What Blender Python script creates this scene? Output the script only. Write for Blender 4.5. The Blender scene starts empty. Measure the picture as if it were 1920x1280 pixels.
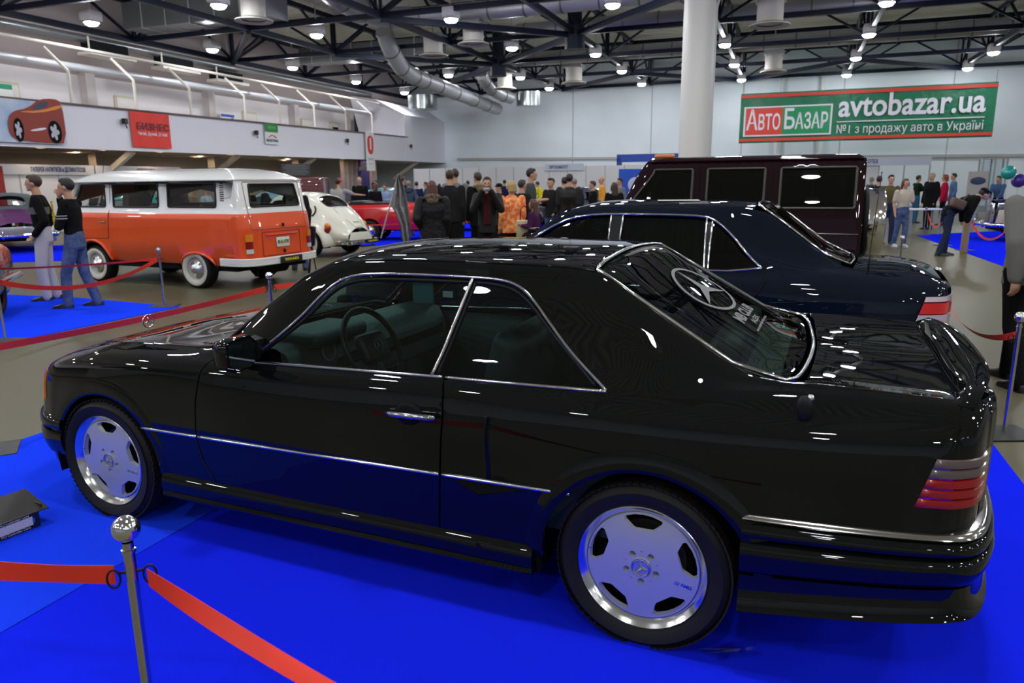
import bpy, math, random
import numpy as np
from mathutils import Vector, Matrix, geometry
random.seed(7); rng = np.random.RandomState(7)
scene = bpy.context.scene
COL = scene.collection
PI = math.pi

# ------------------------------------------------------------------ camera, world, exposure
cam_d = bpy.data.cameras.new('camera'); cam = bpy.data.objects.new('camera', cam_d); COL.objects.link(cam)
CAM_H, PITCH, ROLL, FPX = 1.669, 0.2169, -0.010, 1361.8
cam.location = (0, 0, CAM_H)
cam.rotation_mode = 'XYZ'
cam.matrix_world = Matrix.Translation((0, 0, CAM_H)) @ Matrix.Rotation(PI/2-PITCH, 4, 'X') @ Matrix.Rotation(ROLL, 4, 'Z')
cam_d.sensor_width = 36; cam_d.lens = FPX*36/1920; cam_d.clip_end = 300; cam_d.clip_start = .05
cam_d.dof.use_dof = True; cam_d.dof.focus_distance = 3.6; cam_d.dof.aperture_fstop = 4.0
scene.camera = cam
scene.view_settings.view_transform = 'Standard'; scene.view_settings.look = 'None'
scene.view_settings.gamma = 1; scene.view_settings.use_curve_mapping = False
scene.view_settings.exposure = 0.15
world = bpy.data.worlds.new('world'); scene.world = world; world.use_nodes = True
world.node_tree.nodes['Background'].inputs[0].default_value = (.75, .8, .9, 1)
world.node_tree.nodes['Background'].inputs[1].default_value = 0.05
scene.cycles.max_bounces = 7; scene.cycles.diffuse_bounces = 3; scene.cycles.glossy_bounces = 4
scene.cycles.transparent_max_bounces = 16; scene.cycles.caustics_reflective = False; scene.cycles.caustics_refractive = False
scene.cycles.sample_clamp_indirect = 4; scene.cycles.use_denoising = True

# ------------------------------------------------------------------ materials
MATS = {}
def mat(name, col=(.5, .5, .5), rough=.5, metal=0., coat=0., spec=.5, emit=None, estr=0., noise=None, bump=None, crough=.03, alpha=1, sheen=0):
    if name in MATS: return MATS[name]
    m = bpy.data.materials.new(name); m.use_nodes = True; nt = m.node_tree
    b = nt.nodes['Principled BSDF']
    b.inputs['Base Color'].default_value = (*col, 1); b.inputs['Roughness'].default_value = rough
    b.inputs['Metallic'].default_value = metal; b.inputs['Coat Weight'].default_value = coat
    b.inputs['Coat Roughness'].default_value = crough; b.inputs['Specular IOR Level'].default_value = spec
    b.inputs['Sheen Weight'].default_value = sheen
    if emit: b.inputs['Emission Color'].default_value = (*emit, 1); b.inputs['Emission Strength'].default_value = estr
    if noise:                                   # (scale, second colour, detail, lo, hi)
        tc = nt.nodes.new('ShaderNodeTexCoord'); n = nt.nodes.new('ShaderNodeTexNoise'); r = nt.nodes.new('ShaderNodeValToRGB')
        n.inputs['Scale'].default_value = noise[0]; n.inputs['Detail'].default_value = noise[2]
        r.color_ramp.elements[0].position = noise[3]; r.color_ramp.elements[1].position = noise[4]
        r.color_ramp.elements[0].color = (*col, 1); r.color_ramp.elements[1].color = (*noise[1], 1)
        nt.links.new(tc.outputs['Object'], n.inputs['Vector']); nt.links.new(n.outputs['Fac'], r.inputs['Fac'])
        nt.links.new(r.outputs['Color'], b.inputs['Base Color'])
    if bump:                                    # (scale, strength, distance)
        tc = nt.nodes.new('ShaderNodeTexCoord'); n = nt.nodes.new('ShaderNodeTexNoise'); bp = nt.nodes.new('ShaderNodeBump')
        n.inputs['Scale'].default_value = bump[0]; n.inputs['Detail'].default_value = 3
        bp.inputs['Strength'].default_value = bump[1]; bp.inputs['Distance'].default_value = bump[2]
        nt.links.new(tc.outputs['Object'], n.inputs['Vector']); nt.links.new(n.outputs['Fac'], bp.inputs['Height'])
        nt.links.new(bp.outputs['Normal'], b.inputs['Normal'])
    MATS[name] = m; return m
def glass(name, tint, refl=1.45, rough=0.0):
    if name in MATS: return MATS[name]
    m = bpy.data.materials.new(name); m.use_nodes = True; nt = m.node_tree; nt.nodes.clear()
    o = nt.nodes.new('ShaderNodeOutputMaterial'); mx = nt.nodes.new('ShaderNodeMixShader')
    t = nt.nodes.new('ShaderNodeBsdfTransparent'); g = nt.nodes.new('ShaderNodeBsdfGlossy'); f = nt.nodes.new('ShaderNodeLayerWeight')
    t.inputs[0].default_value = (*tint, 1); g.inputs['Roughness'].default_value = rough; f.inputs[0].default_value = .5
    f0 = ((refl-1)/(refl+1))**2; p = nt.nodes.new('ShaderNodeMath'); p.operation = 'POWER'; p.inputs[1].default_value = 5; q = nt.nodes.new('ShaderNodeMath'); q.operation = 'MULTIPLY_ADD'
    q.inputs[1].default_value = 1-f0; q.inputs[2].default_value = f0
    nt.links.new(f.outputs['Facing'], p.inputs[0]); nt.links.new(p.outputs[0], q.inputs[0])
    nt.links.new(q.outputs[0], mx.inputs[0]); nt.links.new(t.outputs[0], mx.inputs[1]); nt.links.new(g.outputs[0], mx.inputs[2])
    nt.links.new(mx.outputs[0], o.inputs[0]); MATS[name] = m; return m
CHROME = mat('chrome', (.82, .82, .84), .07, 1)
BLACKP = mat('black_plastic', (.008, .008, .009), .4, spec=.25)
RUBBER = mat('rubber', (.012, .011, .011), .6, spec=.25)
DARKIN = mat('dark_interior', (.008, .009, .010), .8, spec=.1)
WHITE = mat('white', (.8, .8, .8), .5)
LEATHER = mat('interior_leather', (.035, .045, .047), .45)

# ------------------------------------------------------------------ mesh builder
class MB:
    def __init__(s): s.v = []; s.f = []; s.m = []; s.T = Matrix.Identity(4); s.n = {}
    def add(s, vs, fs, mi=0):
        k = len(s.v)
        s.v += [tuple(s.T @ Vector(p)) for p in vs]
        s.f += [tuple(i+k for i in f) for f in fs]; s.m += [mi]*len(fs); return k
    def box(s, c, d, rz=0, mi=0, rx=0, ry=0, taper=None):
        M = Matrix.Translation(c) @ Matrix.Rotation(rz, 4, 'Z') @ Matrix.Rotation(ry, 4, 'Y') @ Matrix.Rotation(rx, 4, 'X')
        t = taper or (1, 1)
        vs = [M @ Vector((x*d[0]/2*(t[0] if z > 0 else 1), y*d[1]/2*(t[1] if z > 0 else 1), z*d[2]/2)) for z in (-1, 1) for y in (-1, 1) for x in (-1, 1)]
        s.add(vs, [(0, 2, 3, 1), (4, 5, 7, 6), (0, 1, 5, 4), (1, 3, 7, 5), (3, 2, 6, 7), (2, 0, 4, 6)], mi); return s
    def rbox(s, c, d, r=.01, rz=0, mi=0, rx=0, ry=0, n=3):
        M = Matrix.Translation(c) @ Matrix.Rotation(rz, 4, 'Z') @ Matrix.Rotation(ry, 4, 'Y') @ Matrix.Rotation(rx, 4, 'X')
        hx, hy, hz = d[0]/2, d[1]/2, d[2]/2; r = min(r, hx*.99, hy*.99, hz*.99)
        rings = []
        prof = [(-hz+r-r*math.cos(a), r-r*math.sin(a)) for a in np.linspace(0, PI/2, n+1)]
        prof += [(-z, i) for z, i in reversed(prof)]
        for z, ins in prof:
            ring = []
            for sx, sy, a0 in ((1, 1, 0), (-1, 1, PI/2), (-1, -1, PI), (1, -1, 1.5*PI)):
                for a in np.linspace(a0, a0+PI/2, n+1):
                    ring.append((sx*(hx-r)+(r-ins)*math.cos(a), sy*(hy-r)+(r-ins)*math.sin(a), z))
            rings.append([M @ Vector(p) for p in ring])
        s.loft(rings, mi, caps=True); return s
    def loft(s, rings, mi=0, caps=False, closed=True, loop=False):
        n = len(rings[0]); vs = [p for r in rings for p in r]; fs = []
        R = len(rings)
        for i in range(R if loop else R-1):
            j = (i+1) % R
            for k in range(n if closed else n-1):
                a, b = i*n+k, i*n+(k+1) % n; c, d = j*n+(k+1) % n, j*n+k
                fs.append((a, b, c, d))
        if caps: fs.append(tuple(range(n))[::-1]); fs.append(tuple((R-1)*n+k for k in range(n)))
        s.add(vs, fs, mi); return s
    def tube(s, pts, r, n=8, mi=0, caps=True, loop=False, flat=1.):
        pts = [Vector(p) for p in pts]; m = len(pts); rs = r if isinstance(r, (list, tuple)) else [r]*m
        rings = []; up = None
        for i in range(m):
            if loop: t = pts[(i+1) % m]-pts[i-1]
            else: t = pts[min(i+1, m-1)]-pts[max(i-1, 0)]
            if t.length < 1e-9: t = Vector((0, 0, 1))
            t.normalize()
            if up is None: up = Vector((0, 0, 1)) if abs(t.z) < .95 else Vector((1, 0, 0))
            a = t.cross(up)
            if a.length < 1e-4: a = t.orthogonal()
            a.normalize(); b = a.cross(t).normalized(); up = b
            rings.append([pts[i]+a*math.cos(q)*rs[i]+b*math.sin(q)*rs[i]*flat for q in np.linspace(0, 2*PI, n, endpoint=False)])
        s.loft(rings, mi, caps and not loop, loop=loop); return s
    def bar(s, a, b, w, h=None, mi=0):
        a, b = Vector(a), Vector(b); t = (b-a).normalized(); h = h or w
        up = Vector((0, 0, 1)) if abs(t.z) < .95 else Vector((1, 0, 0))
        x = t.cross(up).normalized(); y = x.cross(t)
        s.loft([[p+x*i*w/2+y*j*h/2 for i, j in ((-1, -1), (1, -1), (1, 1), (-1, 1))] for p in (a, b)], mi, True); return s
    def lathe(s, prof, n=32, mi=0, M=None, caps=False):       # prof [(r,z)] about local z
        M = M or Matrix.Identity(4)
        s.loft([[M @ Vector((r*math.cos(a), r*math.sin(a), z)) for a in np.linspace(0, 2*PI, n, endpoint=False)] for r, z in prof], mi, caps); return s
    def ball(s, c, r, n=12, mi=0, sc=(1, 1, 1), M=None):
        M = Matrix.Translation(c) @ (M or Matrix.Identity(4)) @ Matrix.Diagonal((*sc, 1))
        s.lathe([(max(r*math.sin(a), 1e-5), -r*math.cos(a)) for a in np.linspace(0, PI, n//2+2)], n, mi, M); return s
    def prism(s, pts, d, mi=0, M=None):                       # 2D outline in local xy, extruded along z
        M = M or Matrix.Identity(4); d0, d1 = d if isinstance(d, tuple) else (0, d)
        n = len(pts); vs = [M @ Vector((x, y, z)) for z in (d0, d1) for x, y in pts]
        fs = [(i, (i+1) % n, n+(i+1) % n, n+i) for i in range(n)] + [tuple(range(n))[::-1], tuple(range(n, 2*n))]
        s.add(vs, fs, mi); return s
def ob(name, mb, mats, parent=None, smooth=40, **kw):
    me = bpy.data.meshes.new(name)
    me.from_pydata([tuple(p) for p in mb.v], [], mb.f)
    for m in (mats if isinstance(mats, (list, tuple)) else [mats]): me.materials.append(m)
    if any(mb.m): me.polygons.foreach_set('material_index', mb.m)
    me.validate(); me.update()
    if smooth:
        me.polygons.foreach_set('use_smooth', [True]*len(me.polygons))
        if smooth < 180: me.set_sharp_from_angle(angle=math.radians(smooth))
    o = bpy.data.objects.new(name, me); COL.objects.link(o)
    if parent: o.parent = parent
    for k, v in kw.items(): o[k] = v
    return o
def tag(o, label, cat, group=None, kind=None):
    o['label'] = label; o['category'] = cat
    if group: o['group'] = group
    if kind: o['kind'] = kind
    return o
def thing(name, label, cat, loc=(0, 0, 0), rz=0, group=None):
    o = bpy.data.objects.new(name, None); COL.objects.link(o); o.location = loc; o.rotation_euler = (0, 0, rz); o.empty_display_size = .1
    return tag(o, label, cat, group)
def struct(name, mb, mats, smooth=0, label=None):
    o = ob(name, mb, mats, None, smooth); o['kind'] = 'structure'
    if label: o['label'] = label
    return o
def text_mesh(body, size, bold=0., extrude=.002, width=1., spacing=1., align='CENTER'):
    cu = bpy.data.curves.new('lettering', 'FONT'); cu.body = body; cu.size = size; cu.offset = bold; cu.extrude = extrude
    cu.align_x = align; cu.align_y = 'CENTER'; cu.space_character = spacing; cu.resolution_u = 3
    o = bpy.data.objects.new('lettering', cu); COL.objects.link(o); bpy.context.view_layer.update()
    me = bpy.data.meshes.new_from_object(o.evaluated_get(bpy.context.evaluated_depsgraph_get()))
    bpy.data.objects.remove(o); bpy.data.curves.remove(cu)
    return me
def text(body, size, m, M, parent, name='lettering', width=1., fit=None, **kw):
    me = text_mesh(body, size, **kw); me.materials.clear(); me.materials.append(m)
    if fit and len(me.vertices):
        xs = [v.co.x for v in me.vertices]; w = max(xs)-min(xs); width = fit/max(w, 1e-5)
    me.transform(M @ Matrix.Diagonal((width, 1, 1, 1)))
    o = bpy.data.objects.new(name, me); COL.objects.link(o)
    if parent: o.parent = parent
    return o
def copy_tree(o, parent=None):
    c = o.copy(); COL.objects.link(c)
    if parent: c.parent = parent
    for ch in o.children: copy_tree(ch, c)
    return c

# ------------------------------------------------------------------ car body surfaces
def pchip(xs, ys):
    xs = np.array(xs, float); ys = np.array(ys, float)
    if xs[0] > xs[-1]: xs, ys = xs[::-1], ys[::-1]
    h = np.diff(xs); d = np.diff(ys)/h; m = np.zeros(len(xs)); m[0] = d[0]; m[-1] = d[-1]
    for i in range(1, len(xs)-1):
        if d[i-1]*d[i] > 0:
            w1, w2 = 2*h[i]+h[i-1], h[i]+2*h[i-1]; m[i] = (w1+w2)/(w1/d[i-1]+w2/d[i])
    def f(x):
        x = np.clip(x, xs[0], xs[-1]); i = np.clip(np.searchsorted(xs, x)-1, 0, len(h)-1); t = (x-xs[i])/h[i]
        return ys[i]*(1+2*t)*(1-t)**2+h[i]*m[i]*t*(1-t)**2+ys[i+1]*t*t*(3-2*t)+h[i]*m[i+1]*t*t*(t-1)
    return f
class Surf:
    """lofted half section mirrored at y=0; curves = [[(x,y,z),...], ...] from the sill up to the centre line"""
    def __init__(s, curves, crease=None):
        s.cr = crease or {}
        s.cy = [pchip([k[0] for k in c], [k[1] for k in c]) for c in curves]
        s.cz = [pchip([k[0] for k in c], [k[2] for k in c]) for c in curves]
        s.n = len(curves); s.C = float(s.n-1)
    def P(s, x, v):
        x = np.atleast_1d(np.asarray(x, float)); v = np.broadcast_to(np.asarray(v, float), x.shape).copy()
        sg = np.where(v > s.C, -1., 1.); v = np.where(v > s.C, 2*s.C-v, v)
        K = np.stack([np.stack([f(x) for f in s.cy], 1), np.stack([f(x) for f in s.cz], 1)], 2)   # N,n,2
        lo = 2*K[:, :1]-K[:, 1:2]; hi = K[:, -2:-1]*np.array([-1, 1]); K = np.concatenate([lo, K, hi], 1)
        i = np.clip(np.floor(v).astype(int), 0, s.n-2); t = v-i; r = np.arange(len(x))
        p0, p1, p2, p3 = K[r, i], K[r, i+1], K[r, i+2], K[r, i+3]
        d1 = np.sqrt(np.linalg.norm(p1-p0, axis=1)+1e-6); d2 = np.sqrt(np.linalg.norm(p2-p1, axis=1)+1e-6); d3 = np.sqrt(np.linalg.norm(p3-p2, axis=1)+1e-6)
        d1, d2, d3 = d1[:, None], d2[:, None], d3[:, None]
        m1 = (p1-p0)/d1-(p2-p0)/(d1+d2)+(p2-p1)/d2; m2 = (p2-p1)/d2-(p3-p1)/(d2+d3)+(p3-p2)/d3
        for k, w in s.cr.items():
            w = w(x)[:, None] if callable(w) else w
            m1 = np.where((i == k)[:, None], m1*(1-w)+w*(p2-p1)/d2, m1); m2 = np.where((i == k-1)[:, None], m2*(1-w)+w*(p2-p1)/d2, m2)
        m1 = m1*d2; m2 = m2*d2; t = t[:, None]
        q = p1*(1+2*t)*(1-t)**2+m1*t*(1-t)**2+p2*t*t*(3-2*t)+m2*t*t*(t-1)
        return np.stack([x, q[:, 0]*sg, q[:, 1]], 1)
    def N(s, x, v):
        e = 2e-3; x = np.atleast_1d(np.asarray(x, float)); v = np.broadcast_to(np.asarray(v, float), x.shape)
        a = s.P(x+e, v)-s.P(x-e, v); b = s.P(x, v+.02)-s.P(x, v-.02)
        n = -np.cross(a, b); l = np.linalg.norm(n, axis=1, keepdims=True); n = n/np.where(l < 1e-12, 1, l)
        return n
    def vz(s, x, z, vmax):
        vs = np.linspace(0, vmax, 240); zz = s.P(np.full(240, float(x)), vs)[:, 2]
        k = np.argmax(zz >= z)
        if zz[k] < z: return vmax
        if k == 0: return 0.
        return vs[k-1]+(z-zz[k-1])/(zz[k]-zz[k-1]+1e-9)*(vs[k]-vs[k-1])
def resample(pts, step, closed=True):
    out = []; n = len(pts)
    for i in range(n if closed else n-1):
        a = np.array(pts[i], float); b = np.array(pts[(i+1) % n], float); k = max(1, int(math.ceil(np.linalg.norm(b-a)/step)))
        for j in range(k): out.append(a+(b-a)*j/k)
    if not closed: out.append(np.array(pts[-1], float))
    return np.array(out)
def inside(P, poly):
    x, y = P[:, 0], P[:, 1]; r = np.zeros(len(P), bool); q = np.roll(poly, 1, 0)
    for (x1, y1), (x2, y2) in zip(poly, q):
        c = ((y1 > y) != (y2 > y)); xi = (x2-x1)*(y-y1)/((y2-y1) if y2 != y1 else 1e-12)+x1
        r ^= c & (x < xi)
    return r
VS = .1
def cdt_panel(fn, outer, holes=(), step=.04, bstep=.03, rim=.012, flip=False, scale=(1, 1), off=0., back=False):
    """fn(a[],b[])->(P,N); outline and holes in (a,b); returns verts, faces, normals"""
    S = np.array(scale, float)
    loops = [resample(np.array(o, float)*S, bstep) for o in [outer]+list(holes)]
    pts = []; edges = []
    for L in loops:
        k = len(pts); n = len(L); pts += [tuple(p) for p in L]; edges += [(k+i, k+(i+1) % n) for i in range(n)]
    lo, hi = loops[0].min(0), loops[0].max(0)
    gx, gy = np.meshgrid(np.arange(lo[0]+step*.5, hi[0], step), np.arange(lo[1]+step*.5, hi[1], step)); g = np.stack([gx.ravel(), gy.ravel()], 1)
    if len(g):
        ok = inside(g, loops[0])
        for L in loops[1:]: ok &= ~inside(g, L)
        g = g[ok]
        if len(g):
            B = np.array(pts); d = np.min(np.linalg.norm(g[:, None]-B[None], axis=2), axis=1) if len(g)*len(B) < 4e6 else np.ones(len(g))
            g = g[d > step*.35]
    allp = [Vector(p) for p in pts]+[Vector(p) for p in g]
    V, E, F, ov, oe, of = geometry.delaunay_2d_cdt(allp, edges, [], 0, 1e-6)
    V = np.array([tuple(p) for p in V]); F = [tuple(f) for f in F]
    c = np.array([V[list(f)].mean(0) for f in F]); ok = inside(c, loops[0])
    for L in loops[1:]: ok &= ~inside(c, L)
    F = [f for f, o in zip(F, ok) if o]
    P, N = fn(V[:, 0]/S[0], V[:, 1]/S[1]); P = P+N*off
    # orient the faces with the normals
    FF = []
    for f in F:
        a, b, c3 = P[f[0]], P[f[1]], P[f[2]]
        FF.append(f if np.dot(np.cross(b-a, c3-a), N[f[0]]) > 0 else f[::-1])
    if rim:
        cnt = {}
        for f in FF:
            for i in range(len(f)):
                e = (f[i], f[(i+1) % len(f)]); cnt[e] = 1
        bd = [e for e in cnt if (e[1], e[0]) not in cnt]; ids = sorted({i for e in bd for i in e}); mp = {i: len(P)+k for k, i in enumerate(ids)}
        P = np.concatenate([P, P[ids]-N[ids]*rim]); N = np.concatenate([N, N[ids]])
        FF += [(e[1], e[0], mp[e[0]], mp[e[1]]) for e in bd]
    return P, FF, N
def panel_ob(name, parts, mats, parent, **kw):
    """parts = [(P,F,N), ...] joined into one mesh with the surface's own normals"""
    vs = []; fs = []; ns = []
    for P, F, N in parts:
        k = len(vs); vs += [tuple(p) for p in P]; fs += [tuple(i+k for i in f) for f in F]; ns += [tuple(n) for n in N]
    me = bpy.data.meshes.new(name); me.from_pydata(vs, [], fs); me.update()
    for m in (mats if isinstance(mats, (list, tuple)) else [mats]): me.materials.append(m)
    me.polygons.foreach_set('use_smooth', [True]*len(me.polygons))
    me.normals_split_custom_set_from_vertices(ns)
    o = bpy.data.objects.new(name, me); COL.objects.link(o)
    if parent: o.parent = parent
    for k, v in kw.items(): o[k] = v
    return o
class Car:
    def __init__(s, surf, root, step=.04):
        s.S = surf; s.root = root; s.step = step
    def fn(s, side):
        def f(a, b):
            P = s.S.P(a, b); N = s.S.N(a, b)
            if side < 0: P = P*[1, -1, 1]; N = N*[1, -1, 1]
            return P, N
        return f
    def poly(s, pts, vmax, smooth=False):
        """(x,z) outline -> (x,v); a tuple ('v',x,v) passes v through"""
        out = []
        seg = []
        n = len(pts)
        for i in range(n):
            a, b = pts[i], pts[(i+1) % n]
            if a[0] == 'v' or b[0] == 'v':
                out.append((a[1], a[2]) if a[0] == 'v' else (a[0], s.S.vz(a[0], a[1], vmax)))
            else:
                k = max(1, int(math.hypot(a[0]-b[0], a[1]-b[1])/.03))
                for j in range(k):
                    x = a[0]+(b[0]-a[0])*j/k; z = a[1]+(b[1]-a[1])*j/k; out.append((x, s.S.vz(x, z, vmax)))
        return out
    def panel(s, name, outer, m, holes=(), sides=(1,), step=None, off=0., rim=.012, parent=None, fine=.025, **kw):
        st = step or s.step; parts = []
        for sd in sides:
            P, F, N = cdt_panel(s.fn(sd), outer, holes, st, fine, rim, scale=(1, VS), off=off)
            parts.append((P, F, N))
        return panel_ob(name, parts, m, parent or s.root, **kw)
    def line(s, pts, vmax, side=1, off=0.):
        """(x,z) polyline -> 3D points lying on the skin"""
        Q = resample(pts, .03, False); out = []
        for x, z in Q:
            v = s.S.vz(x, z, vmax); p = s.S.P([x], v)[0]; n = s.S.N([x], v)[0]; p = p+n*off; out.append((p[0], p[1]*side, p[2]))
        return out
    def vline(s, pts, side=1, off=0., st=.04):
        Q = resample([(x, v*VS) for x, v in pts], st, False); out = []
        for x, v in Q:
            v /= VS; p = s.S.P([x], v)[0]; n = s.S.N([x], v)[0]; p = p+n*off; out.append((p[0], p[1]*side, p[2]))
        return out
def smooth_poly(pts, it=2, closed=True):
    """Chaikin corner cutting"""
    P = [np.array(p, float) for p in pts]
    for _ in range(it):
        Q = []; n = len(P)
        for i in range(n if closed else n-1):
            a, b = P[i], P[(i+1) % n]; Q += [a*.75+b*.25, a*.25+b*.75]
        if not closed: Q = [P[0]]+Q+[P[-1]]
        P = Q
    return [tuple(p) for p in P]
def arc(cx, cz, r, a0, a1, n=14, rz=None):
    return [(cx+r*math.cos(a), cz+(rz or r)*math.sin(a)) for a in np.linspace(a0, a1, n)]
def strip(pts_a, pts_b, mb, mi=0):
    mb.loft([list(pts_a), list(pts_b)], mi, closed=False)
def wheel_matrix(x, y, z, side):       # local z axis -> outwards
    return Matrix.Translation((x, y, z)) @ Matrix.Rotation(-side*PI/2, 4, 'X')
def plate(root, x, y, z, w, h, col, txt, tcol, rz=0, name='number_plate', sz=.08, fit=None, ry=0, sub=None):
    b = MB(); b.rbox((0, 0, 0), (.012, w, h), .004); p_ = ob(name, b, col, root); p_.location = (x, y, z); p_.rotation_euler = (0, ry, rz)
    text(txt, sz, tcol, Matrix.Translation((-.0085, 0, 0)) @ Matrix(((0, 0, -1, 0), (-1, 0, 0, 0), (0, 1, 0, 0), (0, 0, 0, 1))), p_, 'plate_lettering', bold=.002, extrude=.001, fit=fit)
    return p_
# ------------------------------------------------------------------ lamps of the hall (they light it) and the hall shell
def W(u, v, z=0.): return Vector((.3504*u+.9366*v, .9366*u-.3504*v, z))
UA = math.atan2(.9366, .3504)                               # heading of the hall's long axis
LENS = mat('lamp_lens', (1, 1, 1), .3, emit=(.93, .96, 1.), estr=185.)
HOUS = mat('lamp_housing', (.62, .6, .62), .5)
NAVY = mat('navy_steel', (.006, .009, .026), .5, spec=.25)
LAMPS = [(u, v) for v, us in ((2.7, (29, 34.9, 41.3, 47.6)), (-3.0, (34.9, 41.0, 47.2)), (8.7, (42.2, 47.6)), (-8.8, (35.0, 40.8, 46.6)), (-5.9, (25.7,)),
         (-11.8, (25.6, 31.9)), (-14.6, (40.8, 46.2)), (-17.9, (20.7, 26.1, 32.0, 38.3)), (-23.9, (21.0, 27.0, 32.6, 38.5, 44.3))) for u in us]
SEEN = len(LAMPS)
LAMPS += [(u, v) for v in (-24, -18, -12, -6, 0, 6, 12, 18) for u in (14, 8, 2, -4, -10)] + [(20, v) for v in (-12, -6, 0, 6, 12, 18)] + [(u, 14.6) for u in (26, 32, 38, 44)]
def make_lamp():
    t = thing('high_bay_lamp', 'lamp', 'lamp')
    b = MB(); b.rbox((0, 0, .17), (.62, .46, .34), .04); b.bar((0, 0, .3), (0, 0, 2.1), .03)
    b.lathe([(.2, .02), (.25, -.06), (.262, -.06), (.21, .02)], 24); ob('housing', b, HOUS, t)
    b = MB(); b.lathe([(.235, -.045), (.225, -.09), (.18, -.14), (.10, -.165), (.0001, -.17)], 24); ob('lens', b, LENS, t, 180)
    return t
proto_lamp = make_lamp()
ORD = ['first', 'second', 'third', 'fourth', 'fifth', 'sixth', 'seventh', 'eighth', 'ninth', 'tenth', 'eleventh', 'twelfth', 'thirteenth', 'fourteenth', 'fifteenth', 'sixteenth', 'seventeenth', 'eighteenth']
ROWS = {2.7: 'in the row over the middle of the green banner', -3.0: 'in the row just right of the column', 8.7: 'in the row above the green banner right end', -8.8: 'in the row right of the large drum joint', -5.9: 'alone at the top edge left of the white column',
        -11.8: 'in the row left of the large drum joint', -14.6: 'in the far row over the elbow duct', -17.9: 'in the row above the long sloping duct', -23.9: 'in the row along the left gallery', 14.6: 'in the row beyond the right edge'}
for i, (u, v) in enumerate(LAMPS):
    o = proto_lamp if i == 0 else copy_tree(proto_lamp)
    o.location = W(u, v, 7.45); o.rotation_euler = (0, 0, UA)
    near = sum(1 for a, c in LAMPS if c == v and a < u) if (i < SEEN or v == 14.6) else 0
    if i < SEEN or v == 14.6: o['group'] = 'high-bay lamps under the roof trusses'; o['label'] = 'box lamp %s from the camera %s' % (ORD[near], ROWS[v])
    else: o['group'] = 'high-bay lamps above and behind the viewpoint'; o['label'] = 'glowing box lamp under the roof above or behind the viewpoint'
wall_mat = mat('wall_paint', (.74, .80, .86), .6, noise=(.6, (.69, .75, .81), 2, .3, .7))
pale = mat('balcony_paint', (.82, .81, .90), .55)
cream = mat('gallery_paint', (.74, .68, .62), .6)
deck_m = bpy.data.materials.new('roof_deck'); deck_m.use_nodes = True
b_ = deck_m.node_tree.nodes['Principled BSDF']; b_.inputs['Base Color'].default_value = (.78, .77, .66, 1); b_.inputs['Roughness'].default_value = .5
UB, VL, VR = 50.4, -24.0, 32.
H = 9.6
# floor
floor_m = mat('floor_concrete', (.132, .119, .072), .36, spec=.16, noise=(.35, (.104, .094, .058), 5, .3, .75), bump=(30, .03, .002))
b = MB(); b.add([W(-22, -36, 0), W(-22, VR, 0), W(UB+1, VR, 0), W(UB+1, -36, 0)], [(0, 1, 2, 3)]); b.f = [f[::-1] for f in b.f]; struct('floor', b, floor_m)
# back wall with panel seams, ledge
b = MB(); b.add([W(UB, -36, 0), W(UB, VR, 0), W(UB, VR, H), W(UB, -36, H)], [(0, 1, 2, 3)]); struct('wall_back', b, wall_mat)
b = MB()
for v in (-14.2, -8.8, -3.0, 2.8, 8.6, 14.5): b.box(W(UB-.02, v, 5.6), (.03, .06, 8.), UA)
struct('trim_1', b, mat('seam_grey', (.45, .45, .47), .6))
b = MB(); b.loft([[W(UB-.12, -23, 3.22+d), W(UB-.12, VR, 2.50+d)] for d in (0, .16)], closed=False)
b.loft([[W(UB-.12+d, -23, 3.38), W(UB-.12+d, VR, 2.66)] for d in (0, .12)], closed=False); struct('trim_2', b, mat('ledge_grey', (.4, .39, .38), .6))
# right and rear walls (they close the hall off)
b = MB(); b.add([W(-22, VR, 0), W(UB, VR, 0), W(UB, VR, H), W(-22, VR, H)], [(0, 1, 2, 3)]); struct('wall_right', b, wall_mat)
b = MB(); b.add([W(-22, -36, 0), W(-22, VR, 0), W(-22, VR, H), W(-22, -36, H)], [(0, 1, 2, 3)]); struct('wall_front', b, wall_mat)
# corrugated roof deck: ridges run along v, seen edge on
b = MB(); us = np.arange(-22, UB+.4, .35); prof = []
for i, u in enumerate(us): prof += [(u, H), (u+.12, H), (u+.17, H-.11), (u+.30, H-.11)]
b.loft([[W(u, v, z) for u, z in prof] for v in (-36, VR)], closed=False); struct('ceiling', b, deck_m)
# purlins
b = MB()
# ---- roof trusses
def truss(p, q, label, name='roof_truss', ztop=9.25, zb=7.72, n=None, cat='roof truss', w=.15, group=None, diag=False):
    p = Vector((*p[:2], 0)); q = Vector((*q[:2], 0)); L = (q-p).length; n = n or max(2, round(L/3.0))
    t = thing(name, label, cat, (p.x, p.y, 0), math.atan2((q-p).y, (q-p).x), group)
    b = MB(); b.bar((0, 0, zb), (L, 0, zb), w, w*1.25); ob('bottom_chord', b, NAVY, t)
    b = MB(); b.bar((0, 0, ztop), (L, 0, ztop), w, w*1.25); ob('top_chord', b, NAVY, t)
    if not diag:
        for k in range(n+1):
            x = L*k/n
            if k % 2: continue
            b = MB(); b.bar((x, 0, zb), (x, 0, ztop), .09)
            if x > .5: b.bar((x, 0, zb), (x-L/n*.9, 0, ztop), .09)
            if x < L-.5: b.bar((x, 0, zb), (x+L/n*.9, 0, ztop), .09)
            ob('brace', b, NAVY, t)
    return t
VN = [-26.6, -20.6, -14.6, -8.8, -3.0, 2.8, 8.7, 14.6, 20.6]
UN = [19.4, 25.4, 31.4, 37.4, 43.4, 49.2]
nth = ['nearest the camera', 'second from the camera', 'third from the camera', 'fourth from the camera', 'fifth from the camera', 'against the far wall']
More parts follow.
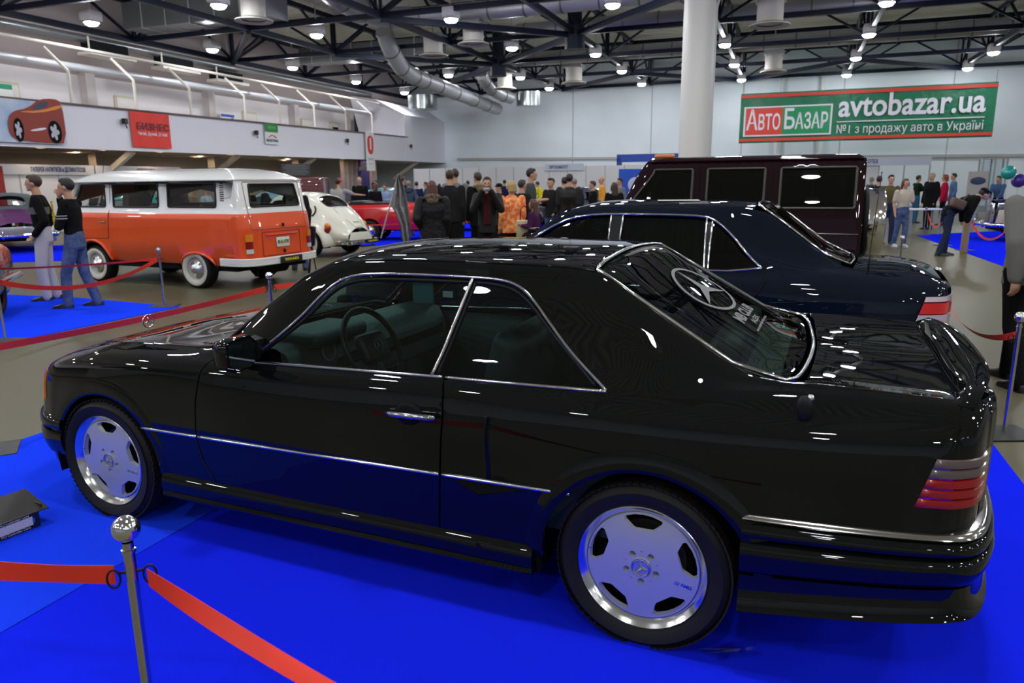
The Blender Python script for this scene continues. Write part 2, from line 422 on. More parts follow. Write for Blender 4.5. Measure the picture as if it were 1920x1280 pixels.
for i, u in enumerate(UN):
    a, c = (-23.4, 30) if i else (-26.6, 30)
    truss(W(u, -26.6 if i else -26.6), W(u, 26.6), 'dark navy roof truss running across the hall, '+nth[i], group='cross trusses')
for i, v in enumerate(VN):
    lab = ['dark navy truss running away along the left wall', 'dark navy lengthwise truss next to the left wall truss', 'dark navy lengthwise truss left of the loose sloping duct',
           'dark navy lengthwise truss through the drum joint over the hall centre', 'dark navy lengthwise truss meeting the white column top', 'dark navy lengthwise truss above the left part of the green banner',
           'dark navy lengthwise truss above the right part of the green banner', 'dark navy lengthwise truss at the upper right corner', 'dark navy lengthwise truss beyond the right edge'][i]
    truss(W(13.4, v), W(49.6, v), lab, group='lengthwise trusses', w=.17)
TIES = ['from the white column top to the smaller drum joint', 'from the large drum joint forwards to the left', 'from the smaller drum joint forwards to the left', 'in the far bay right of the elbow duct', 'in the far bay above the elbow duct', 'in the far bay above the right end of the green banner', 'in the far bay above the left end of the green banner', 'against the left gallery near the camera', 'from the far left drum joint towards the smaller drum', 'right of the white column top']
for k, (a, c) in enumerate((((25.4, -3.0), (37.4, -14.6)), ((31.4, -8.8), (25.4, -14.6)), ((37.4, -14.6), (31.4, -20.6)), ((43.4, -8.8), (49.2, -3.0)), ((43.4, -8.8), (49.2, -14.6)),
                            ((43.4, 2.8), (49.2, 8.7)), ((43.4, 2.8), (49.2, -3.0)), ((25.4, -20.6), (31.4, -26.6)), ((43.4, -20.6), (37.4, -14.6)), ((25.4, 2.8), (31.4, 8.7)))):
    t = thing('roof_tie', 'navy diagonal roof tie '+TIES[k], 'roof tie', W(*a, 7.62), group='diagonal ties')
    d = W(*c)-W(*a); b = MB(); b.bar((0, 0, 0), (d.x, d.y, 0), .2, .22); ob('tie_bar', b, NAVY, t)
for (u, v) in ((31.4, -8.8), (37.4, -14.6), (43.4, -20.6)):
    b = MB(); b.lathe([(.0001, 7.05), (.42, 7.05), (.42, 8.0), (.0001, 8.0)], 20); b.lathe([(.3, 7.9), (.3, 9.3)], 12)
    o = ob('truss_drum', b, NAVY); o.location = W(u, v)
    tag(o, {-8.8: 'large dark drum joint where trusses meet above the crowd', -14.6: 'smaller dark drum joint left of the large one', -20.6: 'dark drum joint near the left far corner'}[v], 'truss joint')


# ---- ventilation ducts (across the hall)
duct_m = mat('galvanised_duct', (.48, .49, .52), .42, .35)
duct_d = mat('galvanised_dark', (.20, .21, .22), .35, .6)
for u, v0, v1, z, r, lab in ((28.9, -15.0, 26, 8.35, .36, 'grey round duct nearest the camera, crossing above the white column'), (33.2, -12.0, 26, 8.3, .34, 'grey round duct second from the camera, crossing behind the column'),
                        (40.6, -15.5, 26, 8.3, .36, 'grey round duct farthest from the camera, low over the green banner')):
    t = thing('air_duct', lab, 'duct', W(u, v0, z), UA-PI/2, 'cross ducts'); L = v1-v0
    b = MB(); b.tube([(0, 0, 0), (L, 0, 0)], r, 24); ob('pipe', b, duct_m, t)
    b = MB(); b.lathe([(r+.002, -.03), (r+.022, -.03), (r+.022, .03), (r+.002, .03)], 24, 0, Matrix.Rotation(PI/2, 4, 'Y')); f0_ = ob('flange', b, duct_d, t)
    for k in range(int(L/1.5)):
        f_ = f0_ if k == 0 else f0_.copy()
        if k: COL.objects.link(f_)
        f_.location = (k*1.5+.4, 0, 0)
# second fat duct in the upper left, coming down diagonally
def path_duct(name, lab, pts, r, m=duct_m, n=20):
    pts = [Vector(p) for p in pts]; o0 = pts[-1]; t = thing(name, lab, 'duct', o0)
    P = smooth_poly([p-o0 for p in pts], 2, False); b = MB(); b.tube(P, r, n); ob('pipe', b, m, t)
    acc = 0
    for a, c in zip(P[:-1], P[1:]):
        a, c = Vector(a), Vector(c); acc += (c-a).length
        if acc > 1.1:
            acc = 0; q = (c-a).normalized().to_track_quat('Z', 'Y').to_matrix().to_4x4()
            b = MB(); b.lathe([(r+.003, -.03), (r+.03, -.03), (r+.03, .03), (r+.003, .03)], n, 0, Matrix.Translation(a) @ q); ob('flange', b, duct_d, t)
    return t
path_duct('air_duct', 'fat grey duct bending down from the top left of the view', [W(20.5, -16.0, 8.5), W(21.5, -15, 8.5), W(25, -16.3, 8.4), W(28.3, -16.4, 8.35), W(28.9, -15.1, 8.35)], .42)
path_duct('loose_duct', 'long bare metal duct sloping down above the crowd at centre left', [W(30.2, -17.2, 8.2), W(30.8, -17.3, 7.6), W(32.2, -17.4, 6.8), W(34.0, -17.4, 6.65), W(46.3, -18.2, 6.3)], .38)
path_duct('elbow_duct', 'short bent metal duct beside the end of the sloping duct', [W(40.5, -16.9, 7.7), W(42, -17.1, 7.2), W(43.5, -17.0, 6.9), W(44.6, -16.6, 6.75)], .36)
for (u, v, r, lab) in ((44.9, -22.9, .95, 'wide round metal air drum in the left far corner'), (45.9, -15.9, .75, 'wide round metal air drum against the far wall')):
    b = MB(); b.lathe([(.0001, 0), (r, 0), (r, .85), (.0001, .85)], 32); o = ob('air_drum', b, mat('galvanised_bright', (.45, .5, .5), .25, .8)); o.location = W(u, v, 6.35); tag(o, lab, 'air drum')
DIF = mat('diffuser_white', (.6, .57, .52), .6)
def diffuser(u, v, z, r, lab, boxm=DIF, hb=.7):
    t = thing('air_diffuser', lab, 'air diffuser', W(u, v, z), UA, 'air diffusers')
    b = MB(); b.lathe([(.0001, .05), (r, .05), (r*1.0, .8), (.0001, .8)], 24); ob('drum', b, boxm, t)
    b = MB(); b.lathe([(r*.98, .10), (r*1.55, .0), (r*1.55, -.03), (r*.98, .02)], 24); ob('flared_ring', b, DIF, t)
    hb = max(7.96-z-.8, .04); b = MB(); b.box((0, 0, .8+hb/2), (r*2.3, r*2.3, hb)); b.bar((0, 0, .8), (0, 0, 9.5-z), .05); ob('plenum_box', b, duct_m, t)
diffuser(22.4, -17.9, 7.25, .42, 'white drum air diffuser at the upper left', hb=.5)
diffuser(30.6, -15.0, 7.1, .42, 'white drum air diffuser hanging beside the top of the sloping duct')
diffuser(29.0, -12.4, 7.15, .42, 'white drum air diffuser left of the large drum joint')
diffuser(41.2, -15.7, 6.9, .42, 'small air diffuser below the farthest duct')
diffuser(41.3, -11.6, 7.0, .45, 'small air diffuser between two lamps over the far wall')
diffuser(29.1, -1.0, 7.0, .45, 'white drum air diffuser just right of the white column')
diffuser(41.3, -1.1, 7.0, .42, 'white drum air diffuser above the left corner of the green banner')
# rectangular duct boxes of the left
for (u, v, z, dx, dy, dz, lab) in ((24.5, -22.0, 8.3, 1.2, 7, 1.0, 'long flat sheet metal duct at the upper left'), (34.5, -20.5, 8.2, 1.0, 8, .8, 'long flat sheet metal duct behind the left lamps')):
    t = thing('flat_duct', lab, 'duct', W(u, v, z), UA); b = MB(); b.box((0, 0, 0), (dx, dy, dz)); ob('casing', b, duct_d, t)
    for y in np.arange(-dy/2, dy/2+.1, 1.2): b = MB(); b.box((0, y, 0), (dx+.06, .06, dz+.06)); ob('joint', b, duct_m, t)
# ---- white column
b = MB(); b.lathe([(.0001, 0), (.5, 0), (.5, 7.55), (.0001, 7.55)], 48)
b.lathe([(.0001, 7.5), (.62, 7.5), (.62, 7.62), (.0001, 7.62)], 32, 1)
b.tube([(.56, .12, 0), (.56, .12, 7.0), (.7, .2, 7.5)], .045, 8)
o = ob('column', b, [mat('column_white', (.72, .70, .64), .5), NAVY]); o.location = W(25.4, -3.0); tag(o, 'round white column rising behind the dark vans to the roof', 'column')
# ---- left side: balcony parapet, gallery, under-balcony
def LV(u, t=0.): return VL+t
b = MB(); u0, u1 = -10., 44.5
def zb(u): return 2.95+(u-17)*.004
def zt(u): return 4.46+(u-17)*.005
b.loft([[W(u, VL+dv, z(u)) for dv, z in ((0, zb), (0, zt), (-.18, zt), (-.18, zb))] for u in (u0, 15, 30, u1)], 0, True); struct('wall_balcony', b, pale)
b = MB(); b.bar(W(u0, VL+.01, zt(u0)+.02), W(u1, VL+.01, zt(u1)+.02), .24, .05); struct('trim_3', b, mat('rail_brown', (.12, .07, .06), .5))
# raised end block of the balcony with a sloping top, running to the far wall
b = MB(); z0 = zb(44)
b.add([W(44.3, VL+.02, z0), W(UB, VL+.02, z0), W(UB, VL+.02, 5.95), W(44.3, VL+.02, 6.05), W(42.6, VL-1.2, 6.9), W(UB, VL-1.2, 6.7), W(44.3, VL+.02, zt(44)), W(44.3, VL-3, z0), W(44.3, VL-3, 7.2), W(42.6, VL-3, 7.2), W(UB, VL-3, z0)],
      [(0, 1, 2, 3), (3, 2, 5, 4), (0, 3, 4, 9, 7), (0, 7, 10, 1)]); struct('wall_block', b, pale)
# slab under the balcony with warm spots, wall behind
b = MB(); b.loft([[W(u, VL-.18, zb(u)+.06), W(u, VL-6., zb(u)+.06)] for u in (u0, u1+5.6)], closed=False); b.f = [f[::-1] for f in b.f]; struct('ceiling_under_balcony', b, cream)
b = MB(); b.add([W(-22, VL-6, 0), W(UB, VL-6, 0), W(UB, VL-6, 3.6), W(-22, VL-6, 3.6)], [(0, 1, 2, 3)]); struct('wall_left', b, cream)
WARM = mat('warm_spot', (1, 1, 1), .4, emit=(1, .72, .42), estr=90.)
spots = [(15.5, 0), (19.0, 0), (21.5, 0), (24.3, 0), (28.5, 0), (31.5, 0), (38.0, 0), (41.0, 0), (43., 0), (45.2, 0), (46.8, 0), (17, -3.2), (23, -3.2), (30, -3.2), (37, -3.2), (44, -3.2), (12, -1), (8, -1)]
for k, (u, dv) in enumerate(spots):
    b = MB(); b.lathe([(.0001, 0), (.11, 0)], 16); b.f = [f[::-1] for f in b.f]; b.lathe([(.11, .0), (.14, -.012), (.14, .0)], 16, 1)
    o = ob('downlight', b, [WARM, WHITE]); o.location = W(u, VL-.75+dv, zb(u)+.03); tag(o, ('small warm downlight under the balcony edge, %s from the left' % ORD[k] if dv == 0 else 'small warm downlight deep under the balcony, %s one' % ORD[k-11]), 'downlight', 'downlights under the balcony')
# gallery floor, its back wall with doors
b = MB(); b.loft([[W(u, VL-.1, zb(u)+.5), W(u, VL-4.2, zb(u)+.5)] for u in (u0, u1)], closed=False); struct('floor_gallery', b, cream)
b = MB(); b.add([W(u0, VL-4.2, 3), W(u1, VL-4.2, 3), W(u1, VL-4.2, 6.2), W(u0, VL-4.2, 6.2)], [(0, 1, 2, 3)]); struct('wall_gallery', b, mat('gallery_white', (.74, .70, .72), .6))
b = MB(); b.add([W(u0, VL-4.2, 6.2), W(UB, VL-4.2, 6.2), W(UB, VL-2.7, 7.3), W(u0, VL-2.7, 7.3), W(UB, VL-2.7, H), W(u0, VL-2.7, H)], [(0, 1, 2, 3), (3, 2, 4, 5)]); struct('wall_upper_left', b, mat('mauve_paint', (.42, .36, .36), .7))
b = MB()
for u in (17, 24, 31, 38, 44): b.box(W(u, VL-4.0, 6.0), (.45, .45, 7), UA)
struct('trim_4', b, mat('pilaster', (.55, .5, .5), .6))
for i, (u, lab) in enumerate(((20.5, ''), (26.0, ''), (34.2, ''), (39.4, ''), (42.4, ''))):
    b = MB(); b.box((0, 0, 1.0), (1.0, .08, 2.05)); b.box((0, .03, 2.06), (1.12, .08, .1), mi=1); b.box((-.54, .03, 1.0), (.07, .08, 2.1), mi=1); b.box((.54, .03, 1.0), (.07, .08, 2.1), mi=1)
    o = struct('door_%d' % (i+1), b, [mat('door_cream', (.72, .68, .66), .5), mat('door_frame', (.62, .56, .42), .5)]); o.location = W(u, VL-4.13, 3.45); o.rotation_euler = (0, 0, UA)
def flat(name, lab, cat, w, h, P, rz, m, d=.012, parts=(), group=None):
    t = thing(name, lab, cat, P, rz, group); b = MB(); b.box((0, 0, 0), (w, d, h)); ob('panel', b, m, t)
    for (x, z, ww, hh, mm) in parts:
        b = MB(); b.box((x, -d/2-.004, z), (ww, .006, hh)); ob('print', b, mm, t)
    return t
GREEN = mat('print_green', (.0, .28, .14), .5); REDM = mat('print_red', (.75, .05, .03), .5); BLUEM = mat('print_blue', (.03, .09, .45), .5); ORNG = mat('print_orange', (.8, .25, .03), .5)
flat('door_poster', 'green and white poster on the gallery door behind the first railing post', 'poster', .95, .95, W(20.2, VL-4.0, 4.95), UA, WHITE, parts=((0, .4, .95, .18, GREEN), (.28, -.2, .3, .4, ORNG), (-.2, -.15, .3, .5, BLUEM)))
flat('blue_notice', 'blue and white notice on the gallery wall left of the green small banner', 'poster', 1.1, .6, W(32.3, VL-4.0, 5.0), UA, WHITE, parts=((0, .2, 1.0, .14, BLUEM), (.35, -.05, .2, .3, BLUEM)))
flat('door_notice', 'dark round emblem notice on the last gallery door', 'poster', .6, .7, W(42.3, VL-4.0, 4.95), UA, cream, parts=((0, .22, .6, .14, DARKIN), (0, -.12, .3, .3, mat('print_brown', (.3, .08, .04), .6))))
# railing posts bending in over the gallery, rail beam, long pipes
POST = mat('post_cream', (.66, .62, .55), .5)
for k, u in enumerate((17.0, 19.9, 22.7, 25.55, 28.96, 31.5, 34.4, 37.4, 40.3)):
    b = MB(); b.tube([(0, 0, 0), (0, 0, 1.15), (0, -1.0, 2.0)], .055, 8); o = ob('railing_post', b, POST)
    o.location = W(u, VL-.05, zt(u)); o.rotation_euler = (0, 0, UA-PI/2+PI/2*0+0)
    o.rotation_euler = (0, 0, UA-PI/2); o.rotation_euler = (0, 0, UA+PI)
    tag(o, 'cream post bent inwards on the balcony parapet, %s from the left' % ORD[k], 'post', 'bent posts on the balcony parapet')
def uv_pipe(name, lab, u0, u1, v, z, r, m):
    b = MB(); b.tube([(0, 0, 0)]+[tuple(W(u1, v, z)-W(u0, v, z))], r, 12); o = ob(name, b, m); o.location = W(u0, v, z); tag(o, lab, 'pipe')
uv_pipe('gallery_beam', 'cream beam joining the tips of the bent balcony posts', 10, 43, VL-1.05, 6.65, .06, POST)
uv_pipe('gallery_pipe', 'bright metal pipe running along above the gallery', 8, 43, VL-1.6, 6.05, .15, duct_m)
uv_pipe('roof_pipe', 'thick dark grey pipe high along the left wall', 8, 44, VL-2.3, 7.3, .16, duct_d)
for k, (u, z) in enumerate(((23.6, 6.75), (27.2, 6.7), (30.5, 6.55))):
    b = MB(); b.box((0, 0, 0), (2.2, .7, .12)); b.box((0, .1, .25), (1.8, .5, .5), mi=1); b.bar((-1.1, -.3, .06), (-1.1, -.3, .6), .05, mi=0); o = ob('ac_cradle', b, [POST, DARKIN]); o.location = W(u, VL-2.2, z); o.rotation_euler = (0, 0, UA)
    tag(o, 'dark ventilation box on a cream shelf above the gallery, %s from the left' % ORD[k], 'ventilation box', 'ventilation boxes above the gallery')
for k, u in enumerate((21.9, 29.4, 37.2, 44.9)):
    b = MB(); b.box((0, 0, 0), (.12, .22, .2)); b.bar((0, 0, -.05), (0, .12, -.25), .03); o = ob('floodlight', b, BLACKP); o.location = W(u, VL+.14, 4.05); tag(o, 'small black floodlight on the balcony front, '+['just left of the red banner', 'just left of the small white banner', 'left of the hanging banner', 'on the raised end block'][k], 'floodlight', 'floodlights on the balcony front')
b = MB()
for u in (16.5, 22.5, 28.5, 34.5, 40.5, 46.5): b.bar(W(u, VL-.3, zb(u)), W(u, VL-2.2, 1.9), .2)
struct('trim_5', b, cream)
# pipes and wiring on the far wall near the column
for (v, z0, z1, lab) in ((-.75, 3.2, 8, 'white vertical pipe left of the green banner'), (1.55, 3.2, 8, 'white vertical pipe behind the left end of the green banner')):
    b = MB(); b.tube([(0, 0, z0), (0, 0, z1)], .09, 10); o = ob('wall_pipe', b, mat('pipe_white', (.6, .6, .6), .4)); o.location = W(UB-.3, v); tag(o, lab, 'pipe')
# ------------------------------------------------------------------ shared car pieces
def car_root(name, label, x, y, yaw, group=None): return thing(name, label, 'car', (x, y, 0), PI-yaw, group)
def paint(name, col, rough=.35, metal=0., coat=1., spec=.5): return mat(name, col, rough, metal, coat, spec)
def tyre(root, x, y, r, w, rim, side, name='tyre', wall=None):
    M = wheel_matrix(x, y, r, side); h = w/2
    b = MB(); pr = [(rim-.012, -w+.02), (rim+.01, -w), (r-.035, -w), (r-.008, -w+.018), (r, -w+.04), (r, -.04), (r-.008, -.018), (r-.035, -.002), ((r+rim)/2+.01, .008), (rim+.012, .0), (rim-.012, -.02)]
    if wall: pr = pr[:-3]
    b.lathe(pr, 72, 0, M)
    g = MB()
    for z in (-w*.28, -w*.5, -w*.72): b.lathe([(r+.0005, z-.004), (r-.006, z), (r+.0005, z+.004)], 72, 0, M)
    o = ob(name, b, RUBBER, root, 50)
    if wall:
        b = MB(); b.lathe([((r+rim)/2+.012, .004), ((r+rim)/2-.005, .012), (rim+.012, .004), (rim-.012, -.02)], 48, 0, M)
        ob('white_wall', b, mat('white_wall', (.62, .60, .52), .6), o, 50)
        b = MB(); b.lathe([(r-.035, -.002), ((r+rim)/2+.012, .004)], 48, 0, M); ob('outer_band', b, RUBBER, o, 50)
    return o
def seat(root, x, y, z0=.28, h=.62, m=LEATHER, w=.50, rest=True, back=.25):
    b = MB(); b.rbox((x, y, z0+.12), (.52, w, .2), .06); b.rbox((x-.28-back*.35, y, z0+.22+h/2), (.16, w, h), .06, ry=-back)
    o = ob('seat', b, m, root, 60)
    if rest:
        b = MB(); b.rbox((x-.30-back*1.05, y, z0+.35+h), (.1, .27, .2), .045, ry=-back); b.bar((x-.3-back, y-.05, z0+.2+h), (x-.3-back, y-.05, z0+.3+h), .012); ob('head_rest', b, m, o, 60)
    return o
# the letter-like emblem: ring with three arms
def star_mesh(r, M, t=.07, arms=True):
    b = MB(); b.T = M
    b.tube([(r*math.cos(a), r*math.sin(a), 0) for a in np.linspace(0, 2*PI, 32, endpoint=False)], r*t, 8, loop=True)
    for k in range(3):
        a = PI/2+k*2*PI/3; c, s_ = math.cos(a), math.sin(a); w = r*.15
        tip = (c*r*.97, s_*r*.97, 0); l = (-s_*w, c*w, 0); rr = (s_*w, -c*w, 0); bk = (-c*w*1.1, -s_*w*1.1, 0)
        b.add([tip, l, (0, 0, r*.12), rr, (0, 0, -r*.12)], [(0, 1, 2), (0, 2, 3), (0, 4, 1), (0, 3, 4), (1, 4, 3, 2)])
    return b
def disc_wheel(root, x, y, r, side, R=.232, depth=.016):
    """five-window disc wheel with bolt holes, centre cap and polished lip"""
    M = wheel_matrix(x, y, r, side) @ Matrix.Rotation(PI if side > 0 else 0, 4, 'Z')
    silver = mat('wheel_silver', (.60, .62, .68), .38, .55, .3); lip = mat('wheel_lip', (.86, .87, .9), .16, 1)
    def fn(a, c):
        rr = np.hypot(a, c); z = -depth-.035*np.clip((rr-.10)/.1, 0, 1)**2*0.6-.012*np.cos(np.clip(rr/.07, 0, 1)*PI)*0
        z = -depth+.008-.35*rr**2; nx = .7*a; ny = .7*c
        N = np.stack([nx, ny, np.ones_like(a)], 1); N /= np.linalg.norm(N, axis=1, keepdims=True)
        return np.stack([a, c, z], 1), N
    wins = []
    for k in range(5):
        a0 = PI/2+k*2*PI/5
        loc = [(.142, -.036), (.140, -.03), (.140, .03), (.142, .036), (.168, .066), (.173, .068), (.183, .066), (.194, .032), (.197, 0), (.194, -.032), (.183, -.066), (.173, -.068), (.168, -.066)]
        wins.append([(p*math.cos(a0)-q*math.sin(a0), p*math.sin(a0)+q*math.cos(a0)) for p, q in loc])
    holes = []
    for k in range(5):
        a0 = -PI/2+k*2*PI/5; holes.append([(.056*math.cos(a0)+.0125*math.cos(q), .056*math.sin(a0)+.0125*math.sin(q)) for q in np.linspace(0, 2*PI, 12, endpoint=False)])
        a0 += PI/5; holes.append([(.060*math.cos(a0)+.004*math.cos(q), .060*math.sin(a0)+.004*math.sin(q)) for q in np.linspace(0, 2*PI, 6, endpoint=False)])
    outer = [(.203*math.cos(q), .203*math.sin(q)) for q in np.linspace(0, 2*PI, 64, endpoint=False)]
    P, F, N = cdt_panel(fn, outer, wins+holes, .016, .02, .022)
    M3 = np.array(M)
    P = P @ M3[:3, :3].T+M3[:3, 3]; N = N @ M3[:3, :3].T
    if side < 0 or np.linalg.det(M3[:3, :3]) < 0: pass
    w = panel_ob('wheel_disc', [(P, F, N)], silver, root)
    b = MB(); b.lathe([(.196, -depth-.075), (.200, -depth-.020), (.2035, -depth-.016), (.207, -.022), (.222, -.008), (R, .002), (R+.003, -.001), (R+.003, -.012)], 64, 0, M); ob('polished_lip', b, lip, w, 35)
    b = MB(); b.lathe([(.0001, -depth-.10), (.2, -depth-.10), (.196, -.12)], 32, 0, M); ob('barrel', b, DARKIN, w)
    b = MB(); b.lathe([(.0001, -depth-.085), (.145, -depth-.085), (.145, -depth-.095)], 32, 0, M); ob('brake_disc', b, mat('brake_iron', (.12, .11, .1), .4, .8), w)
    b = MB(); b.lathe([(.03, -.010), (.036, -.004), (.038, -.012)], 32, 0, M); b.lathe([(.0001, -.006), (.03, -.007)], 32, 0, M); ob('centre_cap', b, mat('cap_silver', (.7, .71, .74), .25, .8), w)
    ob('cap_emblem', star_mesh(.031, M @ Matrix.Translation((0, 0, -.003)) @ Matrix.Rotation(.35, 4, 'Z'), .08), CHROME, w)
    b = MB()
    for k in range(5):
        a0 = -PI/2+k*2*PI/5; b.lathe([(.0001, -.042), (.009, -.042), (.009, -.055)], 6, 0, M @ Matrix.Translation((.056*math.cos(a0), .056*math.sin(a0), 0)))
        b2 = MB(); b2.lathe([(.0001, -.024), (.009, -.024), (.0095, -.040)], 8, 0, M @ Matrix.Translation((.056*math.cos(a0), .056*math.sin(a0), 0))); ob('wheel_bolt', b2, mat('bolt_grey', (.3, .3, .3), .4, .8), w)
    text('AMG', .02, CHROME, M @ Matrix.Rotation(-.2, 4, 'Z') @ Matrix.Translation((.165, -.012, -.016)), w, 'wheel_lettering', bold=.0006, extrude=.001, fit=.04)
    text('///', .02, CHROME, M @ Matrix.Rotation(-.2, 4, 'Z') @ Matrix.Translation((.132, -.012, -.0135)), w, 'wheel_lettering', bold=.0004, extrude=.001, fit=.02)
    b = MB(); b.tube([(-.197, .03, -.05), (-.195, .032, -.02)], .0028, 8); b.v = [tuple(M @ Vector(p)) for p in b.v]; ob('valve', b, CHROME, w)
    return w
# ------------------------------------------------------------------ the black coupe
BLK = mat('coupe_black', (.0035, .004, .0042), .4, 0, .9, .0, crough=.012)
CG = glass('coupe_glass', (.36, .50, .47), 1.5)
CGR = glass('coupe_rear_glass', (.34, .44, .38), 1.6)
cp = car_root('coupe', 'glossy black two-door coupe with silver disc wheels on blue carpet in the foreground', .7909, 3.1334, .4117)
XF, XR = 3.40, -1.03
def K(*p): return list(p)
C0 = K((3.35, .62, .20), (3.25, .70, .20), (3.07, .76, .20), (2.7, .79, .20), (0, .79, .20), (-.8, .78, .22), (-.98, .70, .22), (-1.03, .55, .25))
C1 = K((3.35, .66, .32), (3.25, .77, .32), (3.07, .83, .32), (2.7, .853, .31), (1.5, .858, .30), (0, .853, .31), (-.6, .84, .32), (-.9, .80, .34), (-.99, .73, .36), (-1.03, .60, .38))
C2 = K((3.35, .68, .43), (3.25, .79, .43), (3.07, .84, .43), (2.7, .862, .43), (1.5, .868, .43), (0, .864, .43), (-.6, .852, .44), (-.9, .815, .45), (-.99, .75, .46), (-1.03, .62, .48))
C3 = K((3.35, .68, .55), (3.25, .78, .55), (3.07, .832, .55), (2.7, .86, .55), (1.5, .87, .553), (0, .868, .562), (-.6, .855, .57), (-.9, .82, .58), (-.99, .755, .58), (-1.03, .63, .59))
C4 = K((3.35, .64, .66), (3.25, .755, .68), (3.07, .815, .70), (2.7, .85, .71), (1.5, .863, .72), (0, .864, .73), (-.6, .85, .74), (-.9, .815, .75), (-.99, .755, .75), (-1.03, .64, .76))
C5 = K((3.35, .60, .70), (3.25, .72, .735), (3.07, .79, .775), (2.7, .825, .825), (2.2, .838, .85), (1.5, .843, .845), (.8, .846, .85), (.22, .848, .862), (-.5, .838, .885), (-.9, .80, .908), (-.99, .745, .91), (-1.03, .65, .91))
C6 = K((3.35, .58, .71), (3.25, .69, .75), (3.07, .755, .795), (2.7, .795, .855), (2.2, .815, .872), (1.5, .822, .882), (.8, .826, .895), (.22, .819, .903), (-.5, .798, .924), (-.9, .760, .948), (-.99, .725, .95), (-1.03, .64, .95))
C7 = K((3.35, .55, .72), (3.25, .65, .76), (3.07, .71, .812), (2.7, .745, .872), (2.2, .765, .893), (2.0, .775, .896), (1.5, .782, .910), (.8, .785, .932), (.2, .785, .952), (0, .78, .958), (-.2, .770, .968), (-.5, .745, .985), (-.9, .72, .985), (-.99, .68, .985), (-1.03, .60, .985))
C8 = K((3.35, .50, .728), (3.25, .60, .768), (3.07, .66, .822), (2.7, .70, .884), (2.2, .72, .905), (2.0, .742, .925), (1.87, .73, .975), (1.72, .72, 1.03), (1.5, .705, 1.08), (1.2, .70, 1.11), (.8, .70, 1.12), (.45, .70, 1.12), (.2, .70, 1.12), (.05, .705, 1.08), (-.1, .71, 1.035), (-.3, .71, .995), (-.5, .712, 1.0), (-.9, .70, .995), (-.99, .66, .99), (-1.03, .58, .99))
C9 = K((3.35, .45, .732), (3.25, .56, .772), (3.07, .63, .826), (2.7, .675, .889), (2.2, .705, .909), (2.0, .72, .935), (1.87, .685, 1.035), (1.72, .665, 1.135), (1.5, .635, 1.255), (1.35, .628, 1.290), (1.2, .622, 1.300), (.8, .62, 1.304), (.45, .622, 1.30), (.24, .625, 1.275), (.08, .65, 1.19), (-.1, .665, 1.095), (-.3, .675, 1.015), (-.5, .70, 1.008), (-.9, .69, .998), (-.99, .65, .992), (-1.03, .57, .992))
CGc = K((3.35, .42, .734), (3.25, .53, .774), (3.07, .61, .829), (2.7, .66, .892), (2.2, .695, .911), (2.05, .71, .918), (1.97, .695, .965), (1.87, .655, 1.07), (1.72, .635, 1.175), (1.52, .605, 1.296), (1.38, .595, 1.338), (1.2, .59, 1.350), (.8, .588, 1.355), (.45, .588, 1.352), (.26, .578, 1.335), (.09, .60, 1.24), (-.1, .62, 1.128), (-.3, .645, 1.024), (-.4, .665, 1.006), (-.5, .69, 1.012), (-.9, .68, 1.0), (-.99, .64, .994), (-1.03, .56, .994))
C11 = K((3.35, .3, .742), (3.25, .4, .785), (3.07, .50, .838), (2.7, .58, .895), (2.2, .62, .913), (2.05, .62, .945), (1.97, .61, 1.0), (1.87, .57, 1.10), (1.72, .55, 1.20), (1.52, .53, 1.315), (1.38, .51, 1.356), (1.2, .5, 1.367), (.8, .5, 1.372), (.45, .5, 1.369), (.26, .49, 1.352), (.09, .5, 1.262), (-.1, .52, 1.15), (-.3, .53, 1.042), (-.4, .55, .998), (-.5, .60, .995), (-.9, .6, .985), (-.99, .55, .988), (-1.03, .5, .988))
C12 = K((3.35, .2, .75), (3.25, .28, .782), (3.07, .3, .842), (2.7, .3, .896), (2.2, .3, .917), (2.08, .3, .955), (1.97, .3, 1.035), (1.87, .3, 1.115), (1.72, .3, 1.218), (1.52, .3, 1.335), (1.38, .28, 1.373), (1.2, .27, 1.383), (.8, .27, 1.388), (.45, .27, 1.384), (.26, .27, 1.366), (.09, .27, 1.275), (-.1, .28, 1.165), (-.3, .28, 1.058), (-.42, .28, 1.0), (-.5, .28, .985), (-.9, .28, .982), (-.99, .28, .985), (-1.03, .28, .985))
C13 = [(x, 0, z+.006) for x, y, z in C12]
cs = Surf([C0, C1, C2, C3, C4, C5, C6, C7, C8, C9, CGc, C11, C12, C13], {5: lambda x: np.clip((1.9-x)/1.2, .25, .95)}); VG = 10.
car = Car(cs, cp, .045)
gapF = [(2.005, .895), (2.038, .825), (2.062, .705), (2.075, .54), (2.041, .422), (1.985, .335)]
gapR = [(.81, .325), (.797, .55), (.785, .79), (.789, .88), (.806, .925)]
g = .005
arF = arc(2.70, .318, .372, -.12, PI+.15, 26, .352); arR = arc(-.01, .318, .385, -.12, PI+.12, 28, .375)
zs = .285
fend = [(3.40, .56), (3.395, .72)]+[('v', 3.40, 6.5), ('v', 3.38, 9.93), ('v', 2.03, 9.93), ('v', 2.015, 7.2)]+[(x+g, z) for x, z in gapF[1:]]+[(1.99, zs), (2.29, zs)]+[p for p in arF if p[0] < 3.05]
fend = [(3.10, .50), (3.335, .50), (3.338, .60)]+[('v', 3.338, 5.), ('v', 3.31, 9.93), ('v', 2.10, 9.93), ('v', 2.02, 7.9), ('v', 2.008, 7.0)]+[(x+g, z) for x, z in gapF]+[(1.985, zs), (2.315, zs)]+list(reversed([p for p in arF if p[1] > zs and not (p[0] > 2.9 and p[1] < .50)]))
fend = car.poly(fend, VG)
for sd in (1, -1): car.panel('front_wing', fend, BLK, sides=(sd,))
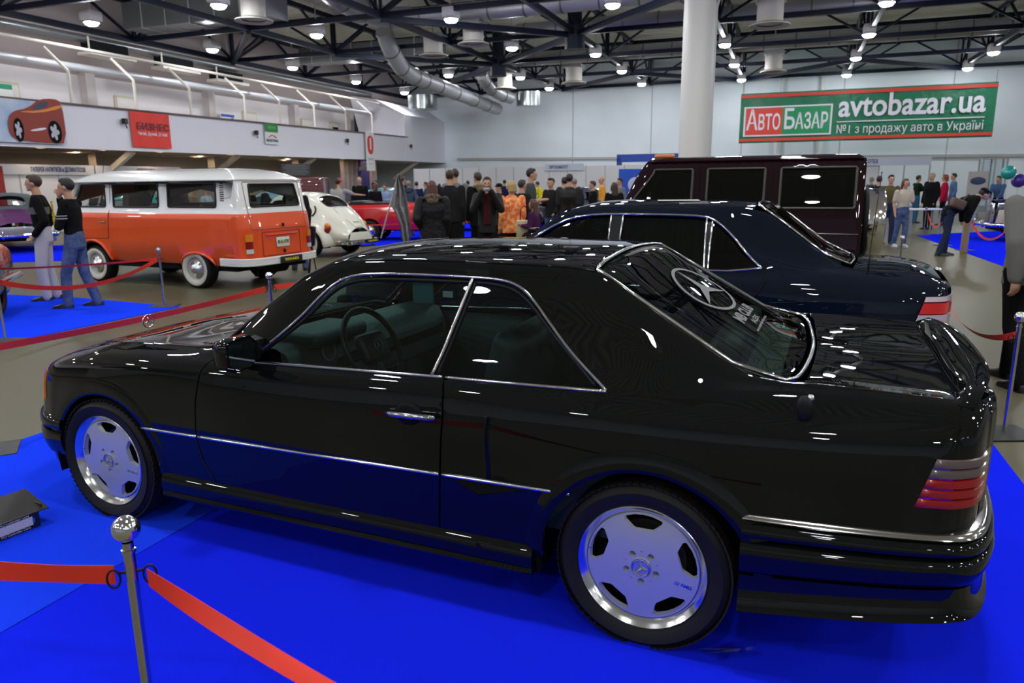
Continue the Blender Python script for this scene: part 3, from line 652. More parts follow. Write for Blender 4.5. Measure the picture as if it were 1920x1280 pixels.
door = [(x-g, z) for x, z in reversed(gapF)]+[(1.79, .893), (.84, .928), (.812, .929)]+[(x+g, z) for x, z in reversed(gapR)]+[(.815, .31), (1.99, .31)]
door = car.poly([(1.982, .31)]+[(x-g, z) for x, z in reversed(gapF)]+[(1.9, .889), (1.79, .893), (.84, .926)]+[(x+g, z-.003) for x, z in reversed(gapR)]+[(.815, .31)], VG)
doors = [car.panel('door', door, BLK, sides=(sd,), step=.05) for sd in (1, -1)]
win = smooth_poly([(1.80, .900), (1.70, .985), (1.57, 1.092), (1.50, 1.165), (1.43, 1.232), (1.35, 1.277), (1.22, 1.293), (1.0, 1.297), (.78, 1.297), (.62, 1.293), (.54, 1.268), (.48, 1.222), (.40, 1.14), (.30, 1.045), (.157, .935), (.16, .935), (.5, .932), (.84, .922), (1.3, .912)], 1)
quart = [(x-g, z) for x, z in gapR[:-1]]+[(.803, .919), (.5, .930), (.157, .936)]+[p for p in reversed([(1.79, .905), (1.70, .985), (1.57, 1.092), (1.50, 1.165), (1.43, 1.232), (1.35, 1.277), (1.22, 1.293), (1.0, 1.297), (.78, 1.297), (.62, 1.293), (.54, 1.268), (.48, 1.222), (.40, 1.14), (.30, 1.045), (.175, .95)])]
quart += [(1.86, .900), (1.99, .898), ('v', 2.03, 8.6), ('v', 2.05, 9.95)]+[('v', x, 9.98) for x in np.arange(2.0, -.46, -.05)]
quart += [('v', -.47, 9.6), ('v', -.93, 9.6), ('v', -.932, 7.), (-.928, .93), (-.905, .86), (-.87, .835), (-.835, .70), (-1.02, .70)]
quart += [(-1.02, .585), (-.36, .567)]+[(-.352, .50)]+[p for p in reversed(arR[:]) if .0][:0]
arch = [p for p in reversed(arR)]; arch = [p for p in arR if p[1] > .285 and not (p[0] < -.33 and p[1] < .5)]
quart += list(reversed(arch)) if arch[0][0] > arch[-1][0] else arch
quart += [(.375, zs), (.81, zs)]
quart = car.poly(quart, VG)
for sd in (1, -1): car.panel('rear_quarter', quart, BLK, sides=(sd,), step=.04)
# rear corner behind the boot gap
rc = car.poly([('v', -.936, 9.6), ('v', -1.03, 9.6), ('v', -1.03, 7), (-1.03, .845), (-.885, .845), (-.91, .87), (-.932, .93), ('v', -.936, 7.)], VG)
for sd in (1, -1): car.panel('rear_corner', rc, BLK, sides=(sd,), step=.04)
C = cs.C
def topstrip(x0, x1, va): return [(x0, va), (x1, va), (x1, 2*C-va), (x0, 2*C-va)]
def curved(xa, xb, va, bulge_a=0, bulge_b=0, n=12):
    vs = np.linspace(va, 2*C-va, n); s = (vs-va)/(2*C-2*va)
    return [(xa+bulge_a*math.sin(PI*t), v) for v, t in zip(vs, s)]+[(xb+bulge_b*math.sin(PI*t), v) for v, t in zip(vs[::-1], s[::-1])]
car.panel('roof', curved(1.43, .275, 10.02, 0, .03), BLK, step=.06)
car.panel('bonnet', curved(3.32, 2.13, 9.97, .0, .02), BLK, step=.06)
car.panel('boot_lid', curved(-.455, -.935, 9.65, -.06, 0), BLK, step=.05)
wsh = car.panel('windscreen', curved(2.02, 1.45, 10.12, .05, 0), CG, step=.06, off=-.004, rim=0)
bl = car.panel('rear_window', smooth_poly(curved(.245, -.40, 10.18, .02, -.075), 1), CGR, step=.05, off=-.004, rim=0)
for sd in (1, -1):
    wp = [(x-.0, z) for x, z in win]
    car.panel('side_window', car.poly(win, VG), CG, sides=(sd,), step=.06, off=-.012, rim=0)
# window surrounds
chr_d = mat('dark_chrome', (.62, .60, .58), .12, 1)
for sd in (1, -1):
    top = [(1.81, .903), (1.70, .985), (1.57, 1.094), (1.50, 1.168), (1.43, 1.234), (1.35, 1.28), (1.22, 1.296), (1.0, 1.30), (.78, 1.30), (.62, 1.296), (.54, 1.271), (.48, 1.224), (.40, 1.142), (.30, 1.047), (.155, .943)]
    b = MB(); b.tube(car.line(smooth_poly(top, 2, False), VG, sd, .001), .0065, 8)
    b.tube(car.line([(.155, .940), (.5, .932), (.80, .926)], VG, sd, .002), .0075, 8)
    ob('window_trim', b, chr_d, cp, 180)
    b = MB(); b.tube(car.line([(.815, .926), (.84, .925), (1.3, .912), (1.80, .897)], VG, sd, .002), .0075, 8); ob('door_trim', b, chr_d, cp, 180)
    b = MB(); b.tube(car.line([(.865, .925), (.83, 1.03), (.79, 1.17), (.755, 1.297)], VG, sd, .002), .008, 8); ob('window_divider', b, chr_d, cp, 180)
    b = MB()
    for off_ in (-.03,): b.tube(car.line([(.855, .93), (.82, 1.03), (.78, 1.17), (.745, 1.297)], VG, sd, -.014), .010, 8)
    b.tube(car.line(smooth_poly([(1.79, .915), (1.56, 1.08), (1.43, 1.215), (1.34, 1.262), (1.2, 1.28), (.8, 1.285), (.62, 1.28), (.52, 1.24), (.4, 1.12), (.2, .955)], 2, False), VG, sd, -.012), .009, 8)
    ob('window_seal', b, BLACKP, cp, 180)
    # bright rub strip
    b = MB()
    for x0, x1 in ((2.42, 2.07), (2.055, .80), (.785, .262)):
        P = car.line([(x0, .535+(2.42-x0)*.014), (x1, .535+(2.42-x1)*.014)], VG, sd, .002); b.tube(P, .0075, 8, flat=1.)
    ob('rub_strip', b, mat('strip_chrome', (.75, .77, .82), .15, 1), cp, 180)
    # drip line and windscreen/backlight borders
    b = MB(); b.tube(car.vline([(1.44, 10.02), (1.2, 10.02), (.8, 10.02), (.27, 10.02)], sd, .0), .005, 6); ob('roof_seam', b, BLK, cp, 180)
bt = MB(); q = smooth_poly(curved(.262, -.42, 10.10, .02, -.08), 1)
P3 = cs.P([p[0] for p in q], [p[1] for p in q]); N3 = cs.N([p[0] for p in q], [p[1] for p in q]); bt.tube([tuple(p) for p in P3], .0085, 8, loop=True)
ob('rear_window_trim', bt, chr_d, cp, 180)
q = smooth_poly(curved(2.045, 1.44, 10.06, .06, 0), 1); P3 = cs.P([p[0] for p in q], [p[1] for p in q]); bt = MB(); bt.tube([tuple(p) for p in P3], .010, 8, loop=True); ob('windscreen_seal', bt, BLACKP, cp, 180)
# heating lines, printed star and writing on the rear window (on the inside of the glass)
b = MB()
for k in range(13):
    x = .17-k*.043; P = [tuple(p) for p in cs.P(np.full(9, x), np.linspace(10.6, 2*C-10.6, 9))-cs.N(np.full(9, x), np.linspace(10.6, 2*C-10.6, 9))*.012]
    b.tube(P, .0007, 4)
ob('heating_wire', b, mat('wire_brown', (.12, .09, .06), .6), bl, 180)
def decal(bm, m, name, parent, dx, dv, sx, sy, off=.0015):
    """flat xy drawing laid on the rear window: x across (to car right), y up the glass"""
    A = np.array(bm.v); xs = dx+A[:, 1]*sy; vv = dv+A[:, 0]*sx
    P = cs.P(xs, vv); N = cs.N(xs, vv); bm.v = [tuple(p) for p in P+N*off]; return ob(name, bm, m, parent, 180)
DEC = mat('decal_grey', (.15, .15, .145), .6)
b = MB(); R = 1.
th = np.linspace(0, 2*PI, 49)
for a0, a1 in zip(th[:-1], th[1:]):
    b.add([(math.cos(a0), math.sin(a0), 0), (math.cos(a1), math.sin(a1), 0), (.9*math.cos(a1), .9*math.sin(a1), 0), (.9*math.cos(a0), .9*math.sin(a0), 0)], [(0, 1, 2, 3)])
for k in range(3):
    a = PI/2+k*2*PI/3; c, s_ = math.cos(a), math.sin(a)
    for t0, t1 in ((0, .5), (.5, 1)):
        w0, w1 = .16*(1-t0), .16*(1-t1)
        b.add([(c*.9*t0-s_*w0, s_*.9*t0+c*w0, 0), (c*.9*t1-s_*w1, s_*.9*t1+c*w1, 0), (c*.9*t1+s_*w1, s_*.9*t1-c*w1, 0), (c*.9*t0+s_*w0, s_*.9*t0-c*w0, 0)], [(0, 1, 2, 3)])
decal(b, DEC, 'star_print', bl, -.04, C+.1, .95, .135)
def glass_text(body, y0, size, h, fit):
    me = text_mesh(body, .1, bold=.004, extrude=0); xs = [v.co.x for v in me.vertices]; w = max(xs)-min(xs)
    b = MB(); b.add([(v.co.x*fit/w, v.co.y*h/.07, 0) for v in me.vertices], [tuple(p.vertices) for p in me.polygons]); decal(b, DEC, 'window_lettering', bl, y0, C+.1, 1, 1)
glass_text('MB CLUB', -.215, 1, .045, 1.35); glass_text('ALEX', -.262, 1, .022, .6); glass_text('www.mercedesclub.com.ua', -.288, 1, .012, 1.35)
# ---- boot spoiler lip
b = MB(); rings = []
for y in np.concatenate([[-.705], np.linspace(-.69, .69, 25), [.705]]):
    e = min(1, (.705-abs(y))/.05+.15); xo = .09*(abs(y)/.7)**3*1.0; zt_ = .985+.058*e*(1-.25*(abs(y)/.7)**4)
    rings.append([(-.935+xo*.25, y, .972), (-.945+xo*.25, y, .99), (-.99+xo*.6, y, .99+.028*e), (-1.045+xo, y, zt_), (-1.07+xo, y, zt_-.008*e), (-1.066+xo, y, zt_-.03*e), (-1.03+xo, y, .965)])
b.loft(rings, 0, True); ob('boot_spoiler', b, BLK, cp, 50)
# ---- nose, tail and floor closing pieces (face away from the camera)
b = MB()
P = [tuple(p) for p in cs.P(np.full(30, 3.34), np.linspace(2.6, 2*C-2.6, 30))]
P2 = [(3.44-.25*(abs(p[1])/.6)**3*.4, p[1]*.98, p[2]-.02 if p[2] > .6 else p[2]) for p in P]
b.loft([P, P2], closed=False); b.add(P2, [tuple(range(30))[::-1]]); ob('front_panel', b, BLK, cp, 50)
b = MB(); b.rbox((3.40, 0, .58), (.08, .56, .18), .02); [b.box((3.446, 0, .52+k*.035), (.01, .5, .006), mi=1) for k in range(5)]; ob('grille', b, [CHROME, BLACKP], cp)
LAMPG = mat('lamp_clear', (.75, .78, .8), .1, .3, 1); AMB = mat('lamp_amber', (.75, .25, .02), .25, 0, 1); TRED = mat('lamp_red', (.30, .006, .008), .25, 0, .5); TSMK = mat('lamp_smoked', (.12, .085, .075), .2, .0, .5)
for sd in (1, -1):
    b = MB(); b.rbox((3.40, sd*.44, .60), (.06, .3, .13), .02); ob('headlamp', b, LAMPG, cp)
    mk = car.poly([(3.20, .575), (3.345, .575), (3.345, .70), (3.28, .71), (3.215, .72)], VG)
    car.panel('front_indicator', mk, AMB, sides=(sd,), off=.008, step=.03)
b = MB(); P = [tuple(p) for p in cs.P(np.full(40, -1.03), np.linspace(1, 2*C-1, 40))]
P2 = [(-1.05, p[1]*.93, p[2]) for p in P]; b.loft([P, P2], closed=False); b.add(P2, [tuple(range(40))]); ob('rear_panel', b, BLK, cp, 50)
b = MB(); b.box((1.3, 0, .25), (3.8, 1.36, .06)); b.box((1.2, 0, .33), (1.6, 1.5, .2)); ob('floor_pan', b, DARKIN, cp)
for x, r_ in ((2.70, .40), (0, .41)):
    for sd in (1, -1):
        b = MB(); A = np.linspace(-.25, PI+.25, 18)
        b.loft([[(x+r_*math.cos(a), sd*y, .30+r_*math.sin(a)*.95) for a in A] for y in (.845, .5)], closed=False)
        b.add([(x+r_*math.cos(a), sd*.5, .30+r_*math.sin(a)*.95) for a in A], [tuple(range(18))]); ob('wheel_well', b, DARKIN, cp, 60)
# arch lips
for x, ar, w_ in ((2.70, arF, .0), (-.01, arR, .006)):
    for sd in (1, -1):
        ar2 = [p for p in ar if p[1] > .30]
        b = MB(); P = []
        for (px, pz) in resample(ar2, .03, False):
            v = cs.vz(px, pz, VG); p = cs.P([px], v)[0]; P.append((p[0], p[1]*sd, p[2]))
        d = [Vector((px-x, 0, pz-.318)).normalized() for px, _, pz in P]
        b.loft([[(p[0]+q.x*.07, p[1]-sd*.003, p[2]+q.z*.07) for p, q in zip(P, d)], [(p[0]+q.x*.045, p[1]+sd*(.002+w_), p[2]+q.z*.045) for p, q in zip(P, d)],
                [(p[0]+q.x*.012, p[1]+sd*(.005+w_*2), p[2]+q.z*.012) for p, q in zip(P, d)], [(p[0]-q.x*.006, p[1]+sd*(.002+w_*1.5), p[2]-q.z*.006) for p, q in zip(P, d)], [(p[0]-q.x*.004, p[1]-sd*.03, p[2]-q.z*.004) for p, q in zip(P, d)]], closed=False)
        ob('arch_lip', b, BLK, cp, 60)
GAP_SHADE = mat('gap_shade_black', (.001, .001, .001), 1., spec=0)  # black tubes sunk behind the coupe's open gaps, standing in for their shade
for sd in (1, -1):
    b = MB(); b.tube(car.line(gapF+[(1.985, .30)], VG, sd, -.010), .009, 6); ob('door_gap', b, GAP_SHADE, cp, 180); b = MB(); b.tube(car.line(gapR[::-1], VG, sd, -.010), .009, 6); ob('door_gap', b, GAP_SHADE, cp, 180)
    b = MB(); b.tube(car.vline([(-.46, 9.8), (-.934, 9.8), (-.934, 7.2)], sd, -.012), .010, 6); b.tube(car.vline([(2.02, 9.95), (3.3, 9.95)], sd, -.012), .009, 6); ob('panel_gap_shade', b, GAP_SHADE, cp, 180)
# ---- sills
for sd in (1, -1):
    b = MB(); rings = []
    for x in (2.32, 2.26, 2.2, 1.8, 1.2, .6, .46, .41):
        e = 0 if x in (2.32, .41) else 1
        rings.append([(x, sd*y, z) for y, z in ((.80, .34), (.862, .325), (.874+.004*e, .30), (.880, .262), (.872, .235), (.878+.008*e, .222), (.874, .208), (.80, .20))])
    b.loft(rings, 0, True); ob('side_skirt', b, BLK, cp, 50)
# ---- bumpers
def bumper(name, front):
    t = None; out = []
    if front: plan = [(3.03, .845), (3.15, .835), (3.24, .80), (3.36, .72), (3.47, .58), (3.53, .4), (3.55, .2), (3.55, 0)]
    else: plan = [(-.335, .865), (-.5, .866), (-.75, .858), (-.92, .835), (-.99, .80), (-1.035, .72), (-1.075, .55), (-1.10, .3), (-1.105, 0)]
    plan = smooth_poly(plan, 2, False); plan = plan+[(x, -y) for x, y in reversed(plan[:-1])]
    def sweep(prof, m, nm, r0=0, r1=None, pl=plan):
        rings = []; n = len(pl)
        for i, (x, y) in enumerate(pl):
            a = Vector(pl[max(i-1, 0)]); c = Vector(pl[min(i+1, n-1)]); tt = (c-a).normalized(); nr = Vector((-tt.y, tt.x))
            if nr.dot(Vector((x-(2.6 if front else 0), y))) < 0: nr = -nr
            rings.append([(x+nr.x*o_, y+nr.y*o_, lift(x, z)) for o_, z in prof])
        b = MB(); b.loft(rings, 0, True); return ob(nm, b, m, cp, 45)
    lift = (lambda x, z: z-.03) if front else (lambda x, z: z+min(max((-.35-x)/.6, 0), 1)*(.02+max(.58-z, 0)*.20))
    if front:
        sweep([(-.10, .53), (-.012, .532), (.006, .524), (.016, .505), (.018, .48), (.010, .468), (-.02, .462), (-.1, .46)], BLK, 'front_bumper_rail')
        sweep([(-.1, .462), (-.012, .458), (.012, .452), (.02, .43), (.016, .38), (.0, .33), (-.03, .325), (-.1, .325)], BLK, 'front_bumper')
        sweep([(-.10, .322), (-.02, .32), (-.025, .27), (-.045, .225), (-.12, .22)], BLK, 'front_apron', pl=[p for p in plan if p[0] > 3.10])
    else:
        sweep([(-.10, .60), (-.01, .598), (.004, .592), (.010, .583), (.004, .574), (-.1, .57)], chr_d, 'rear_bumper_chrome')
        sweep([(-.10, .572), (.004, .568), (.016, .558), (.022, .54), (.018, .522), (.004, .514), (-.1, .51)], BLK, 'rear_bumper_rail')
        sweep([(-.1, .510), (.006, .506), (.020, .50), (.028, .482), (.024, .44), (.014, .40), (-.0, .385), (-.1, .38)], BLK, 'rear_bumper')
        sweep([(-.10, .379), (.0, .377), (.0, .34), (.004, .30), (.016, .268), (.024, .256), (.016, .248), (-.1, .25)], BLK, 'rear_apron')
bumper('bumper', True); bumper('bumper', False)
# ---- tail lamps: five ribbed bands wrapping the corner
for sd in (1, -1):
    L = thing('x', 'x', 'x'); COL.objects.unlink(L); bpy.data.objects.remove(L)
    b = MB()
    zs_ = np.linspace(.692, .847, 6)
    for k in range(5):
        z0, z1 = zs_[k]+.0008, zs_[k+1]-.0008; mi = 0 if k < 3 else 1; rings = []
        for z, o_ in ((z0, 0), (z0+.003, .006), ((z0+z1)/2, .008), (z1-.003, .006), (z1, 0)):
            xs_ = np.linspace(-.826-.045*(z-.695)/.143, -1.028, 14); R_ = []
            for x in xs_:
                v = cs.vz(x, z, VG); p = cs.P([x], v)[0]; n_ = cs.N([x], v)[0]; p = p+n_*(o_ if x not in (xs_[0],) else 0); R_.append((p[0], sd*p[1], p[2]))
            R_ += [(-1.052-o_*.3, sd*.56, z), (-1.06-o_*.3, sd*.42, z)]
            rings.append(R_)
        b.loft(rings, mi, closed=False)
    ob('tail_lamp', b, [TRED, TSMK], cp, 50)
# ---- door mirror
b = MB(); b.rbox((1.755, .93, .968), (.10, .20, .135), .03, rz=-.12, n=4); ob('mirror_housing', b, BLK, cp, 60) if 0 else None
for sd in (1, -1):
    t_ = MB()
    ring = []
    for x, sc in ((1.69, 1.), (1.70, 1.04), (1.74, 1.02), (1.775, .88), (1.79, .6)):
        ring.append([(x+(.0 if abs(c[0]) < .06 else 0), sd*(.925+c[0]*sc), .968+c[1]*sc) for c in smooth_poly([(-.085, -.060), (.088, -.066), (.094, .055), (.07, .074), (-.085, .078)], 1)])
    t_.loft(ring, 0, True); mo = ob('mirror_housing', t_, BLK, cp, 50)
    t_ = MB(); t_.prism([(sd*(.925+c[0]*.88), .968+c[1]*.88) for c in smooth_poly([(-.085, -.060), (.088, -.066), (.094, .055), (.07, .074), (-.085, .078)], 1)], .004, 0, Matrix(((0, 0, 1, 1.6845), (1, 0, 0, 0), (0, 1, 0, 0), (0, 0, 0, 1))))
    ob('mirror_glass', t_, mat('mirror_silver', (.55, .7, .85), .02, 1), mo)
    t_ = MB(); t_.loft([[(1.84, sd*.775, .905), (1.74, sd*.775, .912), (1.74, sd*.735, 1.0), (1.80, sd*.73, 1.01)], [(1.80, sd*.85, .925), (1.72, sd*.85, .93), (1.72, sd*.845, 1.01), (1.78, sd*.845, 1.01)]], 0, True); ob('mirror_foot', t_, BLACKP, cp)
# ---- door handle
for sd in (1, -1):
    b = MB(); b.tube([(1.035, sd*.878, .785), (.99, sd*.892, .786), (.90, sd*.894, .788), (.83, sd*.89, .79), (.802, sd*.882, .79)], [.008, .012, .013, .013, .012], 10, flat=1.); h = ob('door_handle', b, mat('handle_chrome', (.5, .5, .52), .12, 1), cp, 180)
    b = MB(); b.lathe([(.0001, .012), (.05, .010), (.062, .0), (.0625, -.006)], 24, 0, Matrix.Translation((.935, sd*.858, .782)) @ Matrix.Rotation(-sd*PI/2, 4, 'X') @ Matrix.Diagonal((1, .75, 1, 1))); ob('handle_cup', b, DARKIN, cp)
# ---- antenna stub, hood star
b = MB(); b.ball((-.495, .80, .955), .03, 12, 0, (.9, .5, 1.5)); ob('antenna_base', b, BLACKP, cp, 180)
b = MB(); b.ball((-.512, .79, .99), .012, 10); ob('antenna_tip', b, CHROME, cp, 180)
b = star_mesh(.040, Matrix.Translation((3.345, 0, .838)) @ Matrix.Rotation(PI/2, 4, 'Z') @ Matrix.Rotation(PI/2, 4, 'X'), .10)
b.tube([(3.345, 0, .74), (3.345, 0, .80)], .009, 8); b.lathe([(.022, .0), (.02, .008), (.0001, .012)], 16, 0, Matrix.Translation((3.345, 0, .758))); ob('bonnet_star', b, CHROME, cp, 180)
# ---- wheels
for x in (0, 2.715):
    for sd in (1, -1):
        tyre(cp, x, sd*.857, .318, .225, .235, sd); disc_wheel(cp, x, sd*.852, .318, sd)
# tread blocks for the near side
for x in (0, 2.715):
    b = MB()
    for k in range(72):
        a = k*2*PI/72
        for y, dy in ((.845, .035), (.79, .04), (.735, .04), (.68, .035)):
            b.box((x+math.cos(a)*.3185, y-.012, .3185+math.sin(a)*.3185), (.004, dy, .021), 0, 0, 0, 0)
            M = Matrix.Translation((x, 0, .318)) @ Matrix.Rotation(-a, 4, 'Y'); k0 = len(b.v)-8
            for j, (dx, yy, dz) in enumerate([(i*.003, q*dy/2, w*.0115) for w in (-1, 1) for q in (-1, 1) for i in (-1, 1)]):
                b.v[k0+j] = tuple(M @ Vector((.3152+dx, y-.012+yy+dz*.3, dz)))
    o = ob('tyre_tread', b, RUBBER, cp, 0)
# ---- interior
INT = mat('dash_grey', (.035, .06, .06), .45); WOOD = mat('dash_wood', (.03, .012, .006), .2, 0, 1)
b = MB(); b.loft([[(x, y, z) for y in np.linspace(-.70, .70, 9)] for x, z in ((2.02, .90), (1.85, .945), (1.72, .945), (1.66, .92), (1.62, .84), (1.60, .70), (1.75, .62))], closed=False); b.rbox((1.72, .36, .955), (.26, .42, .07), .03)
ob('dashboard', b, INT, cp, 50)
b = MB(); b.rbox((1.30, 0, .50), (1.2, .24, .3), .04); ob('centre_console', b, mat('console_black', (.01, .01, .01), .4), cp, 60)
b = MB(); [b.box((1.612, y, .80), (.01, w, .05)) for y, w in ((-.3, .7),)]; ob('dash_inlay', b, WOOD, cp)
for y in (.28, .37, .46): b = MB(); b.lathe([(.045, 0), (.045, .006), (.04, .006)], 20, 0, Matrix.Translation((1.615, y, .89)) @ Matrix.Rotation(-PI/2+.2, 4, 'Y')); ob('instrument_dial', b, mat('dial_grey', (.25, .25, .25), .4), cp)
# steering wheel
MS = Matrix.Translation((1.42, .37, .905)) @ Matrix.Rotation(-1.12, 4, 'Y')
b = MB(); b.T = MS; b.tube([(.195*math.cos(a), .195*math.sin(a), 0) for a in np.linspace(0, 2*PI, 40, endpoint=False)], .0145, 10, loop=True); sw = ob('steering_wheel', b, mat('wheel_leather', (.012, .012, .013), .28), cp, 180)
b = MB(); b.T = MS; b.rbox((0, 0, -.0), (.15, .2, .06), .03)
for a in (0, PI, PI/2*0+PI*.5*0+PI/1): b.rbox((0, .0, -.01), (.05, .36, .02), .01)
b.rbox((-.08, 0, -.01), (.2, .05, .02), .01); b.tube([(0, 0, 0), (0, 0, -.25)], .03, 10); ob('steering_hub', b, mat('hub_black', (.015, .017, .018), .35), sw, 60)
ob('hub_emblem', star_mesh(.03, MS @ Matrix.Translation((0, 0, .034)) @ Matrix.Rotation(-PI/2, 4, 'Z'), .09), CHROME, sw, 180)
for y in (.36, -.36): seat(cp, 1.05, y, .30, .56)
b = MB(); b.rbox((.12, 0, .52), (.5, 1.15, .2), .07); b.rbox((-.12, 0, .78), (.18, 1.15, .5), .07, ry=-.3); ob('rear_bench', b, LEATHER, cp, 60)
for y in (.3, -.3): b = MB(); b.rbox((-.21, y, 1.02), (.1, .3, .12), .04); ob('rear_head_rest', b, LEATHER, cp, 60)
b = MB(); b.loft([[(x, y, z) for y in np.linspace(-.6, .6, 5)] for x, z in ((-.15, .945), (-.40, .945))], closed=False); ob('parcel_shelf', b, mat('shelf_grey', (.10, .12, .11), .8), cp)
for sd in (1, -1): b = MB(); b.loft([[(x, sd*.77, .88), (x, sd*.74, .85), (x, sd*.72, .5), (x, sd*.74, .35)] for x in (1.95, .1)], closed=False); ob('door_card', b, INT, cp, 60)
# interior mirror
b = MB(); b.rbox((1.42, .0, 1.23), (.03, .24, .075), .02, ry=.1); b.bar((1.44, 0, 1.26), (1.46, 0, 1.34), .015); mi_ = ob('interior_mirror', b, BLACKP, cp, 60)
# window sticker tag
t_ = MB(); t_.box((.875, .618, 1.225), (.045, .003, .026)); ob('window_tag', t_, mat('tag_white', (.6, .6, .6), .5), cp)
t_ = MB(); t_.rbox((1.0, .60, 1.245), (.10, .01, .135), .012); ob('hanging_card', t_, mat('card_teal', (.10, .22, .24), .25), cp)
# carpets
def ground_poly(name, pts, m, label, cat='carpet', z=.008, group=None):
    b = MB(); n = len(pts); b.add([(x, y, z) for x, y in pts]+[(x, y, 0.0005) for x, y in pts], [tuple(range(n))]+[(i, n+i, n+(i+1) % n, (i+1) % n) for i in range(n)]); o = ob(name, b, m, None, 0); return tag(o, label, cat, group)
def carpet_mat(name, col, col2):
    m = mat(name, col, .95, 0, 0, .0, noise=(420, col2, 2, .35, .65), bump=(900, .35, .002), sheen=0); return m
CB = carpet_mat('carpet_blue', (.010, .024, .97), (.008, .018, .84)); CB2 = carpet_mat('carpet_blue_light', (.014, .060, 1.0), (.011, .048, .92))
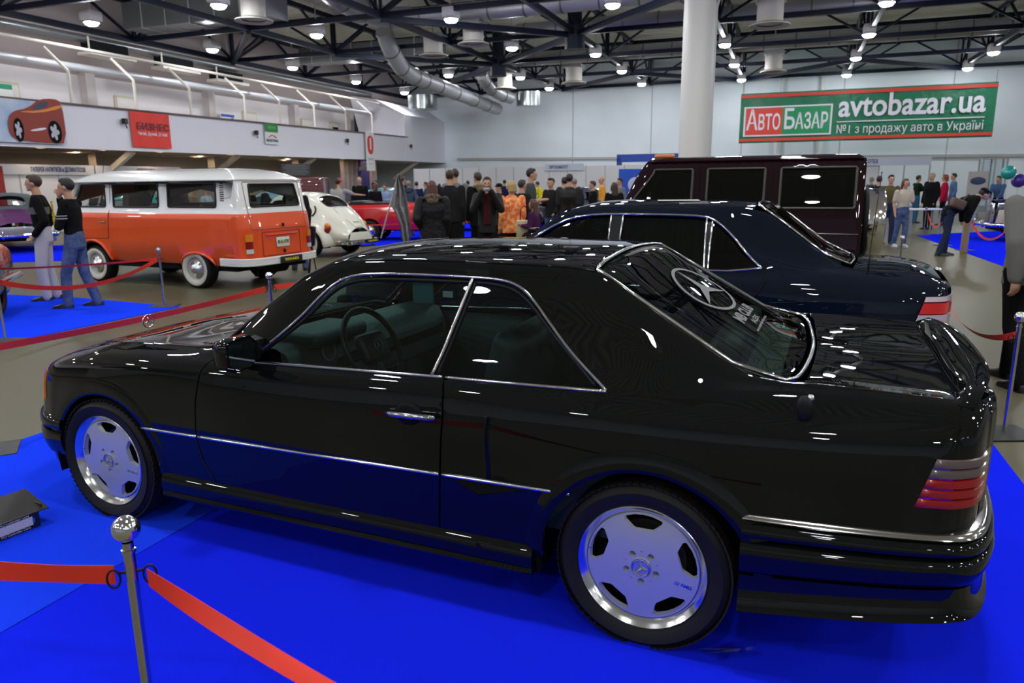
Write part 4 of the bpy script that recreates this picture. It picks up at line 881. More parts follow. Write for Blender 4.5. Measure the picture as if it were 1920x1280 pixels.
# ------------------------------------------------------------------ rounded small saloons
IV = mat('ivory_paint', (.80, .78, .66), .3, 0, 1, .4, crough=.03)
BGL = glass('small_car_glass', (.55, .6, .6), 1.45)
def beetle(name, label, x, y, yaw, m, full=True, group=None):
    r = car_root(name, label, x, y, yaw, group)
    k0 = [(2.5, .42, .35), (1.9, .58, .30), (.4, .62, .28), (-.3, .60, .30), (-.7, .48, .33), (-.9, .35, .36)]
    k1 = [(2.5, .45, .5), (1.9, .62, .5), (.4, .68, .5), (-.3, .66, .5), (-.7, .54, .45), (-.93, .40, .42)]
    k2 = [(2.5, .40, .70), (1.9, .62, .78), (.4, .70, .80), (-.3, .67, .72), (-.7, .53, .58), (-.94, .38, .50)]
    k3 = [(2.5, .36, .75), (1.9, .56, .86), (1.5, .64, .89), (.4, .67, .90), (0, .65, .88), (-.3, .61, .82), (-.7, .47, .66), (-.95, .33, .53)]
    k4 = [(2.5, .30, .78), (1.9, .48, .92), (1.6, .54, 1.0), (1.35, .56, 1.16), (.9, .57, 1.22), (.3, .57, 1.2), (-.05, .56, 1.08), (-.3, .54, .97), (-.7, .41, .76), (-.95, .27, .56)]
    k5 = [(2.5, .24, .80), (1.9, .40, .95), (1.65, .48, 1.02), (1.35, .50, 1.30), (1.1, .48, 1.39), (.6, .48, 1.41), (.2, .47, 1.36), (-.05, .45, 1.26), (-.3, .43, 1.10), (-.7, .33, .84), (-.95, .2, .60)]
    k6 = [(a, b_*.6, c+.04) for a, b_, c in k5]; k7 = [(a, 0, c+.065) for a, b_, c in k5]
    S_ = Surf([k0, k1, k2, k3, k4, k5, k6, k7]); c = Car(S_, r, .10)
    wq = smooth_poly([(.02, .935), (.50, .93), (.53, 1.26), (.36, 1.27), (.14, 1.2), (.0, 1.08), (-.04, .99)], 2); wd = smooth_poly([(.60, .93), (1.46, .93), (1.30, 1.22), (1.18, 1.28), (.62, 1.285)], 1)
    C_ = S_.C
    rw = smooth_poly([(.02, C_-1.35), (-.30, C_-1.55), (-.33, C_), (-.30, C_+1.55), (.02, C_+1.35), (.06, C_)], 2)
    ws = [(1.62, C_-1.6), (1.36, C_-1.5), (1.38, C_), (1.36, C_+1.5), (1.62, C_+1.6), (1.68, C_)]
    side = [(2.45, .45), (2.45, .72)]; outer = [('v', 2.45, 0.2), ('v', -.93, .2), ('v', -.93, 5.2)]+[('v', q, 5.2) for q in np.arange(-.9, 2.45, .1)]+[('v', 2.45, 5.2)]
    for sd in (1, -1):
        c.panel('body_side', c.poly(outer, 5.2), m, [c.poly(wq, 5.2), c.poly(wd, 5.2)], (sd,), rim=.02)
        for w in (wq, wd):
            c.panel('side_window', c.poly(w, 5.2), BGL, sides=(sd,), off=-.008, rim=0); b = MB(); b.tube(c.line(w+[w[0]], 5.2, sd, 0), .011, 6); ob('window_rubber', b, BLACKP, r, 180)
    top = [(2.45, 5.2), (-.93, 5.2), (-.93, 2*C_-5.2), (2.45, 2*C_-5.2)]
    c.panel('body_top', top, m, [rw, ws], rim=.02)
    c.panel('rear_window', rw, BGL, off=-.008, rim=0); c.panel('windscreen', ws, BGL, off=-.008, rim=0)
    b = MB(); P3 = S_.P([p[0] for p in rw], [p[1] for p in rw]); b.tube([tuple(p) for p in P3], .014, 6, loop=True); ob('window_rubber', b, BLACKP, r, 180)
    if full:
        b = MB(); q = smooth_poly([(-.36, C_-1.2), (-.90, C_-1.25), (-.92, C_), (-.90, C_+1.25), (-.36, C_+1.2), (-.36, C_)], 1); P3 = S_.P([p[0] for p in q], [p[1] for p in q]); b.tube([tuple(p) for p in P3], .006, 6, loop=True); ob('engine_lid_gap', b, mat('gap_tan', (.35, .3, .2), .7), r, 180)
        b = MB(); q = cs  # louvre crease for the side
        b = MB(); b.tube(c.line(smooth_poly([(-.06, .93), (-.12, .99), (-.12, 1.08), (-.07, 1.15)], 1, False), 5.2, 1, .01), .018, 8); ob('side_vent', b, BLACKP, r, 180)
    # wings: bulging lofted shells
    for xw, front in ((0, False), (2.4, True)):
        for sd in (1, -1):
            b = MB(); A = np.linspace(-.35, PI+(.25 if not front else .1), 22); rings = []
            for y_, R_, dz in ((.42, .50, .02), (.56, .505, .03), (.66, .49, .02), (.735, .455, .0), (.765, .41, -.01), (.76, .375, -.015), (.70, .37, -.015)):
                rings.append([(xw-(.04 if not front else -.04)+R_*math.cos(a)*(1.12 if (math.cos(a) < 0) != front else 1.0), sd*(y_-.10*max(0, -math.sin(a)+.1)), .30+dz+R_*math.sin(a)*(.96 if math.sin(a) > 0 else .5)) for a in A])
            b.loft(rings, 0, closed=False); ob('rear_wing' if not front else 'front_wing', b, m, r, 180)
            b = MB(); b.loft([[(xw+.38*math.cos(a), sd*y_, .30+.38*math.sin(a)) for a in A] for y_ in (.75, .4)], closed=False); ob('wheel_well', b, DARKIN, r)
            tyre(r, xw, sd*.72, .32, .16, .20, sd, wall=True); M = wheel_matrix(xw, sd*.715, .32, sd)
            b = MB(); b.lathe([(.0001, -.04), (.18, -.04), (.20, -.01), (.205, 0)], 32, 0, M); w_ = ob('wheel_rim', b, mat('rim_ivory', (.68, .66, .55), .4), r, 60)
            b = MB(); b.lathe([(.12, -.03), (.115, -.01), (.08, .02), (.0001, .035)], 28, 0, M); ob('hub_cap', b, CHROME, w_, 60)
            b = MB()
            for k in range(4): a = k*PI/2+.5; b.rbox((.15*math.cos(a), .15*math.sin(a), -.038), (.02, .05, .01), .004, rz=a)
            b.v = [tuple(M @ Vector(p)) for p in b.v]; ob('rim_slot', b, DARKIN, w_)
    for sd in (1, -1):
        b = MB(); M = Matrix.Translation((-.50, sd*.60, .66)) @ Matrix.Rotation(-.5, 4, 'Y') @ Matrix.Rotation(-sd*.35, 4, 'Z')
        b.ball((0, 0, -.03), .1, 14, 0, (.8, .8, 1.15), M); b.ball((-.005, 0, .06), .095, 14, 1, (.8, .8, .7), M); ob('tail_lamp', b, [TRED, AMB], r, 180)
        b = MB(); b.box((1.2, sd*.68, .29), (1.7, .2, .04)); ob('running_board', b, RUBBER, r)
    pl = smooth_poly([(-.78, .66), (-.92, .62), (-1.02, .45), (-1.05, 0), (-1.02, -.45), (-.92, -.62), (-.78, -.66)], 2, False)
    b = MB(); rings = []
    for (x_, y_) in pl: rings.append([(x_+.0, y_, .30), (x_-.02, y_*1.01, .315), (x_-.01, y_*1.005, .345), (x_-.02, y_*1.01, .375), (x_, y_, .39), (x_+.02, y_*.98, .345)])
    b.loft(rings, 0, True); ob('rear_bumper', b, CHROME, r, 50)
    b = MB(); b.box((.9, 0, .30), (3., .9, .12)); ob('floor_pan', b, DARKIN, r)
    b = MB(); b.loft([[(x_, y_*q_, z_) for q_ in (-1, -.8, -.4, 0, .4, .8, 1)] for x_, y_, z_ in ((-.92, .30, .56), (-.945, .36, .46), (-.95, .40, .36), (-.88, .42, .27))], closed=False); ob('rear_apron', b, m, r)
    for y_ in (.27, -.27): seat(r, .85, y_, .3, .45, mat('seat_red', (.3, .03, .02), .6), .4)
    return r
bt_ = beetle('saloon', 'ivory white round-backed vintage saloon parked behind the orange microbus', -4.30, 17.5, .54, IV)
plate(bt_, -.86, .0, .70, .21, .14, mat('plate_white', (.66, .68, .64), .5), 'WSH 881', mat('plate_blue', (.03, .04, .2), .5), sz=.06, fit=.2, ry=.5)
b = MB(); b.rbox((-.83, 0, .81), (.03, .2, .05), .012, ry=.6); ob('plate_lamp', b, IV, bt_)
plate(bt_, -1.08, -.25, .345, .42, .10, mat('plate_black', (.015, .015, .015), .4), 'VASHA-RADA', mat('plate_yellow', (.75, .62, .03), .5), sz=.05, fit=.32)
b = MB(); b.tube([(-1.0, .1, .25), (-1.08, .1, .24), (-1.08, -.3, .24), (-1.0, -.3, .25)], .02, 8); ob('tow_bar', b, BLACKP, bt_)
beetle('saloon', 'light blue round saloon whose roof shows above the ivory one', -6.6, 23.2, .45, mat('sky_paint', (.20, .40, .52), .3, 0, 1), False)
beetle('saloon', 'teal green round saloon seen through the microbus windows', -9.3, 19.9, .35, mat('teal_paint', (.0, .28, .20), .3, 0, 1), False)
beetle('saloon', 'dark teal round saloon behind the man in the red cap', -4.6, 31.0, .3, mat('petrol_paint', (.05, .22, .24), .3, 0, 1), False)
# ------------------------------------------------------------------ dark purple square off-roader
GP = mat('offroader_plum', (.014, .004, .007), .4, 0, .75, .0, crough=.02)
g_root = car_root('off_roader', 'boxy dark plum off-roader with chrome spare wheel cover behind the blue sedan', 3.33, 9.0, .38)
GG = glass('offroader_glass', (.015, .015, .017), 1.5)
def prof(x, zt, yb=.865): return x
g0 = [(3.12, .80, .42), (-.84, .80, .42)]; g1 = [(3.12, .85, .5), (3.05, .865, .5), (-.80, .865, .5), (-.84, .85, .5)]
g2 = [(3.12, .85, .95), (3.05, .865, .95), (-.80, .865, .95), (-.84, .85, .95)]
g3 = [(3.12, .83, 1.0), (3.05, .845, 1.02), (2.0, .845, 1.06), (1.95, .842, 1.12), (-.80, .842, 1.12), (-.84, .83, 1.12)]
g4 = [(3.12, .80, .99), (3.05, .81, 1.02), (2.02, .81, 1.10), (1.95, .835, 1.16), (-.80, .835, 1.16), (-.84, .82, 1.16)]
g5 = [(3.12, .78, 1.0), (3.05, .79, 1.03), (2.03, .80, 1.105), (1.5, .72, 1.82), (-.78, .72, 1.82), (-.84, .705, 1.80)]
g6 = [(3.12, .77, 1.005), (3.05, .78, 1.035), (2.03, .79, 1.11), (1.5, .70, 1.865), (-.78, .70, 1.865), (-.84, .69, 1.84)]
g7 = [(3.12, .74, 1.01), (3.05, .75, 1.04), (2.03, .76, 1.12), (1.5, .64, 1.90), (-.76, .64, 1.90), (-.84, .62, 1.87)]
g8 = [(3.12, 0, 1.015), (3.05, 0, 1.045), (2.03, 0, 1.13), (1.5, 0, 1.945), (-.76, 0, 1.945), (-.84, 0, 1.90)]
gs = Surf([g0, g1, g2, g3, g4, g5, g6, g7, g8], {2: .8, 6: .9, 4: .6}); gc = Car(gs, g_root, .12)
arG = [p for p in arc(2.50, .40, .45, -.0, PI, 16)]; arG2 = [p for p in arc(0, .40, .45, 0, PI, 16)]
def gw(x0, x1, sl0=0, sl1=0): return smooth_poly([(x0, 1.345), (x1, 1.345), (x1-sl1, 1.785), (x0+sl0, 1.785)], 0)
def rr(x0, x1, z0=1.345, z1=1.785, sa=0, sb=0, r=.05):
    return smooth_poly([(x0, z0+r), (x0, z0), (x0+r, z0), (x1-r, z0), (x1, z0), (x1, z0+r), (x1-sb, z1-r), (x1-sb, z1), (x1-sb-r, z1), (x0+sa+r, z1), (x0+sa, z1), (x0+sa, z1-r)], 2)
gwins = [rr(-.74, .03), rr(.20, .83), rr(1.0, 1.72, sb=.27)]
gbody = [('v', 3.10, 6), ('v', 3.10, .1)]+[(2.99, .42)]+arG+[(2.03, .42), (.47, .42)]+arG2+[(-.47, .42), ('v', -.83, .1), ('v', -.83, 6)]+[('v', x, 6.) for x in np.arange(-.8, 3.07, .1)]
for sd in (1, -1):
    gc.panel('body_side', gc.poly(gbody, 6.), GP, [gc.poly(w, 5.6) for w in gwins], (sd,), rim=.02)
    for w in gwins:
        gc.panel('side_window', gc.poly(w, 5.6), GG, sides=(sd,), off=-.008, rim=0)
        b = MB(); b.tube(gc.line(w+[w[0]], 5.6, sd, .002), .014, 8); ob('window_rubber', b, mat('rubber_grey', (.05, .045, .045), .4), g_root, 180)
    for x in (.11, .92): b = MB(); b.tube(gc.line([(x, .5), (x, 1.83)], 5.6, sd, 0), .006, 6); ob('door_gap', b, DARKIN, g_root, 180)
    b = MB(); b.tube(gc.line([(1.9, .86), (.45, .86)], 5.6, sd, .02), .022, 8, flat=.5); b.tube(gc.line([(-.3, .86), (-.80, .86)], 5.6, sd, .02), .022, 8, flat=.5); b.tube(gc.line([(1.9, 1.09), (-.80, 1.07)], 5.6, sd, .006), .006, 6); ob('side_strip', b, mat('strip_grey', (.25, .22, .22), .2, .8), g_root, 180)
    b = MB(); b.tube(gc.vline([(1.5, 6.05), (-.8, 6.05)], sd, .015), .012, 8); ob('gutter', b, GP, g_root, 180)
    for x in (.25, 1.08): b = MB(); b.rbox((x, sd*.885, 1.02), (.14, .03, .03), .01); ob('door_handle', b, BLACKP, g_root)
    b = MB(); b.rbox((-.86, sd*.78, .72), (.04, .12, .22), .01); ob('tail_lamp', b, TRED, g_root)
    b = MB(); b.rbox((2.95, sd*.78, 1.06), (.16, .1, .06), .02); b.rbox((1.93, sd*1.0, 1.30), (.1, .2, .22), .03) ; ob('corner_lamp', b, GP, g_root)
gc.panel('roof', [(1.52, 6.), (-.82, 6.), (-.82, 2*gs.C-6), (1.52, 2*gs.C-6)], GP)
gc.panel('bonnet', [(3.07, 6.), (2.05, 6.), (2.05, 2*gs.C-6), (3.07, 2*gs.C-6)], GP, step=.15)
gc.panel('windscreen', [(2.0, 6.3), (1.56, 6.3), (1.56, 2*gs.C-6.3), (2.0, 2*gs.C-6.3)], GG, rim=0)
b = MB(); P = [tuple(p) for p in gs.P(np.full(24, -.83), np.linspace(.1, 2*gs.C-.1, 24))]; b.add(P, [tuple(range(24))]); ob('end_panel', b, GP, g_root); b = MB(); P = [tuple(p) for p in gs.P(np.full(24, 3.10), np.linspace(.1, 2*gs.C-.1, 24))]; b.add(P, [tuple(range(24))[::-1]]); ob('end_panel', b, GP, g_root)
b = MB(); b.box((1.15, 0, .5), (3.8, 1.4, .2)); b.rbox((-.9, 0, .48), (.12, 1.6, .16), .03); b.rbox((3.2, 0, .5), (.14, 1.7, .2), .03); ob('chassis', b, DARKIN, g_root)
b = MB(); b.lathe([(.0001, 0), (.372, 0), (.386, .015), (.39, .05), (.386, .2), (.37, .225), (.30, .24), (.0001, .25)], 48, 0, Matrix.Translation((-.87, 0, 1.16)) @ Matrix.Rotation(-PI/2, 4, 'Y')); sp = ob('spare_wheel_cover', b, mat('polished_steel', (.85, .82, .78), .10, 1), g_root, 35)
b = MB(); b.lathe([(.375, .0), (.40, .02), (.40, .06), (.385, .07)], 48, 0, Matrix.Translation((-.855, 0, 1.16)) @ Matrix.Rotation(-PI/2, 4, 'Y')); ob('spare_tyre', b, RUBBER, g_root, 60)
for x in (0, 2.50):
    for sd in (1, -1): tyre(g_root, x, sd*.86, .38, .26, .22, sd); b = MB(); b.lathe([(.0001, -.03), (.12, -.02), (.2, -.03), (.22, 0)], 28, 0, wheel_matrix(x, sd*.855, .38, sd)); ob('wheel_disc', b, mat('alloy_grey', (.5, .5, .52), .3, .8), g_root, 50)
# roof box line: small orange beacon on the roof front
b = MB(); b.rbox((0, 0, 0), (.24, .1, .05), .02); o = ob('beacon_bar', b, mat('beacon_orange', (.75, .25, .1), .3)); o.location = g_root.matrix_basis @ Vector((1.42, .25, 1.955)); o.rotation_euler = (0, 0, PI-.38); tag(o, 'flat orange beacon on the front of the off-roader roof', 'beacon')
# ------------------------------------------------------------------ dark blue sedan behind the coupe
SED = mat('sedan_navy', (.0035, .007, .015), .4, 0, .75, .0, crough=.015)
sd_root = car_root('sedan', 'long dark blue four-door sedan parked directly behind the black coupe', 2.30, 6.15, .405)
L = lambda *p: list(p)
s0 = L((4.0, .6, .22), (3.7, .76, .22), (3.0, .86, .2), (0, .86, .2), (-.8, .84, .24), (-1.1, .74, .25), (-1.18, .5, .28))
s1 = L((4.0, .66, .38), (3.7, .83, .38), (3.0, .925, .36), (0, .925, .36), (-.8, .90, .38), (-1.1, .80, .40), (-1.18, .6, .42))
s2 = L((4.0, .68, .58), (3.7, .84, .58), (3.0, .935, .58), (0, .94, .59), (-.8, .915, .60), (-1.1, .82, .60), (-1.18, .62, .6))
s3 = L((4.0, .65, .70), (3.7, .82, .75), (3.0, .925, .79), (0, .93, .82), (-.8, .905, .84), (-1.1, .81, .84), (-1.18, .62, .82))
s4 = L((4.0, .60, .74), (3.7, .78, .83), (3.0, .89, .885), (2.2, .89, .91), (0, .895, .93), (-.8, .85, .93), (-1.1, .77, .91), (-1.18, .58, .88))
s5 = L((4.0, .5, .76), (3.7, .70, .86), (3.0, .82, .925), (2.2, .83, .955), (0, .835, .975), (-.4, .80, .99), (-.8, .76, .975), (-1.1, .70, .945), (-1.18, .55, .90))
s6 = L((4.0, .45, .765), (3.7, .62, .865), (3.0, .74, .93), (2.3, .77, .965), (2.15, .77, 1.02), (2.0, .765, 1.10), (1.6, .77, 1.16), (1.2, .77, 1.18), (.6, .77, 1.18), (.3, .77, 1.14), (.05, .775, 1.06), (-.2, .78, 1.01), (-.5, .745, 1.0), (-.9, .70, .985), (-1.1, .66, .95), (-1.18, .5, .905))
s7 = L((4.0, .42, .767), (3.7, .58, .868), (3.0, .69, .935), (2.35, .74, .972), (2.15, .71, 1.10), (2.0, .695, 1.20), (1.75, .675, 1.35), (1.5, .665, 1.405), (1.2, .66, 1.418), (.7, .66, 1.415), (.5, .665, 1.38), (.3, .685, 1.25), (.05, .71, 1.10), (-.2, .73, 1.03), (-.5, .71, 1.01), (-.9, .67, .99), (-1.1, .63, .955), (-1.18, .48, .908))
s8 = L((4.0, .40, .768), (3.7, .54, .87), (3.0, .66, .938), (2.4, .71, .975), (2.28, .69, 1.02), (2.15, .66, 1.13), (2.0, .64, 1.24), (1.75, .62, 1.40), (1.5, .61, 1.45), (1.2, .605, 1.462), (.7, .60, 1.462), (.3, .59, 1.45), (.15, .585, 1.43), (-.1, .60, 1.27), (-.3, .62, 1.12), (-.46, .65, 1.03), (-.6, .66, 1.01), (-.9, .63, .995), (-1.1, .60, .958), (-1.18, .46, .91))
s9 = [(x, y*.55, z+.03 if -.1 < x < 3 else z+.015) for x, y, z in s8]
s10 = [(x, 0, z+.012) for x, y, z in s9]
ss = Surf([s0, s1, s2, s3, s4, s5, s6, s7, s8, s9, s10], {4: .3}); sg = 8.; sc_ = Car(ss, sd_root, .07)
SG = glass('sedan_glass', (.10, .13, .12), 1.5)
arF2 = [p for p in arc(3.04, .33, .38, -.1, PI+.1, 20) if p[1] > .29]; arR2 = [p for p in arc(0, .33, .38, -.1, PI+.1, 20) if p[1] > .29]
dr = smooth_poly([(.44, .30), (.42, .60), (.10, .78), (.02, .90), (.045, .965)], 1, False)
body = [('v', 3.98, 8), ('v', 3.98, 1.2)]+[(3.43, .30)]+[p for p in arF2 if p[0] > 0]+[(2.6, .29), (1.25+.02, .29), (.46, .29)]+arR2+[(-.42, .30), (-1.1, .30), ('v', -1.17, 1), (-1.17, .60), (-.93, .62), (-1.0, .86), (-1.17, .865), ('v', -1.17, 7.98), ('v', -1.1, 7.98)]
win_s = smooth_poly([(.075, .985), (.20, 1.09), (.33, 1.23), (.46, 1.345), (.56, 1.385), (.8, 1.395), (1.3, 1.398), (1.55, 1.385), (1.75, 1.33), (2.0, 1.18), (2.18, 1.05), (2.2, .985), (1.2, .972)], 1)
for sd in (1, -1):
    sc_.panel('body_side', sc_.poly(body+[('v', x, 7.98) for x in np.arange(-1.05, 3.98, .1)], sg), SED, [sc_.poly(win_s, sg)], (sd,), rim=.02)
    sc_.panel('side_window', sc_.poly(win_s, sg), SG, sides=(sd,), off=-.015, rim=0)
    b = MB(); b.tube(sc_.line(win_s+[win_s[0]], sg, sd, .004), .011, 8); ob('window_trim', b, CHROME, sd_root, 180)
    for a, c in (((.53, .98), (.545, 1.372)), ((1.22, .98), (1.21, 1.395)), ((1.31, .98), (1.31, 1.395)), ((.50, .98), (.50, 1.352))): b = MB(); b.tube(sc_.line([a, c], sg, sd, .004), .008, 6); ob('pillar_trim', b, CHROME, sd_root, 180)
    b2 = MB(); b2.loft([sc_.line([(1.22, .975), (1.21, 1.395)], sg, sd, .001), sc_.line([(1.31, .975), (1.31, 1.395)], sg, sd, .001)], closed=False); ob('pillar', b2, BLACKP, sd_root, 180)
    b2 = MB(); b2.loft([sc_.line([(.50, .975), (.50, 1.35)], sg, sd, .001), sc_.line([(.53, .975), (.545, 1.37)], sg, sd, .001)], closed=False)
    ob('pillar', b2, BLACKP, sd_root, 180)
    b = MB(); b.tube(sc_.line(smooth_poly([(.065, .985), (.06, .955), (.13, .80), (.40, .66), (.44, .5), (.45, .3)], 2, False), sg, sd, .0), .006, 6); b.tube(sc_.line([(1.25, .98), (1.24, .3)], sg, sd, .0), .005, 6); ob('door_gap', b, DARKIN, sd_root, 180)
    b = MB(); b.tube(sc_.line([(.24, .845), (.42, .842)], sg, sd, .02), .013, 8); b.tube(sc_.line([(1.38, .845), (1.56, .845)], sg, sd, .02), .013, 8); ob('door_handle', b, mat('handle_chrome', (.5, .5, .52), .12, 1), sd_root, 180)
    b = MB(); P0_ = sc_.line([(-.90, .64), (-.93, .72), (-.99, .86)], sg, sd, .006)
    def lampring(z, o_): return [tuple(np.array(q)*[1, sd, 1]) for q in [list(ss.P([x], ss.vz(x, z, sg))[0]+ss.N([x], ss.vz(x, z, sg))[0]*o_) for x in np.linspace(-.905-.08*(z-.60)/.26, -1.165, 10)]]+[(-1.2, sd*.45, z)]
    for z0, z1, mi in ((.60, .735, 1), (.739, .818, 0), (.822, .86, 1)): b.loft([lampring(z, o_) for z, o_ in ((z0, 0), (z0+.004, .010), (z1-.004, .010), (z1, 0))], mi, closed=False)
    ob('tail_lamp', b, [mat('lamp_red_bright', (.75, .02, .02), .2, 0, 1), mat('lamp_pink', (.62, .48, .52), .2, 0, 1)], sd_root, 60)
sc_.panel('roof', curved(1.72, .17, 8.05, 0, .04) if 0 else [(1.70, 8.03), (.20, 8.03), (.23, ss.C), (.20, 2*ss.C-8.03), (1.70, 2*ss.C-8.03), (1.73, ss.C)], SED)
sc_.panel('bonnet', [(3.95, 8.02), (2.48, 8.02), (2.50, ss.C), (2.48, 2*ss.C-8.02), (3.95, 2*ss.C-8.02)], SED, step=.09)
sc_.panel('boot_lid', [(-.52, 8.02), (-1.10, 8.02), (-1.10, 2*ss.C-8.02), (-.52, 2*ss.C-8.02), (-.58, ss.C)], SED)
sc_.panel('windscreen', [(2.40, 8.1), (1.73, 8.1), (1.75, ss.C), (1.73, 2*ss.C-8.1), (2.40, 2*ss.C-8.1), (2.46, ss.C)], SG, rim=0)
sc_.panel('rear_window', smooth_poly([(.15, 8.15), (-.46, 8.15), (-.54, ss.C), (-.46, 2*ss.C-8.15), (.15, 2*ss.C-8.15), (.19, ss.C)], 1), glass('sedan_rear_glass', (.25, .36, .32), 1.7), rim=0)
q = smooth_poly([(.17, 8.08), (-.48, 8.08), (-.56, ss.C), (-.48, 2*ss.C-8.08), (.17, 2*ss.C-8.08), (.21, ss.C)], 1); P3 = ss.P([p[0] for p in q], [p[1] for p in q]); b = MB(); b.tube([tuple(p) for p in P3], .011, 8, loop=True); ob('rear_window_trim', b, chr_d, sd_root, 180)
b = MB(); P = [tuple(p) for p in ss.P(np.full(30, -1.17), np.linspace(1, 2*ss.C-1, 30))]; b.add(P, [tuple(range(30))]); ob('end_panel', b, SED, sd_root); b = MB(); P = [tuple(p) for p in ss.P(np.full(30, 3.98), np.linspace(1, 2*ss.C-1, 30))]; b.add(P, [tuple(range(30))[::-1]]); ob('end_panel', b, SED, sd_root)
b = MB()
for y in (.7, -.7): pass
b.loft([[(x, y, z) for y in (-.9, .9)] for x, z in ((-.75, .24), (-1.22, .26), (-1.24, .56), (-1.15, .60))], closed=False); b.rbox((-1.15, 0, .45), (.16, 1.66, .3), .06); ob('rear_bumper', b, SED, sd_root)
b = MB(); b.rbox((4.0, 0, .45), (.16, 1.5, .3), .06); ob('front_bumper', b, SED, sd_root)
b = MB(); b.box((1.4, 0, .3), (4.9, 1.5, .16)); ob('floor_pan', b, DARKIN, sd_root)
for x in (0, 3.04):
    for sd in (1, -1): tyre(sd_root, x, sd*.915, .33, .235, .21, sd); b = MB(); b.lathe([(.0001, -.03), (.12, -.02), (.2, -.03), (.21, 0)], 28, 0, wheel_matrix(x, sd*.91, .33, sd)); ob('wheel_disc', b, mat('alloy_grey', (.5, .5, .52), .3, .8), sd_root, 50)
for y in (.38, -.38):
    seat(sd_root, 1.35, y, .35, .58, DARKIN); 
b = MB(); b.rbox((.3, 0, .62), (.5, 1.4, .2), .06); b.rbox((.02, 0, .88), (.18, 1.4, .5), .06, ry=-.3); ob('rear_bench', b, DARKIN, sd_root)
cm = mat('curtain_grey', (.13, .15, .14), .9)
for sd in (1, -1):
    b = MB(); b.loft([[(x, sd*(.70-(z-.97)*.22+.010*math.sin(x*75)), z) for x in np.linspace(.56, 1.19, 90)] for z in (.99, 1.37)], closed=False); ob('window_curtain', b, cm, sd_root, 180)
b = MB(); b.loft([[(x, y, z) for y in (-.62, .62)] for x, z in ((.1, .99), (-.45, .99))], closed=False); ob('parcel_shelf', b, DARKIN, sd_root)
# sheet of paper on the roof, long aerial
b = MB(); b.box((0, 0, 0), (.34, .13, .004), rx=.03); o = ob('paper_sheet', b, mat('paper_cream', (.55, .53, .46), .6), None, 0); wp_ = sd_root.matrix_basis @ Vector((.84, .30, 1.500)); o.location = wp_; o.rotation_euler = (0, 0, -.1); tag(o, 'cream paper sheet lying on the roof of the blue sedan', 'paper')
b = MB(); b.ball((0, 0, 0), .02, 10); b.tube([(0, 0, 0), (-.005, -.04, .20)], .007, 6); b.tube([(-.005, -.04, .2), (-.035, -.13, .72)], .003, 6); b.ball((-.035, -.13, .72), .006, 6); ae = ob('aerial', b, BLACKP, sd_root, 180); ae.location = (-.62, .70, .985)
# ------------------------------------------------------------------ orange and white bus
ORA = mat('bus_orange', (.80, .085, .012), .3, 0, 1, .4, crough=.03); BWH = mat('bus_white', (.80, .79, .76), .3, 0, 1, .4, crough=.03)
VGL = glass('bus_glass', (.72, .78, .76), 1.45)
v_root = car_root('microbus', 'orange and white vintage microbus with whitewall tyres seen from behind at left', -4.82, 12.60, .43)
vf = lambda y, z, fr=1: [(-.93, y*.998, z), (-.75, y, z), (2.6, y, z), (3.0, y*.95, z), (3.2, y*.8, z), (3.28, y*.6, z)]
vs_ = Surf([vf(.78, .38), vf(.825, .46), vf(.84, .80), vf(.84, 1.10), vf(.835, 1.195), vf(.815, 1.225), vf(.795, 1.28), vf(.765, 1.69), vf(.765, 1.74)], {5: .7}); vc = Car(vs_, v_root, .12)
class Tail:
    """rounded rear (or front) face: plan superellipse that meets the side skin"""
    def __init__(s, surf, x0, D, n=5., lean=None, sign=-1):
        s.S = surf; s.x0 = x0; s.D = D; s.n = n; s.lean = lean or (lambda z: 0*z); s.sg = sign; zz = np.linspace(.2, 2.2, 200)
        vs = [surf.vz(x0, z, surf.C) for z in zz]; s.zz = zz; s.w = surf.P(np.full(200, x0), vs)[:, 1]
    def W(s, z): return np.interp(z, s.zz, s.w)
    def P(s, t, z):
        th = t*PI/2; W = s.W(z); y = W*np.sign(np.sin(th))*np.abs(np.sin(th))**(2/s.n); d = s.D*np.abs(np.cos(th))**(2/s.n)
        return np.stack([s.x0+s.sg*d*(1+s.lean(z)), y, z], 1)
    def fn(s, t, z):
        t = np.clip(t, -.9999, .9999); e = 2e-3; a = s.P(np.clip(t+e, -1, 1), z)-s.P(np.clip(t-e, -1, 1), z); b = s.P(t, z+e)-s.P(t, z-e)
        n = np.cross(a, b); n /= np.linalg.norm(n, axis=1, keepdims=True)+1e-12; n *= np.where(n[:, :1]*s.sg < 0, -1, 1); return s.P(t, z), n
    def poly(s, pts):
        out = []
        for (y, z) in resample(pts, .04): out.append((np.sign(y)*math.asin(min(abs(y)/float(s.W(z)), 1)**(s.n/2))*2/PI, z))
        return out
    def panel(s, name, pts, m, holes=(), raw=False, off=0., rim=.012, step=.06, parent=None):
        o = pts if raw else s.poly(pts)
        P, F, N = cdt_panel(s.fn, o, [h if raw == 2 else s.poly(h) for h in holes], step, .04, rim, off=off); return panel_ob(name, [(P, F, N)], m, parent)
    def line(s, pts, off=0.):
        q = s.poly(pts); P, N = s.fn(np.array([a for a, b in q]), np.array([b for a, b in q])); return [tuple(p) for p in P+N*off]
vt = Tail(vs_, -.93, .20, 3.3, lambda z: -np.clip((z-1.0)/.75, 0, 1)*.75)
def rrect(x0, x1, z0, z1, r=.06, sa=0., sb=0.): return smooth_poly([(x0, z0+r), (x0, z0), (x0+r, z0), (x1-r, z0), (x1, z0), (x1, z0+r), (x1-sb, z1-r), (x1-sb, z1), (x1-sb-r, z1), (x0+sa+r, z1), (x0+sa, z1), (x0+sa, z1-r)], 2)
vw = [rrect(-.55, .50, 1.315, 1.685), rrect(.72, 1.80, 1.31, 1.685), rrect(2.0, 2.78, 1.31, 1.68, sb=.18)]
